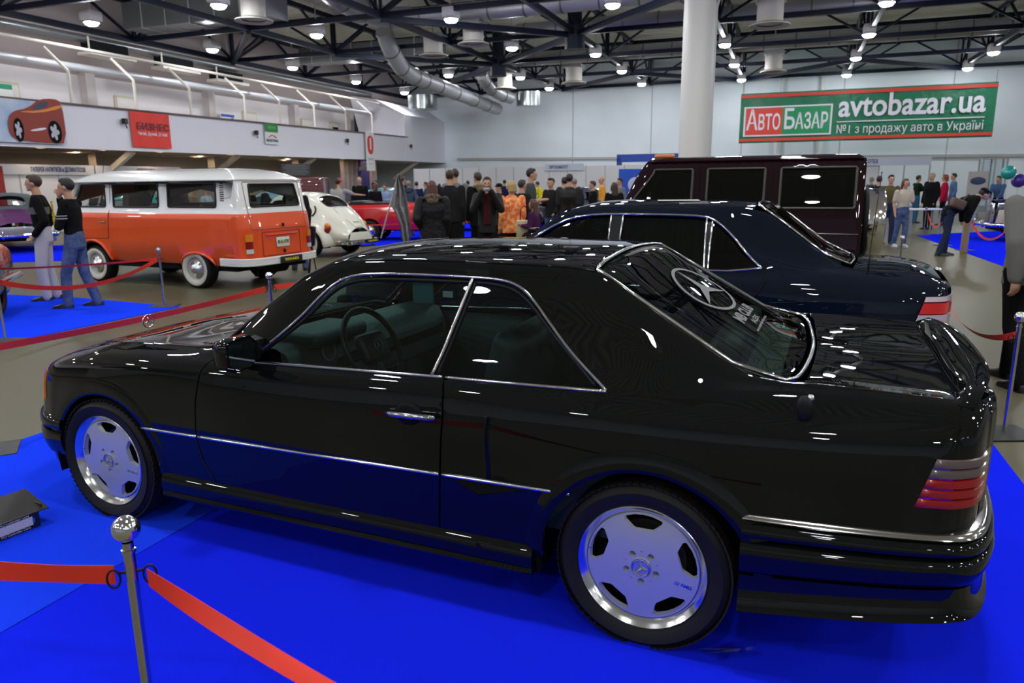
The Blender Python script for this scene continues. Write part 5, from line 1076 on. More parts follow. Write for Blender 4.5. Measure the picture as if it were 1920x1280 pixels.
arv = arc(0, .30, .44, .24, PI-.24, 12, .30); arv2 = arc(2.38, .30, .44, .24, PI-.24, 12, .44); arv2 = [(x, z) for x, z in arv2]
arv = [(x, z) for x, z in arc(-.08, .30, .42, .3, PI-.3, 12, .29)]
low = [(-.93, 1.212), (-.93, .42), (-.60, .41)]+arv[::-1]+[(.33, .40), (1.9, .40)]+arv2[::-1]+[(2.82, .42), (3.25, .45), (3.25, 1.212)]
for sd in (1, -1):
    vc.panel('lower_side', vc.poly(low, 8.), ORA, sides=(sd,), rim=.02)
    vc.panel('upper_side', vc.poly([(-.93, 1.214), (3.25, 1.214), ('v', 3.25, 8), ('v', -.93, 8)], 8.), BWH, [vc.poly(w, 8.) for w in vw], (sd,), rim=.025)
    for w in vw:
        vc.panel('side_window', vc.poly(w, 8.), VGL, sides=(sd,), off=-.012, rim=0)
        b = MB(); b.tube(vc.line(w+[w[0]], 8., sd, .0), .016, 8); ob('window_rubber', b, BLACKP, v_root, 180)
    b = MB()
    for k in range(10): b.add([p for p in (vc.line([(-.725, 1.375+k*.033), (-.64, 1.375+k*.033)], 8., sd, .003)[::3]+vc.line([(-.64, 1.392+k*.033), (-.725, 1.392+k*.033)], 8., sd, .003)[::3])][:4], [(0, 1, 2, 3)])
    ob('louvre', b, BLACKP, v_root)
    b = MB(); b.tube(vc.line([(1.86, 1.72), (1.90, 1.2), (1.96, .78)], 8., sd, .001), .006, 6); b.tube(vc.line([(1.96, .78), (2.55, .77)], 8., sd, .001), .006, 6); ob('door_gap', b, mat('gap_brown', (.12, .02, .01), .8), v_root, 180)
    b = MB(); b.tube(vc.line([(2.12, 1.055), (1.98, 1.06)], 8., sd, .025), .013, 8); ob('door_handle', b, CHROME, v_root, 180)
    b = MB(); b.tube(vc.line([(2.9, 1.728), (-.93, 1.732)], 8., sd, .012), .014, 8); ob('gutter', b, BWH, v_root, 180)
    for x, ar in ((0, arv), (2.38, arv2)):
        b = MB(); P = vc.line(ar, 8., sd, .008); b.tube(P, .022, 8); ob('arch_lip', b, ORA, v_root, 180)
    # wheel arches inside
    for x in (-.08, 2.38): b = MB(); A = np.linspace(0, PI, 12); b.loft([[(x+.42*math.cos(a), sd*y, .30+.40*math.sin(a)) for a in A] for y in (.835, .5)], closed=False); b.add([(x+.42*math.cos(a), sd*.5, .3+.4*math.sin(a)) for a in A], [tuple(range(12))]); ob('wheel_well', b, DARKIN, v_root)
    for x in (0, 2.38):
        tyre(v_root, x, sd*.83, .32, .22, .20, sd, wall=True); M = wheel_matrix(x, sd*.825, .32, sd)
        b = MB(); b.lathe([(.0001, -.05), (.19, -.05), (.20, -.01), (.205, .0)], 36, 0, M); w_ = ob('wheel_rim', b, mat('rim_cream', (.66, .66, .62), .4), v_root, 60)
        b = MB(); b.lathe([(.13, -.045), (.135, -.02), (.12, -.01), (.085, .005), (.08, .02), (.05, .045), (.0001, .055)], 32, 0, M); ob('hub_cap', b, CHROME, w_, 60)
        b = MB()
        for k in range(24): a = k*PI/12; b.ball((.152*math.cos(a), .152*math.sin(a), -.047), .008, 6)
        b.v = [tuple(M @ Vector(p)) for p in b.v]; ob('rim_slot', b, DARKIN, w_)
# rear face
FULL = lambda z0, z1: [(-.9999, z0), (.9999, z0), (.9999, z1), (-.9999, z1)]
def rawres(pts): return pts
lidw = rrect(-.56, .56, 1.315, 1.665, .07, .03, .03)
P, F, N = cdt_panel(vt.fn, FULL(1.214, 1.735), [vt.poly(lidw)], .07, .05, .02); panel_ob('rear_upper', [(P, F, N)], BWH, v_root)
P, F, N = cdt_panel(vt.fn, FULL(.42, 1.212), [], .07, .05, .02); panel_ob('rear_lower', [(P, F, N)], ORA, v_root)
vt.panel('rear_window', lidw, VGL, off=-.01, rim=0, parent=v_root)
b = MB(); b.tube(vt.line(lidw), .016, 8, loop=True); ob('window_rubber', b, BLACKP, v_root, 180)
gapb = mat('gap_brown', (.12, .02, .01), .8)
b = MB(); b.tube(vt.line(rrect(-.64, .64, .965, 1.70, .06), .002), .006, 6, loop=True); ob('tailgate_gap', b, mat('gap_grey', (.3, .14, .1), .8), v_root, 180)
b = MB(); b.tube(vt.line(rrect(-.44, .44, .53, .91, .03), .002), .005, 6, loop=True); ob('engine_lid_gap', b, gapb, v_root, 180)
b = MB(); b.rbox((-1.145, .0, .865), (.03, .74, .02), .008); ob('lid_ridge', b, ORA, v_root, 60)
for z in (1.01, .585): b = MB(); b.rbox((-1.15, -.03, z), (.03, .035, .06), .01); ob('lid_latch', b, BLACKP, v_root)
plw = plate(v_root, -1.145, .0, .735, .30, .155, mat('plate_white', (.66, .68, .64), .5), 'BU4  9Z8', mat('plate_green', (.02, .10, .05), .5), sz=.075, fit=.25)
b = MB(); b.box((-.009, 0, -.005), (.004, .07, .05)); ob('plate_emblem', b, mat('emblem_orange', (.5, .3, .05), .5), plw)
for sd, yy in ((1, .70), (-1, -.70)):
    for z0, z1, m in ((.59, .66, mat('lamp_white', (.6, .6, .55), .2, 0, 1)), (.66, .78, mat('lamp_deep_red', (.25, .004, .006), .2, 0, 1)), (.78, .89, AMB)):
        P, F, N = cdt_panel(vt.fn, vt.poly([(yy-.055, z0), (yy+.055, z0), (yy+.055, z1), (yy-.055, z1)]), [], .05, .03, .03, off=.025); panel_ob('tail_lamp', [(P, F, N)], m, v_root)
# bumper
pl_ = [(-.62, .87), (-.9, .88), (-1.08, .86), (-1.2, .74), (-1.245, .5), (-1.26, 0)]; pl_ = smooth_poly(pl_, 2, False); pl_ = pl_+[(x, -y) for x, y in reversed(pl_[:-1])]
b = MB(); rings = []
for i, (x, y) in enumerate(pl_):
    a, c = Vector(pl_[max(i-1, 0)]), Vector(pl_[min(i+1, len(pl_)-1)]); t = (c-a).normalized(); nr = Vector((-t.y, t.x)); nr = -nr if nr.dot(Vector((x, y))) < 0 else nr
    rings.append([(x+nr.x*o_, y+nr.y*o_, z) for o_, z in ((-.03, .40), (0, .395), (.012, .405), (.012, .428), (.004, .434), (.012, .44), (.012, .468), (.004, .474), (.012, .48), (.012, .51), (0, .52), (-.03, .52))])
b.loft(rings, 0, True); bp_ = ob('rear_bumper', b, BWH, v_root, 40)
plate(v_root, -1.285, -.02, .455, .52, .11, mat('plate_black', (.015, .015, .015), .4), 'VASHA-RADA', mat('plate_yellow', (.75, .62, .03), .5), sz=.06, fit=.34)
b = MB(); b.box((1.1, 0, .36), (3.9, 1.5, .12)); b.rbox((-.95, 0, .36), (.3, 1.2, .1), .03); b.bar((-.95, .45, .3), (-.95, .45, .2), .05); b.lathe([(.12, -.3), (.13, .3)], 16, 0, Matrix.Translation((-.85, 0, .33)) @ Matrix.Rotation(PI/2, 4, 'X')); ob('underbody', b, DARKIN, v_root)
# roof
b = MB(); out = []
tt = np.linspace(1, -1, 27); P = vt.P(tt*.9999, np.full(27, 1.73)); out += [tuple(p[:2]) for p in P]
fr = [(3.25-.6*(1-math.cos(a))*0+(-.55+.55*abs(math.cos(a))**.5), -.74*math.copysign(abs(math.sin(a))**.5, -math.sin(a))) for a in np.linspace(-PI/2, PI/2, 21)]
fr = [(2.62+.42*abs(math.cos(a))**.6, .76*math.copysign(abs(math.sin(a))**.6, math.sin(a))) for a in np.linspace(-PI/2, PI/2, 21)]
out = out+fr; rings = []
for s_ in (1.018, 1.02, 1., .985, .95, .9, .82, .7, .5, .25, .02):
    z = 1.728 if s_ == 1.018 else 1.74+.19*(1-min(s_, 1)**3.2)
    sx = 1-(1-s_)*.55
    rings.append([(.95+(x-.95)*sx, y*s_, z) for x, y in out])
b.loft(rings, 0, True); b.f[-1:] = []; ob('roof', b, BWH, v_root, 60)
b = MB(); P = [tuple(p) for p in vs_.P(np.full(20, 3.26), np.linspace(.2, 8, 20))]; b.add(P+[(p[0], -p[1], p[2]) for p in P[::-1]], [tuple(range(40))]); ob('front_panel', b, BWH, v_root) if 0 else None
b = MB(); b.loft([[(3.26+.1*math.cos(a*PI/2), .5*math.sin(a*PI/2), z) for a in np.linspace(-1, 1, 12)] for z in (.45, 1.22)], closed=False); ob('front_panel', b, ORA, v_root)
for sd in (1, -1): b = MB(); b.bar((3.15, sd*.70, 1.2), (2.85, sd*.66, 1.75), .06); ob('windscreen_pillar', b, BWH, v_root)
b = MB(); b.bar((3.3, 0, 1.2), (2.98, 0, 1.74), .04); ob('windscreen_divider', b, BWH, v_root)
SE = mat('seat_brown', (.10, .06, .035), .6)
for x, y in ((2.1, .4), (2.1, -.4)): seat(v_root, x, y, .8, .52, SE, .5, rest=True)
for x in (1.1, .2): b = MB(); b.rbox((x, 0, .95), (.5, 1.3, .16), .05); b.rbox((x-.26, 0, 1.12), (.12, 1.3, .48), .05); ob('bench_seat', b, SE, v_root, 60)
b = MB(); b.lathe([(.2, 0), (.21, .01), (.2, .02)], 24, 0, Matrix.Translation((2.75, .36, 1.25)) @ Matrix.Rotation(-.5, 4, 'Y')); ob('steering_wheel', b, BLACKP, v_root)
b = MB(); b.loft([[(x, y, z) for y in (-.75, .75)] for x, z in ((-1.05, .98), (-.3, .98), (-.3, .5))], closed=False); ob('luggage_deck', b, DARKIN, v_root)
b = MB(); b.tube([(0, 0, 0), (-.09, .0, .28)], .004, 6); a_ = ob('aerial', b, BLACKP, v_root); a_.location = (2.35, .5, 1.88); a_.rotation_euler = (0, 0, 0)
# ------------------------------------------------------------------ people
def cloth(name, col, rough=.85, col2=None, sc=14):
    return mat('cloth_'+name, col, rough, 0, 0, .08, noise=(sc, col2, 3, .42, .58) if col2 else None)
SKIN = mat('skin', (.50, .27, .17), .5, 0, 0, .35); SHOE = mat('shoe_black', (.012, .011, .010), .4)
HAIRC = {'brown': (.035, .018, .01), 'dark': (.010, .008, .007), 'blond': (.42, .28, .12), 'red': (.22, .04, .012), 'grey': (.22, .2, .18), 'auburn': (.09, .03, .02)}
def hmat(c): return mat('hair_'+c, HAIRC[c], .55, bump=(60, .6, .01))
def limb(b, pts, rs, n=10):
    """tapered capsule chain, closed"""
    pts = [Vector(p) for p in pts]
    for i in range(len(pts)-1):
        a, c = pts[i], pts[i+1]; ra, rc = rs[i], rs[i+1]; d = c-a; L = d.length
        if L < 1e-6: continue
        M = Matrix.Translation(a) @ d.to_track_quat('Z', 'Y').to_matrix().to_4x4()
        pr = [(max(ra*math.sin(t), 1e-4), -ra*math.cos(t)) for t in np.linspace(0, PI/2, 4)]+[(max(rc*math.cos(t), 1e-4), L+rc*math.sin(t)) for t in np.linspace(0, PI/2, 4)]
        b.lathe(pr, n, 0, M, caps=True)
def trunk(b, secs, n=16):
    """stack of ellipses [(centre, rx, ry)] following the spine, closed"""
    rings = []; m = len(secs)
    for i, (c, rx, ry) in enumerate(secs):
        t = (Vector(secs[min(i+1, m-1)][0])-Vector(secs[max(i-1, 0)][0])).normalized(); x = Vector((1, 0, 0)); y = t.cross(x).normalized(); c = Vector(c)
        rings.append([c+x*rx*math.copysign(abs(math.cos(a))**.85, math.cos(a))+y*ry*math.sin(a) for a in np.linspace(0, 2*PI, n, endpoint=False)])
    b.loft(rings, 0, True)
def remesh(name, b, m, parent, vox, sm=3):
    me = bpy.data.meshes.new(name); me.from_pydata([tuple(p) for p in b.v], [], b.f); o = bpy.data.objects.new(name, me); COL.objects.link(o)
    r = o.modifiers.new('r', 'REMESH'); r.mode = 'VOXEL'; r.voxel_size = vox; r.adaptivity = 0
    s = o.modifiers.new('s', 'SMOOTH'); s.factor = .5; s.iterations = sm
    dg = bpy.context.evaluated_depsgraph_get(); me2 = bpy.data.meshes.new_from_object(o.evaluated_get(dg)); o.modifiers.clear(); o.data = me2; bpy.data.meshes.remove(me)
    me2.name = name; me2.materials.clear()
    for q in (m if isinstance(m, (list, tuple)) else [m]): me2.materials.append(q)
    me2.polygons.foreach_set('use_smooth', [True]*len(me2.polygons)); o.parent = parent; return o
ARMS = {'down': ((.130, -.02, .635), (.125, .03, .49)), 'pocket': ((.150, -.055, .645), (.098, .035, .535)), 'photo': ((.135, .07, .69), (.040, .155, .865)), 'hold': ((.135, .0, .65), (.055, .14, .665)),
        'reach': ((.19, .12, .755), (.26, .24, .74)), 'chin': ((.11, .095, .665), (.022, .075, .845)), 'fold': ((.125, .05, .64), (-.03, .11, .665)), 'fwd': ((.13, .10, .68), (.10, .26, .70)), 'walkf': ((.13, .03, .64), (.12, .12, .52)), 'walkb': ((.14, -.08, .65), (.13, -.09, .50))}
def person(px, Y, H, rz, top, bottom, label, hair='brown', pose=('down', 'down'), legs=(.0, .0), coat=.47, sleeve=1., hairlen=0, shoes=SHOE, vox=None, bulk=1., bend=0., cap=None, hood=None, group=None, gy=0., fat=1., head=(0, 0), skirt=False, x=None, look=None, bag=None, leave=None):
    X = AT(px, Y) if x is None else x
    t = thing('person', label, 'person', (X, Y, gy), rz, group)
    vox = vox or (.010 if Y < 14 else .016 if Y < 20 else .024)
    B = Vector((0, 0, .52))
    def bd(p):                                                # bends what is above the hips forward
        p = Vector(p)
        if not bend or p.z < .5: return p*H
        q = p-B; w = min((p.z-.5)/.12, 1); return (B+Matrix.Rotation(-bend*w, 3, 'X') @ q)*H
    A = []
    for sd, ps in zip((-1, 1), pose):
        e, w = ARMS[ps]; A.append(((sd*.104*fat, -.005, .808), (sd*e[0], e[1], e[2]), (sd*w[0], w[1], w[2])))
    if bend: A = [(s_, (s_[0], s_[1]+.10, s_[2]-.12), (s_[0]*.7, s_[1]+.2, s_[2]-.2)) for s_, e, w in A]
    hp = (head[0], .012+head[1], .932)
    LG = [((sd*.048, 0, .52), (sd*.052, legs[i]*.5+.012+abs(legs[i])*.15, .275), (sd*.055, legs[i]-.01, .042)) for i, sd in enumerate((-1, 1))]
    # body
    b = MB()
    trunk(b, [(bd((0, 0, z)), rx*H*fat, ry*H) for z, rx, ry in ((.47, .05, .045), (.50, .082, .058), (.56, .078, .055), (.63, .068, .048), (.72, .084, .056), (.79, .088, .05), (.825, .05, .035), (.84, .028, .028))])
    limb(b, [bd((0, -.004, .82)), bd((hp[0]*.6, hp[1]*.5, .89))], [.034*H, .030*H])
    hc = bd(hp); MH = Matrix.Translation(hc) @ Matrix.Rotation(-bend*.75, 4, 'X') @ Matrix.Rotation(look or 0, 4, 'Z')
    b.ball((0, .0, .010*H), 1., 14, 0, (.041*H, .053*H, .055*H), MH); b.ball((0, .012*H, -.026*H), 1., 12, 0, (.031*H, .038*H, .036*H), MH)
    # nose, brow, chin, ears, lips
    b.ball((0, .054*H, -.006*H), 1., 8, 0, (.0075*H, .011*H, .014*H), MH); b.ball((0, .049*H, .014*H), 1., 8, 0, (.026*H, .008*H, .007*H), MH); b.ball((0, .044*H, -.050*H), 1., 8, 0, (.014*H, .010*H, .010*H), MH)
    b.ball((0, .050*H, -.030*H), 1., 8, 0, (.012*H, .006*H, .004*H), MH)
    for sd in (-1, 1): b.ball((sd*.042*H, -.002*H, -.004*H), 1., 8, 0, (.006*H, .012*H, .017*H), MH)
    for sd, (s_, e, w) in zip((-1, 1), A):
        s_, e, w = bd(s_), bd(e), bd(w); limb(b, [s_, e, w], [.030*H, .023*H, .016*H])
        d = (w-e).normalized(); px_ = d.cross(Vector((0, 1, 0.01))); px_ = px_.normalized() if px_.length > .05 else Vector((1, 0, 0)); pz_ = px_.cross(d)
        c = w+d*.028*H
        if vox < .012:
            for k in range(4):
                o_ = (k-1.5)*.0115*H; L_ = (.036, .042, .040, .031)[k]*H; base = w+d*.038*H+px_*o_; k1 = base+d*L_*.55+pz_*.006*H; limb(b, [w+px_*o_*.6, base, k1, k1+d*L_*.35+pz_*.018*H], [.0085*H, .0078*H, .0065*H, .0055*H], 6)
            limb(b, [w+d*.01*H, w+d*.026*H-px_*sd*.022*H+pz_*.01*H, w+d*.045*H-px_*sd*.026*H+pz_*.02*H], [.010*H, .0075*H, .006*H], 6)
            limb(b, [w, w+d*.034*H], [.0155*H, .019*H], 8)
        else: limb(b, [w, w+d*.05*H+pz_*.006*H], [.017*H, .014*H], 8)
    for hpnt, k, a in LG: limb(b, [Vector(hpnt)*H, Vector(k)*H, Vector(a)*H], [.050*H, .032*H, .022*H])
    body = remesh('body', b, SKIN, t, vox, 2)
    if Y < 26:
        for sd in (-1, 1):
            b = MB(); b.ball((sd*.0165*H, .0475*H, .004*H), 1., 8, 0, (.0062*H, .004*H, .0035*H), MH); ob('eye', b, mat('eye_dark', (.03, .02, .015), .3), body, 180)
        b = MB(); b.ball((0, .0535*H, -.031*H), 1., 8, 0, (.0105*H, .004*H, .0028*H), MH); ob('mouth', b, mat('lips', (.38, .10, .08), .5), body, 180)
    # hair
    b = MB()
    if hair and not (cap and hairlen == 0 and cap == 'full'):
        b.ball((0, -.010*H, .020*H), 1., 14, 0, (.0455*H, .054*H, .054*H), MH); b.ball((0, .012*H, .050*H), 1., 10, 0, (.034*H, .036*H, .022*H), MH)
        if hairlen: trunk(b, [(MH @ Vector((0, -.03*H, .03*H)), .047*H, .036*H), (MH @ Vector((0, -.036*H, -.03*H)), .050*H, .032*H), (MH @ Vector((0, -.045*H, -(.04+hairlen*.6)*H)), .050*H, .024*H), (MH @ Vector((0, -.050*H, -(.04+hairlen)*H)), .032*H, .012*H)]); [limb(b, [MH @ Vector((sd*.040*H, .005*H, .01*H)), MH @ Vector((sd*.046*H, .008*H, -.06*H*min(hairlen*12, 1)))], [.014*H, .010*H]) for sd in (-1, 1)]
        remesh('hair', b, hmat(hair), body, max(vox*.8, .008), 2)
    if cap:
        b = MB(); b.ball((0, 0, .030*H), 1., 14, 0, (.048*H, .057*H, .045*H), MH); b.ball((0, .062*H, .022*H), 1., 10, 0, (.036*H, .032*H, .006*H), MH); remesh('cap', b, cap, t, max(vox*.8, .008), 2)
    # trousers
    b = MB(); f = 1.12*bulk if bulk > 1 else 1.12
    trunk(b, [(Vector((0, 0, z))*H if z < .56 else bd((0, 0, z)), rx*H*fat*1.06, ry*H*1.10) for z, rx, ry in ((.455, .075, .050), (.48, .088, .062), (.53, .088, .062), (.60, .077, .055))])
    if skirt: trunk(b, [(Vector((0, 0, z))*H, rx*H, ry*H) for z, rx, ry in ((.30, .10, .085), (.42, .095, .075), (.52, .086, .062))])
    for hpnt, k, a in LG: limb(b, [Vector(hpnt)*H, Vector(k)*H, (Vector(a)+Vector((0, 0, -.012)))*H], [.056*H, .041*H, .036*H])
    remesh('trousers', b, bottom, t, vox, 3)
    # shoes
    for hpnt, k, a in LG:
        b = MB(); ax, ay = a[0]*H, a[1]*H; b.loft([[(ax+c_*w_*H, ay+y_*H, z_*H) for c_, z_ in ((-1, .0), (1, .0), (1, hh*.6), (.6, hh), (-.6, hh), (-1, hh*.6))] for y_, w_, hh in ((-.035, .018, .03), (-.025, .024, .05), (.02, .025, .052), (.06, .028, .035), (.10, .026, .026), (.118, .014, .014))], 0, True); ob('shoe', b, shoes, t, 60)
    # upper garment
    b = MB(); ib = .012*(bulk-1)*3
    secs = [(coat, .090+ib, .064+ib), (max(coat+.05, .53), .089+ib, .063+ib), (.63, .082+ib, .058+ib), (.72, .096+ib, .066+ib), (.78, .100+ib, .060+ib*.5), (.815, .070, .048), (.845, .040, .040)]
    if coat < .44: secs = [(coat, .095+ib, .075+ib)]+[(.50, .090+ib, .066+ib)]+secs[2:]
    trunk(b, [((Vector((0, 0, z))*H if z < .5 else bd((0, 0, z))), rx*H*fat, ry*H) for z, rx, ry in secs])
    for sd, (s_, e, w) in zip((-1, 1), A):
        s_, e, w = bd(s_), bd(e), bd(w); r0 = (.038+ib*.55)*H; 
        if sleeve >= 1: limb(b, [s_, e, e.lerp(w, .97)], [r0, (.033+ib*.8)*H, (.027+ib*.5)*H])
        else: limb(b, [s_, s_.lerp(e, .75)], [r0, .036*H])
    tm = top
    remesh('jacket' if sleeve >= 1 else 'shirt', b, top, t, vox, 3)
    if leave: pass
    if hood:
        b = MB(); c = bd((0, -.03, .845)); M = Matrix.Translation(c) @ Matrix.Rotation(-.35-bend, 4, 'X')
        b.T = M; b.tube([(.062*H*math.cos(a), .045*H*math.sin(a), 0) for a in np.linspace(0, 2*PI, 20, endpoint=False)], .023*H, 8, loop=True); b.T = Matrix.Identity(4); b.ball(M @ Vector((0, -.02*H, -.03*H)), 1, 10, 0, (.06*H, .035*H, .045*H)); remesh('fur_hood' if hood != top else 'hood', b, hood, t, .012, 1)
    return t
def AT(px, Y): return (px-960)*.977*Y/1368
black = cloth('black', (.008, .008, .008)); black2 = cloth('soft_black', (.016, .016, .017)); jeans = cloth('jeans', (.055, .085, .17), .9, (.09, .13, .24), 9); jeans_d = cloth('dark_jeans', (.02, .03, .06)); khaki = cloth('light_trousers', (.50, .48, .50)); grey = cloth('grey', (.16, .16, .155)); navyc = cloth('navy', (.012, .018, .06)); slate = cloth('slate', (.05, .075, .10)); leather = mat('leather_black', (.010, .009, .009), .4, 0, 0, .25)
puffer = mat('puffer_black', (.008, .007, .008), .5, 0, 0, .2, bump=(9, .5, .05)); fur = cloth('fur', (.22, .17, .12), .95, (.06, .045, .035), 60); orange_print = cloth('orange_print', (.85, .16, .06), .7, (.95, .45, .16), 16)
# two men at left
p1 = person(66, 10.8, 1.83, PI*.62, black, khaki, 'man in black jacket with yellow letters and pale trousers, hands in pockets', pose=('pocket', 'pocket'), legs=(.03, -.02), look=.5)
text('NEW HOLLAND', .085, mat('print_yellow', (.75, .55, .03), .6), Matrix.Translation((.10, -.152, 1.24)) @ Matrix.Rotation(PI/2, 4, 'X') @ Matrix.Rotation(-PI/2, 4, 'Z'), p1, 'back_lettering', bold=.003, extrude=.012, fit=.42)
b = MB(); b.lathe([(.165, 0), (.168, .05), (.165, .10)], 20, 0, Matrix.Translation((0, 0, 1.27)) @ Matrix.Diagonal((1.12, .78, 1, 1))); ob('grey_band', b, cloth('band_grey', (.12, .12, .12)), p1, 60)
p2 = person(126, 10.1, 1.77, PI*.55, black, jeans, 'man in black sweater and blue jeans with his hand on his chin', pose=('fold', 'chin'), legs=(.10, -.08), hair='dark', fat=1.08)
b = MB()
for z in (1.24, 1.275): b.lathe([(.068, -.006), (.070, 0), (.068, .006)], 14, 0, Matrix.Translation((-.222, .04, z)))
ob('sleeve_stripe', b, mat('stripe_grey', (.4, .4, .4), .7), p2)
# centre crowd: px, depth, height, facing, ...
person(538, 14.3, 1.72, .4, black2, jeans, 'person in dark jacket standing hidden behind the microbus, legs showing under it', x=AT(553, 14.3), legs=(.06, -.04), hair='dark')
person(636, 20.7, 1.80, -.5, cloth('tee_grey', (.33, .32, .30)), jeans, 'stout man in grey T-shirt and red cap stretching out an arm', hair='dark', pose=('down', 'reach'), sleeve=.5, fat=1.25, cap=mat('cap_red', (.6, .02, .02), .6))
person(676, 25.0, 1.88, PI*1.0, black, black, 'balding man in open black jacket facing the camera in front of the curtain', hair=None)
person(704, 23.5, 1.68, .8, black, black, 'long-haired person in black coat and peaked cap by the red open car', hair='auburn', hairlen=.08, pose=('hold', 'hold'), cap=black)
person(707, 33.0, 1.78, PI*.8, black2, black, 'dark-haired man far off between the peaked cap and the wall', hair='dark')
person(724, 25.5, 1.62, PI*.9, cloth('light_blue', (.25, .32, .5)), jeans, 'boy in light blue jacket looking down behind the red car', pose=('hold', 'hold'), hair='brown')
person(757, 25.0, 1.86, -.9, black2, jeans_d, 'tall man in dark padded coat left of the blue-grey hoodie', hair='brown', bulk=1.5, coat=.42)
person(768, 23.6, 1.72, .1, slate, jeans, 'man in blue-grey hoodie and jeans seen from behind', hair='grey', pose=('pocket', 'pocket'), hood=slate)
person(783, 28.0, 1.70, .0, navyc, jeans_d, 'person in navy coat beside the blue-grey hoodie', hair='brown', bulk=1.4)
person(812, 12.0, 1.69, .1, puffer, black, 'woman in black puffer coat with fur hood, reddish long hair', hair='auburn', hairlen=.14, bulk=1.6, coat=.36, hood=fur, fat=1.12, pose=('pocket', 'down'))
person(846, 14.6, 1.90, -.1, black2, black, 'tall man in plain black jacket seen from behind', hair='brown', pose=('down', 'down'), fat=1.15, legs=(.05, -.05), bulk=1.2)
person(856, 16.2, 1.95, .2, grey, black2, 'man in grey jacket half hidden behind the tall man in black', hair='brown', fat=1.1)
person(899, 15.5, 1.86, .6, black, black, 'dark-coated man with tan fur collar left of the man taking a photo', hair='brown', hood=cloth('fur_tan', (.30, .25, .14), .95, (.12, .10, .05), 50), bulk=1.3, coat=.40)
ph = person(916, 12.7, 1.75, PI*1.0, mat('jacket_charcoal', (.014, .014, .015), .55, spec=.2), black, 'man in open dark jacket holding a small camera up before his face', hair='brown', pose=('photo', 'photo'), legs=(.02, -.03), coat=.46, bulk=1.25)
b = MB(); b.lathe([(.0001, 0), (.052, .0), (.05, .012), (.0001, .014)], 8) if 0 else b.rbox((0, .155, 1.21), (.13, .02, .52), .01); ob('shirt_front', b, cloth('burgundy', (.06, .012, .015)), ph)
cb = MB(); cb.rbox((0, 0, 0), (.10, .03, .06), .008); cb.lathe([(.022, 0), (.022, .025), (.016, .028), (.0001, .028)], 16, 0, Matrix.Rotation(-PI/2, 4, 'X')); co = ob('compact_camera', cb, mat('camera_silver', (.5, .5, .52), .3, .7)); co.location = ph.location+Vector((0, -.355, 1.545)); co.rotation_euler = (0, 0, PI); tag(co, 'small silver compact camera in the hands of the dark-jacketed man', 'camera')
person(962, 13.6, 1.68, .5, orange_print, black, 'blonde woman in orange and red patterned blouse with a cream bag', hair='blond', hairlen=.02, fat=1.2, bulk=1.2, coat=.44)
bg = MB(); bg.rbox((0, 0, 0), (.30, .10, .30), .02, n=2); bg.tube([(-.08, 0, .14), (-.07, 0, .34), (0, 0, .40), (.07, 0, .34), (.08, 0, .14)], .010, 6, mi=1); bo = ob('handbag', bg, [mat('bag_cream', (.66, .58, .36), .6), black2]); bo.location = (AT(986, 13.3), 13.15, .84); tag(bo, 'cream shoulder bag hanging at the side of the blonde woman', 'bag')
person(880, 32.0, 1.72, .3, black2, black, 'man in black at the booth wall, right of the tall man in black', hair='dark')
person(940, 19.5, 1.62, PI*.6, black, black, 'person in black cap behind the photographing man', hair='dark', cap=black)
person(949, 33, 1.74, .5, navyc, black, 'man in navy jacket at the booth wall behind the orange blouse', hair='dark'); person(960, 34, 1.70, -.4, black2, black, 'man in dark jacket at the booth wall above the blonde head', hair='grey')
person(815, 30, 1.70, .3, black2, jeans, 'dark-haired man far off above the fur hood', hair='dark'); person(826, 35, 1.60, .3, cloth('dark_red', (.2, .01, .02)), black, 'small far person in dark red by the white booth', hair='dark'); person(801, 31, 1.68, PI*.5, slate, jeans, 'person in slate jacket far off left of the fur hood', hair='brown')
person(998, 15.6, 1.93, -PI*.5, cloth('charcoal_shirt', (.06, .07, .065)), black2, 'tall man in grey short-sleeved shirt holding a phone, facing right', hair='dark', pose=('hold', 'hold'), sleeve=.6)
person(981, 14.9, 1.70, -.8, black2, black, 'dark-haired boy in black between orange blouse and grey shirt', hair='brown')
person(1004, 12.9, 1.36, PI*.35, cloth('plum', (.06, .015, .06)), black2, 'girl in purple jacket with long fair hair and red bow', hair='auburn', hairlen=.16, pose=('hold', 'hold'))
person(1021, 31, 1.70, PI*.35, cloth('yellow', (.75, .62, .02)), jeans, 'man in bright yellow shirt leaning forward at the booths', hair='brown', bend=.35)
person(1037, 17.5, 1.74, PI*.75, black2, jeans, 'young man in open black jacket and jeans looking right', hair='dark', pose=('pocket', 'hold'), look=-1.2, bulk=1.2)
person(1071, 16.6, 1.82, -.5, leather, black, 'broad man in black leather jacket seen from behind', hair='dark', fat=1.25, bulk=1.3, coat=.44)
person(1062, 18.4, 1.76, .3, grey, black, 'man in grey half hidden left of the leather jacket', hair='dark'); person(1081, 21, 1.74, .2, navyc, black, 'man in navy half hidden right of the leather jacket', hair='grey')
person(1116, 20.0, 1.66, PI*.5, black, black, 'woman in black with tied hair facing left', hair='brown', bulk=1.3); person(1133, 24, 1.80, PI*.5, cloth('amber', (.75, .33, .04)), jeans, 'balding man in amber shirt behind the woman with tied hair', hair=None)
person(1156, 18.2, 1.62, .2, black, black, 'woman in black with long loose brown hair seen from behind', hair='brown', hairlen=.13, bulk=1.3); person(1167, 22.5, 1.74, PI*.6, grey, black, 'dark-haired man in grey scarf near the off-roader', hair='dark')
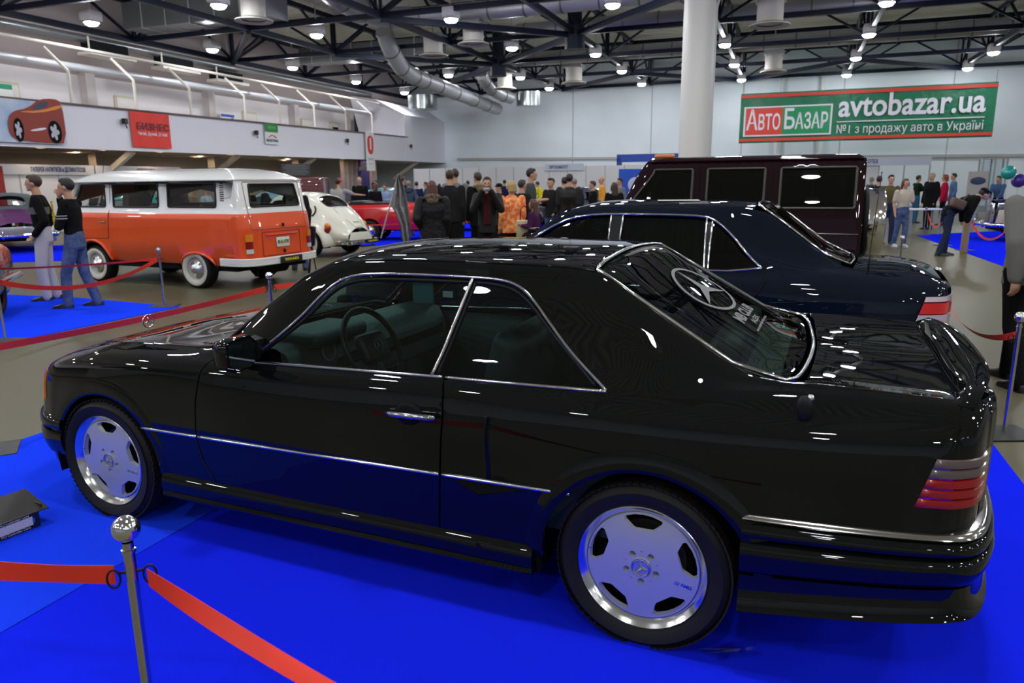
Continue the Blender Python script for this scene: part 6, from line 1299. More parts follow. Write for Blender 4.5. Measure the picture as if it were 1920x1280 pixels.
# right hand crowd
person(1614, 23, 1.66, -.3, cloth('cream_top', (.5, .45, .36)), black, 'dark-haired woman in cream behind the chrome spare wheel', hair='dark'); person(1641, 27, 1.70, .3, slate, black, 'grey-haired man in slate just above the spare wheel', hair='grey')
person(1655, 20.3, 1.72, -.7, black, black, 'man in black with short dark hair left of the olive jacket', hair='dark'); person(1677, 19.0, 1.74, PI*.95, cloth('olive', (.10, .085, .035)), jeans_d, 'man in olive jacket facing the camera', hair='dark', pose=('hold', 'down'), legs=(.08, -.03))
wb = person(1705, 18.0, 1.64, PI*1.0, cloth('beige_tee', (.52, .44, .34)), jeans, 'smiling woman in beige T-shirt and blue jeans walking towards the camera', hair='auburn', hairlen=.05, pose=('hold', 'down'), sleeve=.6, legs=(.02, -.06), shoes=mat('shoe_white', (.5, .5, .5), .5))
person(1728, 27.5, 1.74, -PI*.5, cloth('dark_green', (.012, .022, .015)), cloth('teal_jeans', (.03, .12, .22)), 'man in dark green sweater and teal jeans reaching out', hair='dark', pose=('fwd', 'fwd'))
person(1755, 24.0, 1.80, PI*.6, black, black, 'fair-haired man in long black coat between green sweater and red jacket', hair='blond', bulk=1.6, coat=.36)
person(1780, 26.0, 1.76, PI*.3, cloth('crimson', (.45, .012, .05)), black, 'red-haired woman in crimson leather jacket', hair='red', hairlen=.03, bulk=1.3); person(1796, 27.5, 1.80, PI*.4, cloth('denim', (.09, .16, .32)), jeans, 'dark-haired man in denim blue shirt right of the crimson jacket', hair='dark')
bm_ = person(1800, 15.8, 1.82, -PI*.55, black, jeans_d, 'man in black bending far forward over the rope with a brown bag', hair='dark', bend=1.05, legs=(.03, -.07), bulk=1.3, cap=black, x=AT(1797, 15.8)-.05)
sb = MB(); sb.rbox((0, 0, 0), (.30, .14, .20), .04, ry=.35); sb.bar((.1, 0, .08), (.22, .02, .2), .02); so = ob('shoulder_bag', sb, mat('bag_brown', (.10, .055, .03), .6)); so.location = (AT(1806, 15.5), 15.45, 1.12); tag(so, 'brown shoulder bag on the back of the bending man', 'bag')
person(1884, 25, 1.72, PI*.7, cloth('blue_shirt', (.06, .11, .22)), black, 'man in blue shirt leaning by the dark windscreen at right', hair='dark', bend=.25)
wk = person(1890, 5.75, 1.80, .12, cloth('jacket_grey', (.17, .165, .15)), black, 'person in grey jacket and black trousers walking out at the right edge', hair='dark', pose=('walkb', 'walkf'), legs=(-.10, .10), x=4.10, vox=.011, bulk=1.3, coat=.46)
b = MB(); b.rbox((0, 0, 0), (.10, .24, .36), .05); o = ob('folded_scarf', b, cloth('camouflage', (.04, .04, .04), .9, (.13, .13, .12), 16)); o.location = wk.location+Vector((-.10, -.30, .92)); tag(o, 'grey mottled cloth carried at the hip of the walker at the right edge', 'scarf')
# inside view through the microbus: shoppers behind it
for px, Y, hc, m_, lab in ((178, 15.6, 'blond', black2, 'fair-haired person in dark seen through the front microbus window'), (193, 16.6, 'dark', cloth('lime', (.16, .36, .04)), 'person in lime green jacket seen through the front microbus window'), (305, 15.8, 'dark', navyc, 'dark-haired man in navy seen at the middle of the microbus windows'),
                           (358, 15.8, 'brown', cloth('fawn', (.17, .12, .06)), 'woman in fawn jacket seen in profile through the microbus window'), (386, 16.6, 'brown', cloth('white_blue', (.4, .45, .55)), 'boy in pale blue jacket seen through the microbus window'), (470, 17.4, 'dark', black, 'man in black seen through the microbus rear window'), (497, 20.8, 'brown', black2, 'man in soft black seen at the right of the microbus rear window')):
    person(px, Y, 1.68, -PI*.5, m_, jeans_d, lab, hair=hc, vox=.024)
# ------------------------------------------------------------------ vintage cars
def vintage(name, label, x, y, yaw, m_low, m_top, m_roof, open_top=False, group=None):
    """1940s tourer: rounded body, separate bulging wings, chrome bumpers; +x is the nose"""
    r = car_root(name, label, x, y, yaw, group)
    q0 = [(3.3, .30, .42), (2.2, .42, .38), (1.6, .72, .36), (-.3, .74, .36), (-1.1, .60, .40), (-1.45, .45, .45)]
    q1 = [(3.3, .32, .65), (2.2, .46, .70), (1.6, .78, .70), (-.3, .80, .68), (-1.1, .66, .62), (-1.47, .48, .58)]
    q2 = [(3.3, .30, .95), (2.2, .44, 1.0), (1.6, .74, 1.02), (-.3, .74, 1.0), (-1.1, .56, .84), (-1.46, .42, .68)]
    q3 = [(3.3, .22, 1.02), (2.2, .36, 1.08), (1.6, .66, 1.10), (1.35, .66, 1.30) if not open_top else (1.35, .66, 1.10), (.4, .62, 1.40) if not open_top else (.4, .66, 1.10), (-.25, .58, 1.34) if not open_top else (-.25, .62, 1.08), (-.65, .52, 1.06) if not open_top else (-.65, .55, 1.03), (-1.1, .40, .92), (-1.46, .30, .72)]
    q4 = [(a, b_*.6, c+.03+(.05 if -.3 < a < 1.4 else 0)) for a, b_, c in q3]; q5 = [(a, 0, c+.05+(.06 if -.3 < a < 1.4 else 0)) for a, b_, c in q3]
    S_ = Surf([q0, q1, q2, q3, q4, q5]); c = Car(S_, r, .12); C_ = S_.C
    w1 = smooth_poly([(-.15, 1.08), (.55, 1.08), (.5, 1.33), (-.02, 1.28)], 2); w2 = smooth_poly([(.66, 1.08), (1.40, 1.08), (1.25, 1.30), (.66, 1.34)], 2)
    rw = smooth_poly([(-.30, C_-.9), (-.55, C_-1.0), (-.57, C_), (-.55, C_+1.), (-.30, C_+.9)], 2)
    o1 = [('v', 3.25, 0.), ('v', -1.44, 0.)]+[('v', q, 1.5) for q in np.arange(-1.4, 3.25, .2)]; o2 = [('v', 3.25, 1.5)]+[('v', q, 1.5) for q in np.arange(3.2, -1.44, -.2)]+[('v', -1.44, 1.5), ('v', -1.44, 2.9)]+[('v', q, 2.9) for q in np.arange(-1.4, 3.25, .1)]
    for sd in (1, -1):
        c.panel('lower_side', c.poly(o1, 3.), m_low, sides=(sd,), rim=.01)
        c.panel('upper_side', c.poly(o2, 3.), m_top, [] if open_top else [c.poly(w1, 2.9), c.poly(w2, 2.9)], (sd,), rim=.01)
        if not open_top:
            for w in (w1, w2): c.panel('side_window', c.poly(w, 2.9), BGL, sides=(sd,), off=-.008, rim=0)
        b = MB(); b.tube(c.line([(1.6, 1.0), (-1.0, .93)], 2.9, sd, .01), .014, 6); ob('waist_strip', b, CHROME, r, 180)
    if open_top:
        c.panel('bonnet', [(3.25, 2.9), (1.55, 2.9), (1.55, 2*C_-2.9), (3.25, 2*C_-2.9)], m_top, step=.12); c.panel('rear_deck', [(-.25, 2.9), (-1.44, 2.9), (-1.44, 2*C_-2.9), (-.25, 2*C_-2.9)], m_top, step=.12)
        b = MB(); b.loft([[(1.55, y_, 1.08), (1.40, y_*.95, 1.48)] for y_ in (-.62, .62)], closed=False); ws = ob('windscreen', b, BGL, r); b = MB(); b.tube([(1.55, -.64, 1.06), (1.40, -.61, 1.48), (1.40, .61, 1.48), (1.55, .64, 1.06)], .02, 6); ob('windscreen_frame', b, BLACKP, r)
        for y_ in (.3, -.3): seat(r, .7, y_, .45, .55, DARKIN, .5)
        b = MB(); b.rbox((-.30, 0, 1.16), (.30, 1.1, .16), .07); ob('folded_hood', b, BLACKP, r)
    else:
        c.panel('bonnet', [(3.25, 2.9), (1.42, 2.9), (1.42, 2*C_-2.9), (3.25, 2*C_-2.9)], m_top, [smooth_poly([(1.60, C_-1.6), (1.45, C_-1.4), (1.45, C_+1.4), (1.60, C_+1.6)], 1)], step=.1)
        c.panel('roof', [(1.42, 2.9), (-.68, 2.9), (-.68, 2*C_-2.9), (1.42, 2*C_-2.9)], m_roof, [rw], step=.1); c.panel('boot_lid', [(-.69, 2.9), (-1.44, 2.9), (-1.44, 2*C_-2.9), (-.69, 2*C_-2.9)], m_top, step=.1); c.panel('rear_window', rw, BGL, off=-.01, rim=0)
    for xw, front in ((-.35, False), (2.45, True)):
        for sd in (1, -1):
            b = MB(); A = np.linspace(-.25, PI+.25, 20); rings = []
            for y_, R_ in ((.50, .50), (.66, .52), (.80, .50), (.86, .45), (.86, .39), (.78, .37)):
                rings.append([(xw+R_*math.cos(a)*(1.3 if (math.cos(a) < 0) != front else 1.2), sd*y_, .36+R_*math.sin(a)*.98) for a in A])
            b.loft(rings, 0, closed=False); ob('front_wing' if front else 'rear_wing', b, m_low, r, 180)
            tyre(r, xw, sd*.80, .35, .17, .21, sd, wall=True); b = MB(); b.lathe([(.0001, .02), (.10, .01), (.19, -.02), (.21, 0)], 28, 0, wheel_matrix(xw, sd*.795, .35, sd)); ob('hub_cap', b, CHROME, r, 60)
            if front: b = MB(); b.ball((xw+.48, sd*.62, .78), .12, 14, 0, (1.3, 1, 1)); b.lathe([(.10, 0), (.11, .02), (.0001, .03)], 20, 1, Matrix.Translation((xw+.58, sd*.62, .78)) @ Matrix.Rotation(PI/2, 4, 'Y')); ob('headlamp', b, [m_low, CHROME], r, 60)
    for xb, s_ in ((-1.58, -1), (3.5, 1)):
        b = MB(); b.tube([(xb-s_*.30, .86, .45), (xb-s_*.04, .74, .45), (xb, .4, .45), (xb, -.4, .45), (xb-s_*.04, -.74, .45), (xb-s_*.30, -.86, .45)], .055, 10); [b.rbox((xb+s_*.04, y_, .47), (.06, .05, .2), .02) for y_ in (-.35, .35)]; ob('bumper', b, CHROME, r, 60)
    b = MB(); b.box((1.1, 0, .34), (4.2, 1.2, .12)); ob('chassis', b, DARKIN, r); b = MB(); b.rbox((3.28, 0, .72), (.10, .5, .55), .06); [b.box((3.335, y_, .72), (.012, .012, .48)) for y_ in np.linspace(-.2, .2, 9)]; ob('grille', b, CHROME, r); b = MB(); b.rbox((-1.45, 0, .56), (.06, .85, .22), .02); ob('rear_apron', b, m_low, r)
    return r
PUR = mat('purple_paint', (.09, .006, .10), .3, 0, 1); SIL = mat('silver_lower', (.34, .34, .36), .3, .5, 1); GTOP = mat('fabric_grey', (.05, .065, .07), .8)
CRM = mat('cream_paint', (.66, .56, .38), .3, 0, 1); INK = mat('ink_blue', (.008, .010, .06), .25, 0, 1)
pc = vintage('cabriolet', 'purple and silver vintage cabriolet with grey soft top at the left edge', -13.35, 19.7, .90, SIL, PUR, GTOP)
plate(pc, -1.16, .0, .90, .52, .12, mat('plate_black', (.015, .015, .015), .4), 'VASHA-RADA', mat('plate_yellow', (.75, .62, .03), .5), sz=.06, fit=.40, ry=.5)
vintage('tourer', 'cream and ink blue vintage car with chrome bumper at the right edge', 15.9, 18.6, .30, CRM, INK, INK)
vintage('open_car', 'small red open car on blue carpet behind the ivory saloon', -3.55, 22.6, PI-.25, mat('red_paint', (.62, .012, .012), .25, 0, 1), mat('red_paint', (.62, .012, .012), .25, 0, 1), BLACKP, True) if 0 else None
RED = mat('red_paint', (.62, .012, .012), .25, 0, 1)
rc_ = car_root('open_car', 'small red open-topped car on blue carpet behind the ivory saloon', -4.05, 22.1, PI+.12)
z0 = [(2.0, .5, .34), (1.3, .62, .32), (-.9, .62, .32), (-1.3, .5, .36)]; z1 = [(2.0, .55, .5), (1.3, .68, .5), (-.9, .68, .5), (-1.3, .55, .5)]; z2 = [(2.0, .50, .62), (1.7, .58, .80), (1.1, .66, .96), (-.9, .66, .95), (-1.3, .52, .85)]; z3 = [(2.0, .35, .66), (1.7, .45, .90), (1.1, .58, 1.05), (-.9, .58, 1.02), (-1.3, .42, .9)]; z4 = [(a, 0, c+.04) for a, b_, c in z3]
rs = Surf([z0, z1, z2, z3, z4]); rcc = Car(rs, rc_, .12)
aw = [p for p in arc(.0, .30, .36, 0, PI, 14)]
for sd in (1, -1): rcc.panel('body_side', rcc.poly([('v', 1.98, 0.), (.36, .33)]+aw+[(-.36, .33), ('v', -1.28, 0)]+[('v', q, 3.) for q in np.arange(-1.28, 1.98, .1)], 3.), RED, sides=(sd,), rim=.02)
rcc.panel('bonnet', [(1.98, 3.), (.95, 3.), (.95, 5.), (1.98, 5.)], RED); rcc.panel('rear_deck', [(-.95, 3.), (-1.28, 3.), (-1.28, 5.), (-.95, 5.)], RED)
b = MB(); b.rbox((.35, 0, 1.05), (1.1, 1.12, .12), .05); b.rbox((-.4, 0, .9), (.5, 1.0, .5), .08); ob('folded_hood', b, BLACKP, rc_, 60)
b = MB(); b.tube([(-.95, -.6, .98), (-.9, -.56, 1.36), (-.9, .56, 1.36), (-.95, .6, .98)], .02, 6); ob('windscreen_frame', b, BLACKP, rc_, 60); b = MB(); b.loft([[(-.95, y_, .98), (-.9, y_*.95, 1.35)] for y_ in (-.58, .58)], closed=False); ob('windscreen', b, BGL, rc_)
for xw in (0., 1.75):
    for sd in (1, -1):
        tyre(rc_, xw, sd*(.66 if xw < 1 else .55), .30, .15, .17, sd); b = MB(); b.lathe([(.0001, .03), (.08, .02), (.13, -.01), (.17, 0)], 24, 0, wheel_matrix(xw, sd*(.655 if xw < 1 else .545), .30, sd)); ob('hub_cap', b, CHROME, rc_, 60)
b = MB(); b.box((.3, 0, .34), (3.0, 1.0, .1)); ob('chassis', b, DARKIN, rc_)
# tail of the orange and black car at the left edge
oc = thing('race_car', 'rear corner of a dark car with orange tail lamps at the left edge', 'car', (-7.42, 9.3, 0), PI*.62)
b = MB(); b.rbox((0, 0, .62), (1.5, 1.5, .55), .16, n=4); b.rbox((0, .1, .38), (1.4, 1.6, .4), .15, n=4); ob('body_shell', b, mat('car_black_green', (.006, .009, .01), .3, 0, 1), oc, 60)
b = MB(); b.rbox((-.1, -.66, .78), (.9, .22, .30), .09, n=4); b.rbox((-.1, -.69, .66), (.8, .2, .12), .05, mi=1); ob('tail_lamp', b, [mat('lamp_orange', (.8, .16, .02), .25, 0, 1), TRED], oc, 60)
b = MB(); b.tube([(-.7, -.78, .46), (.7, -.78, .46)], .05, 10); ob('bumper', b, CHROME, oc)
for sx in (1, -1): tyre(oc, .0, sx*.7, .30, .2, .18, sx)
# fire truck behind, notice board on it
ft = thing('fire_truck', 'dark red ribbed truck body with chrome lamps, partly behind the microbus', 'truck', (AT(553, 30), 30.5, 0), .12)
b = MB(); b.rbox((0, 0, 1.18), (2.3, 2., 1.45), .05); [b.box((0, -1.005, .6+k*.12), (2.25, .02, .05)) for k in range(11)]; ob('body_shell', b, mat('maroon_paint', (.12, .008, .012), .3, 0, 1), ft)
for x in (-.15, .12): b = MB(); b.ball((x, -1.12, 1.72), .10, 12); b.bar((x, -1.08, 1.7), (x, -1.0, 1.5), .04); ob('lamp', b, CHROME, ft)
for x in (-.7, .7):
    for sd in (1, -1): tyre(ft, x, sd*.95, .42, .25, .25, sd)
b = MB(); b.rbox((0, 0, .27), (1.12, .05, .50), .01); b2 = MB(); [b2.box((0, -.03, .09+k*.06), (.98-.2*(k % 3 == 0), .01, .025)) for k in range(7)]
nb = thing('notice_board', 'dark board with lines of text standing on the dark red truck', 'board', (AT(558, 30), 30.0, 1.92), .12); ob('board', b, mat('board_grey', (.035, .037, .04), .6), nb); ob('text_line', b2, mat('board_text', (.16, .165, .17), .6), nb)
# ------------------------------------------------------------------ rope barriers
STEEL = mat('steel_post', (.62, .61, .58), .13, 1); RIB = mat('ribbon_red', (.80, .045, .025), .5, 0, 0, .3); BASE = mat('base_black', (.02, .02, .018), .5)
def post(x, y, label, ztop=.80, base=True, brass=False, rb=.0, lean=0):
    t = thing('rope_post', label, 'rope barrier post', (x, y, 0), rb, 'rope barrier posts'); m = mat('brass_post', (.45, .36, .16), .25, 1) if brass else STEEL
    b = MB(); b.lathe([(.0145, .012), (.0145, ztop-.08), (.018, ztop-.078), (.018, ztop-.07), (.014, ztop-.068), (.014, ztop-.05)], 20); ob('pole', b, m, t, 50)
    b = MB(); b.ball((0, 0, ztop-.012), .036, 24); ob('ball', b, CHROME if not brass else mat('brass_ball', (.75, .65, .25), .15, 1), t, 180)
    b = MB()
    if brass: b.lathe([(.0001, 0), (.16, 0), (.15, .015), (.03, .03), (.0001, .03)], 28)
    else: b.rbox((0, 0, .007), (.34, .30, .014), .004)
    ob('base', b, BASE if not brass else m, t, 50)
    b = MB(); b.tube([(-.03, 0, ztop-.135), (.03, 0, ztop-.135)], .004, 6)
    for s_ in (-1, 1): b.tube([(s_*.044+.016*math.cos(a), .0, ztop-.15+.026*math.sin(a)) for a in np.linspace(0, 2*PI, 16, endpoint=False)], .003, 6, loop=True)
    ob('ring', b, BLACKP, t, 180); return t
def ribbon(p, q, sag, label, w=.055, tw=0, w2=None, n=28):
    p, q = Vector(p), Vector(q); b = MB(); r0, r1 = [], []; w2 = w2 or w
    for i in range(n+1):
        s_ = i/n; c = p.lerp(q, s_)-Vector((0, 0, sag*4*s_*(1-s_))); a = tw*math.sin(s_*PI*.9)+.12*math.sin(s_*9); ww = w+(w2-w)*s_
        d = (q-p).normalized(); side = Vector((-d.y, d.x, 0)); o_ = side*math.sin(a)*ww/2+Vector((0, 0, math.cos(a)*ww/2)); r0.append(c+o_); r1.append(c-o_)
    e = (q-p).normalized().cross(Vector((0, 0, 1)))*.0008
    b.loft([[v+e for v in r0], [v+e for v in r1], [v-e for v in r1], [v-e for v in r0]], 0, loop=True, closed=False); o0 = p.copy(); b.v = [tuple(Vector(v)-o0) for v in b.v]
    o = ob('ribbon', b, RIB, None, 40); o.location = o0; tag(o, label, 'rope barrier ribbon', 'red barrier ribbons')
post(-1.02, 1.76, 'chrome-topped barrier post in the left foreground', rb=.3)
ribbon((-1.065, 1.76, .655), (-1.95, 1.90, .65), .015, 'wide red ribbon running off the left edge from the foreground post', .056)
ribbon((-.975, 1.755, .65), (.35, 1.16, .36), .05, 'red ribbon sagging from the foreground post to the bottom edge', .05, 1.1, .03)
post(-4.88, 10.10, 'barrier post on the corner of the blue carpet right of the two men'); post(-5.58, 7.83, 'slim barrier post at the left edge on the blue carpet'); post(-2.38, 7.11, 'barrier post standing behind the bonnet of the coupe')
post(-3.38, 4.42, 'barrier post whose flat black base shows at the left edge of the carpet', rb=.5)
ribbon((-4.9, 10.07, .66), (-5.58, 7.85, .66), .20, 'sagging red ribbon passing the legs of the two men', .06, .5); ribbon((-4.9, 10.11, .67), (-7.6, 9.15, .66), .05, 'thin far red ribbon seen across the microbus wheel', .035, .8)
ribbon((-5.63, 7.8, .66), (-7.5, 7.4, .66), .06, 'red ribbon leaving at the left edge before the men', .05, .3)
ribbon((-2.42, 7.08, .66), (-3.38, 4.46, .66), .03, 'long red ribbon from the post behind the bonnet down to the left', .056, .5); ribbon((-2.35, 7.15, .67), (-1.15, 10.1, .67), .05, 'red ribbon from the post behind the bonnet to the right', .05, .4)
post(3.26, 4.57, 'chrome-topped barrier post at the right edge behind the coupe tail'); post(4.13, 7.01, 'barrier post just behind the tail of the blue sedan')
ribbon((3.29, 4.61, .67), (4.12, 6.97, .67), .20, 'red ribbon sagging between the two posts at right', .045, .9)
post(5.85, 10.92, 'barrier post in front of the woman in beige'); post(-2.0, 19.7, 'brass barrier post before the red open car', .86, brass=True)
for px, Y, lab in ((1750, 21.4, 'barrier post left of the white table'), (1790, 18.2, 'barrier post left of the bending man'), (1834, 16.9, 'barrier post right of the bending man')): post(AT(px, Y), Y, lab)
ribbon((AT(1750, 21.4)+.05, 21.4, .67), (AT(1790, 18.2)-.04, 18.2, .67), .30, 'red ribbon sagging left of the bending man', .05, .4); ribbon((AT(1834, 16.9)+.05, 16.9, .67), (AT(1915, 15.4), 15.4, .66), .35, 'red ribbon sagging right of the bending man before the cream car', .05, .4); ribbon((-2.05, 19.7, .68), (-4.9, 19.4, .66), .10, 'thin red ribbon across the red open car', .03)
# grey flag on a leaning pole
fl = thing('flag', 'furled grey flag hanging from a slanted pole by the brass post', 'flag', (AT(722, 19.2), 19.2, 0)); b = MB(); b.tube([(-.15, 0, .25), (.38, 0, 1.88)], .018, 8); ob('pole', b, mat('pole_grey', (.4, .4, .38), .4), fl)
b = MB(); rings = []
for z_, x0_, x1_ in ((1.86, .34, .40), (1.55, .26, .52), (1.1, .12, .60), (.95, .22, .62), (.6, .36, .64), (.25, .38, .66), (.12, .44, .60)): rings.append([(x0_+(x1_-x0_)*s_, .09*math.sin(s_*16+z_), z_-.05*math.sin(s_*5)) for s_ in np.linspace(0, 1, 24)])
b.loft(rings, 0, closed=False); ob('cloth', b, mat('flag_grey', (.22, .21, .22), .7, noise=(7, (.33, .32, .33), 3, .55, .6)), fl, 180)
# folded stool / black case behind the microbus
tc = thing('camera_case', 'black case on a thin stand behind the right rear corner of the microbus', 'case', (AT(577, 13.6), 13.6, 0)); b = MB(); b.rbox((0, 0, .72), (.17, .12, .36), .03, ry=.12); ob('case', b, BLACKP, tc, 60); b = MB(); b.tube([(0, 0, .56), (.07, 0, .0)], .012, 8); b.tube([(0, 0, .56), (-.1, .12, .0)], .012, 8); b.tube([(0, 0, .56), (-.06, -.12, .0)], .012, 8); ob('stand', b, BLACKP, tc)
# card box on the carpet, black plate at the left edge
bx = thing('cardboard_box', 'opened flat black and white computer card box lying on the carpet at left', 'box', (-2.51, 3.28, .009), 1.06)
bx.scale = (.82, .82, .74)
b = MB(); b.box((0, 0, .055), (.34, .20, .11)); ob('carton', b, mat('carton_black', (.008, .008, .009), .4), bx)
b = MB(); b.box((-.02, -.101, .056), (.30, .003, .058)); b.box((.135, -.1025, .056), (.012, .003, .03), mi=1); b.ball((-.10, -.101, .056), .028, 16, 2, (1, .06, 1)); ob('picture', b, [mat('print_offwhite', (.55, .54, .55), .5), mat('print_cobalt', (.02, .08, .5), .5), mat('print_grey', (.28, .28, .28), .5)], bx)
b = MB(); b.box((.02, .02, .145), (.42, .26, .006), rx=.32); b.box((.20, .02, .115), (.006, .20, .05)); ob('flap', b, [mat('carton_dark', (.015, .012, .010), .5)], bx)
for z_ in (.015, .097): text('PCI Controller Card', .022, mat('print_white', (.6, .6, .6), .5), Matrix.Translation((.03, -.1025, z_)) @ Matrix.Rotation(PI/2, 4, 'X'), bx, 'carton_lettering', fit=.16, extrude=.0006)
# crumpled clear tape under the rear wheel
b = MB(); ps = rng.rand(24, 3)*[.30, .10, .02]; b.add([tuple(p) for p in ps], [(i, i+1, i+2) for i in range(0, 22)]); o = ob('plastic_film', b, glass('film', (.93, .94, .97), 1.6, .15), None, 0); o.location = (.60, 2.24, .010); o.rotation_euler = (0, 0, .1); tag(o, 'crumpled clear plastic film under the rear wheel of the coupe', 'plastic film')
# ------------------------------------------------------------------ banners
gb0, gb1 = W(45.2, -2.84, 0), W(45.2, 9.71, 0); gbw = (gb1-gb0).length; ga = math.atan2((gb1-gb0).y, (gb1-gb0).x)
G1 = mat('banner_green', (.0, .17, .075), .45, bump=(2.5, .6, .1)); G2 = mat('banner_bright_green', (.0, .28, .10), .45); BW = mat('banner_white', (.78, .76, .86), .5); BR = mat('banner_red', (.72, .05, .03), .5)
bn = thing('banner', 'wide green hanging banner with white lettering and red stripes', 'banner', (gb0+gb1)/2+Vector((0, 0, 5.03)), ga); HB = 2.72
b = MB(); b.loft([[(x, .04*math.sin(x*1.7)+.02*math.sin(x*4+z*2), z) for x in np.linspace(-gbw/2, gbw/2, 60)] for z in np.linspace(-HB/2, HB/2, 8)], closed=False); ob('cloth', b, G1, bn, 180)
def bx_(name, x0, x1, z0, z1, m, y=-.075): b = MB(); b.box(((x0+x1)/2, y, (z0+z1)/2), (x1-x0, .012, z1-z0)); return ob(name, b, m, bn, 0)
bx_('stripe', -gbw/2, gbw/2, HB/2-.26, HB/2-.09, BR); bx_('stripe', -gbw/2, gbw/2, -HB/2+.09, -HB/2+.24, BR)
X0 = -gbw/2; bx_('frame_panel', X0+.22, X0+4.85, -1.0, .62, BW, -.078); bx_('logo_red', X0+.32, X0+2.28, -.92, .54, BR, -.088); bx_('logo_green', X0+2.28, X0+4.76, -.92, .54, G2, -.088)
TX = lambda x, z: Matrix.Translation((x, -.10, z)) @ Matrix.Rotation(PI/2, 4, 'X')
text('А', 1.5, BW, TX(X0+.68, -.18), bn, 'banner_lettering', bold=.02, fit=.62, extrude=.004); text('ВТО', 1.15, BW, TX(X0+1.60, -.29), bn, 'banner_lettering', bold=.02, fit=1.16, extrude=.004); text('Б', 1.5, BW, TX(X0+2.66, -.18), bn, 'banner_lettering', bold=.02, fit=.55, extrude=.004); text('АЗАР', 1.15, BW, TX(X0+3.82, -.29), bn, 'banner_lettering', bold=.02, fit=1.68, extrude=.004)
text('avtobazar.ua', 1.62, BW, TX(X0+8.62, .42), bn, 'banner_lettering', bold=.032, fit=6.95, extrude=.004); bx_('underline', X0+5.1, X0+12.1, -.38, -.33, BW, -.09); text('№1 з продажу авто в Україні', .62, BW, TX(X0+8.6, -.78), bn, 'banner_lettering', bold=.0, fit=6.95, extrude=.004)
b = MB(); [b.bar((x, 0, HB/2), (x, 0, HB/2+.6), .02) for x in (X0+.1, -X0-.1)]; ob('cord', b, BLACKP, bn)
def wallbanner(name, label, u0, w, z0, h, m, dv=.1, cat='banner'):
    t = thing(name, label, cat, W(u0, VL+dv, z0), UA); b = MB(); b.loft([[(x, .012*math.sin(x*7+z*2), z) for x in np.linspace(0, w, 24)] for z in np.linspace(0, h, 5)], closed=False); ob('cloth', b, m, t, 180); return t
TW = lambda x, z, y=-.03: Matrix.Translation((x, y, z)) @ Matrix.Rotation(PI/2, 4, 'X')
t = wallbanner('red_banner', 'red square banner with dark Cyrillic heading on the balcony front', 22.2, 1.93, 3.12, 1.34, mat('banner_scarlet', (.80, .035, .02), .5)); text('БИЗНЕС', .36, mat('banner_maroon', (.10, .02, .03), .5), TW(1.05, .78), t, 'banner_lettering', bold=.006, fit=1.6); text('Читай. Думай. Делай!', .16, BW, TW(1.0, .52), t, 'banner_lettering', bold=.003, fit=1.45)
t = wallbanner('small_banner', 'small white banner with green top on the balcony front', 30.05, .97, 3.56, 1.0, WHITE); b = MB(); b.box((.485, -.025, .78), (.95, .01, .40)); ob('green_panel', b, mat('print_leaf_green', (.0, .25, .06), .5), t); text('ВЕЖИ', .16, mat('print_lime', (.45, .6, .1), .5), TW(.5, .78, -.035), t, 'banner_lettering', fit=.5); text('MUSTANG', .17, mat('print_teal', (.02, .14, .22), .5), TW(.5, .18), t, 'banner_lettering', bold=.004, fit=.85)
b = MB(); b.tube([(.25, -.03, .32), (.4, -.03, .42), (.6, -.03, .42), (.8, -.03, .32)], .02, 6); ob('red_swoosh', b, BR, t)
t = wallbanner('hanging_banner', 'narrow white banner with a red figure one at the balcony end', 39.1, 1.0, 2.38, 2.24, WHITE, .15); b = MB(); b.prism(smooth_poly([(.25, 1.0), (.75, .95), (.85, 1.5), (.85, 1.95), (.5, 2.1), (.18, 1.95), (.15, 1.5)], 2), .01, 0, Matrix.Translation((0, -.02, 0)) @ Matrix.Rotation(PI/2, 4, 'X')); ob('red_shape', b, BR, t); text('1', .9, BW, TW(.5, 1.55, -.04), t, 'banner_lettering', bold=.03)
b = MB(); [b.box((.5, -.02, z_), (w_, .01, .035)) for z_, w_ in ((.72, .7), (.65, .6), (.42, .45))]; ob('small_print', b, mat('print_mid_grey', (.35, .35, .4), .6), t)
# printed car banner at far left
t = wallbanner('car_banner', 'pale printed banner with a red sports car at the far left of the balcony', 13.55, 5.8, 3.08, 1.37, mat('banner_pale', (.62, .66, .80), .5, noise=(.8, (.35, .50, .72), 3, .45, .62)), .12)
def flatpoly(name, pts, m, y): b = MB(); b.prism([(x, z) for x, z in pts], .006, 0, Matrix.Translation((0, y, 0)) @ Matrix.Rotation(PI/2, 4, 'X')); return ob(name, b, m, t)
CR = mat('print_car_red', (.28, .03, .015), .5); cxb = 3.75
flatpoly('car_print', smooth_poly([(cxb, .25), (cxb+.02, .75), (cxb+.25, 1.0), (cxb+.75, 1.12), (cxb+1.2, 1.45), (cxb+1.75, 1.52), (cxb+2.03, 1.42), (cxb+2.04, .05), (cxb+1.5, .02), (cxb+.6, .05), (cxb+.25, .06)], 1), CR, -.03); flatpoly('car_print_window', smooth_poly([(cxb+.85, 1.06), (cxb+1.2, 1.36), (cxb+1.55, 1.40), (cxb+1.35, 1.15)], 1), mat('print_ink', (.03, .05, .10), .5), -.04); flatpoly('car_print_shine', smooth_poly([(cxb+.3, .98), (cxb+1.2, 1.08), (cxb+2.0, 1.35), (cxb+2.0, 1.22), (cxb+1.1, .98)], 1), ORNG, -.04); flatpoly('car_print_sill', smooth_poly([(cxb+.7, .42), (cxb+1.3, .55), (cxb+1.3, .46), (cxb+.8, .38)], 1), BW, -.04)
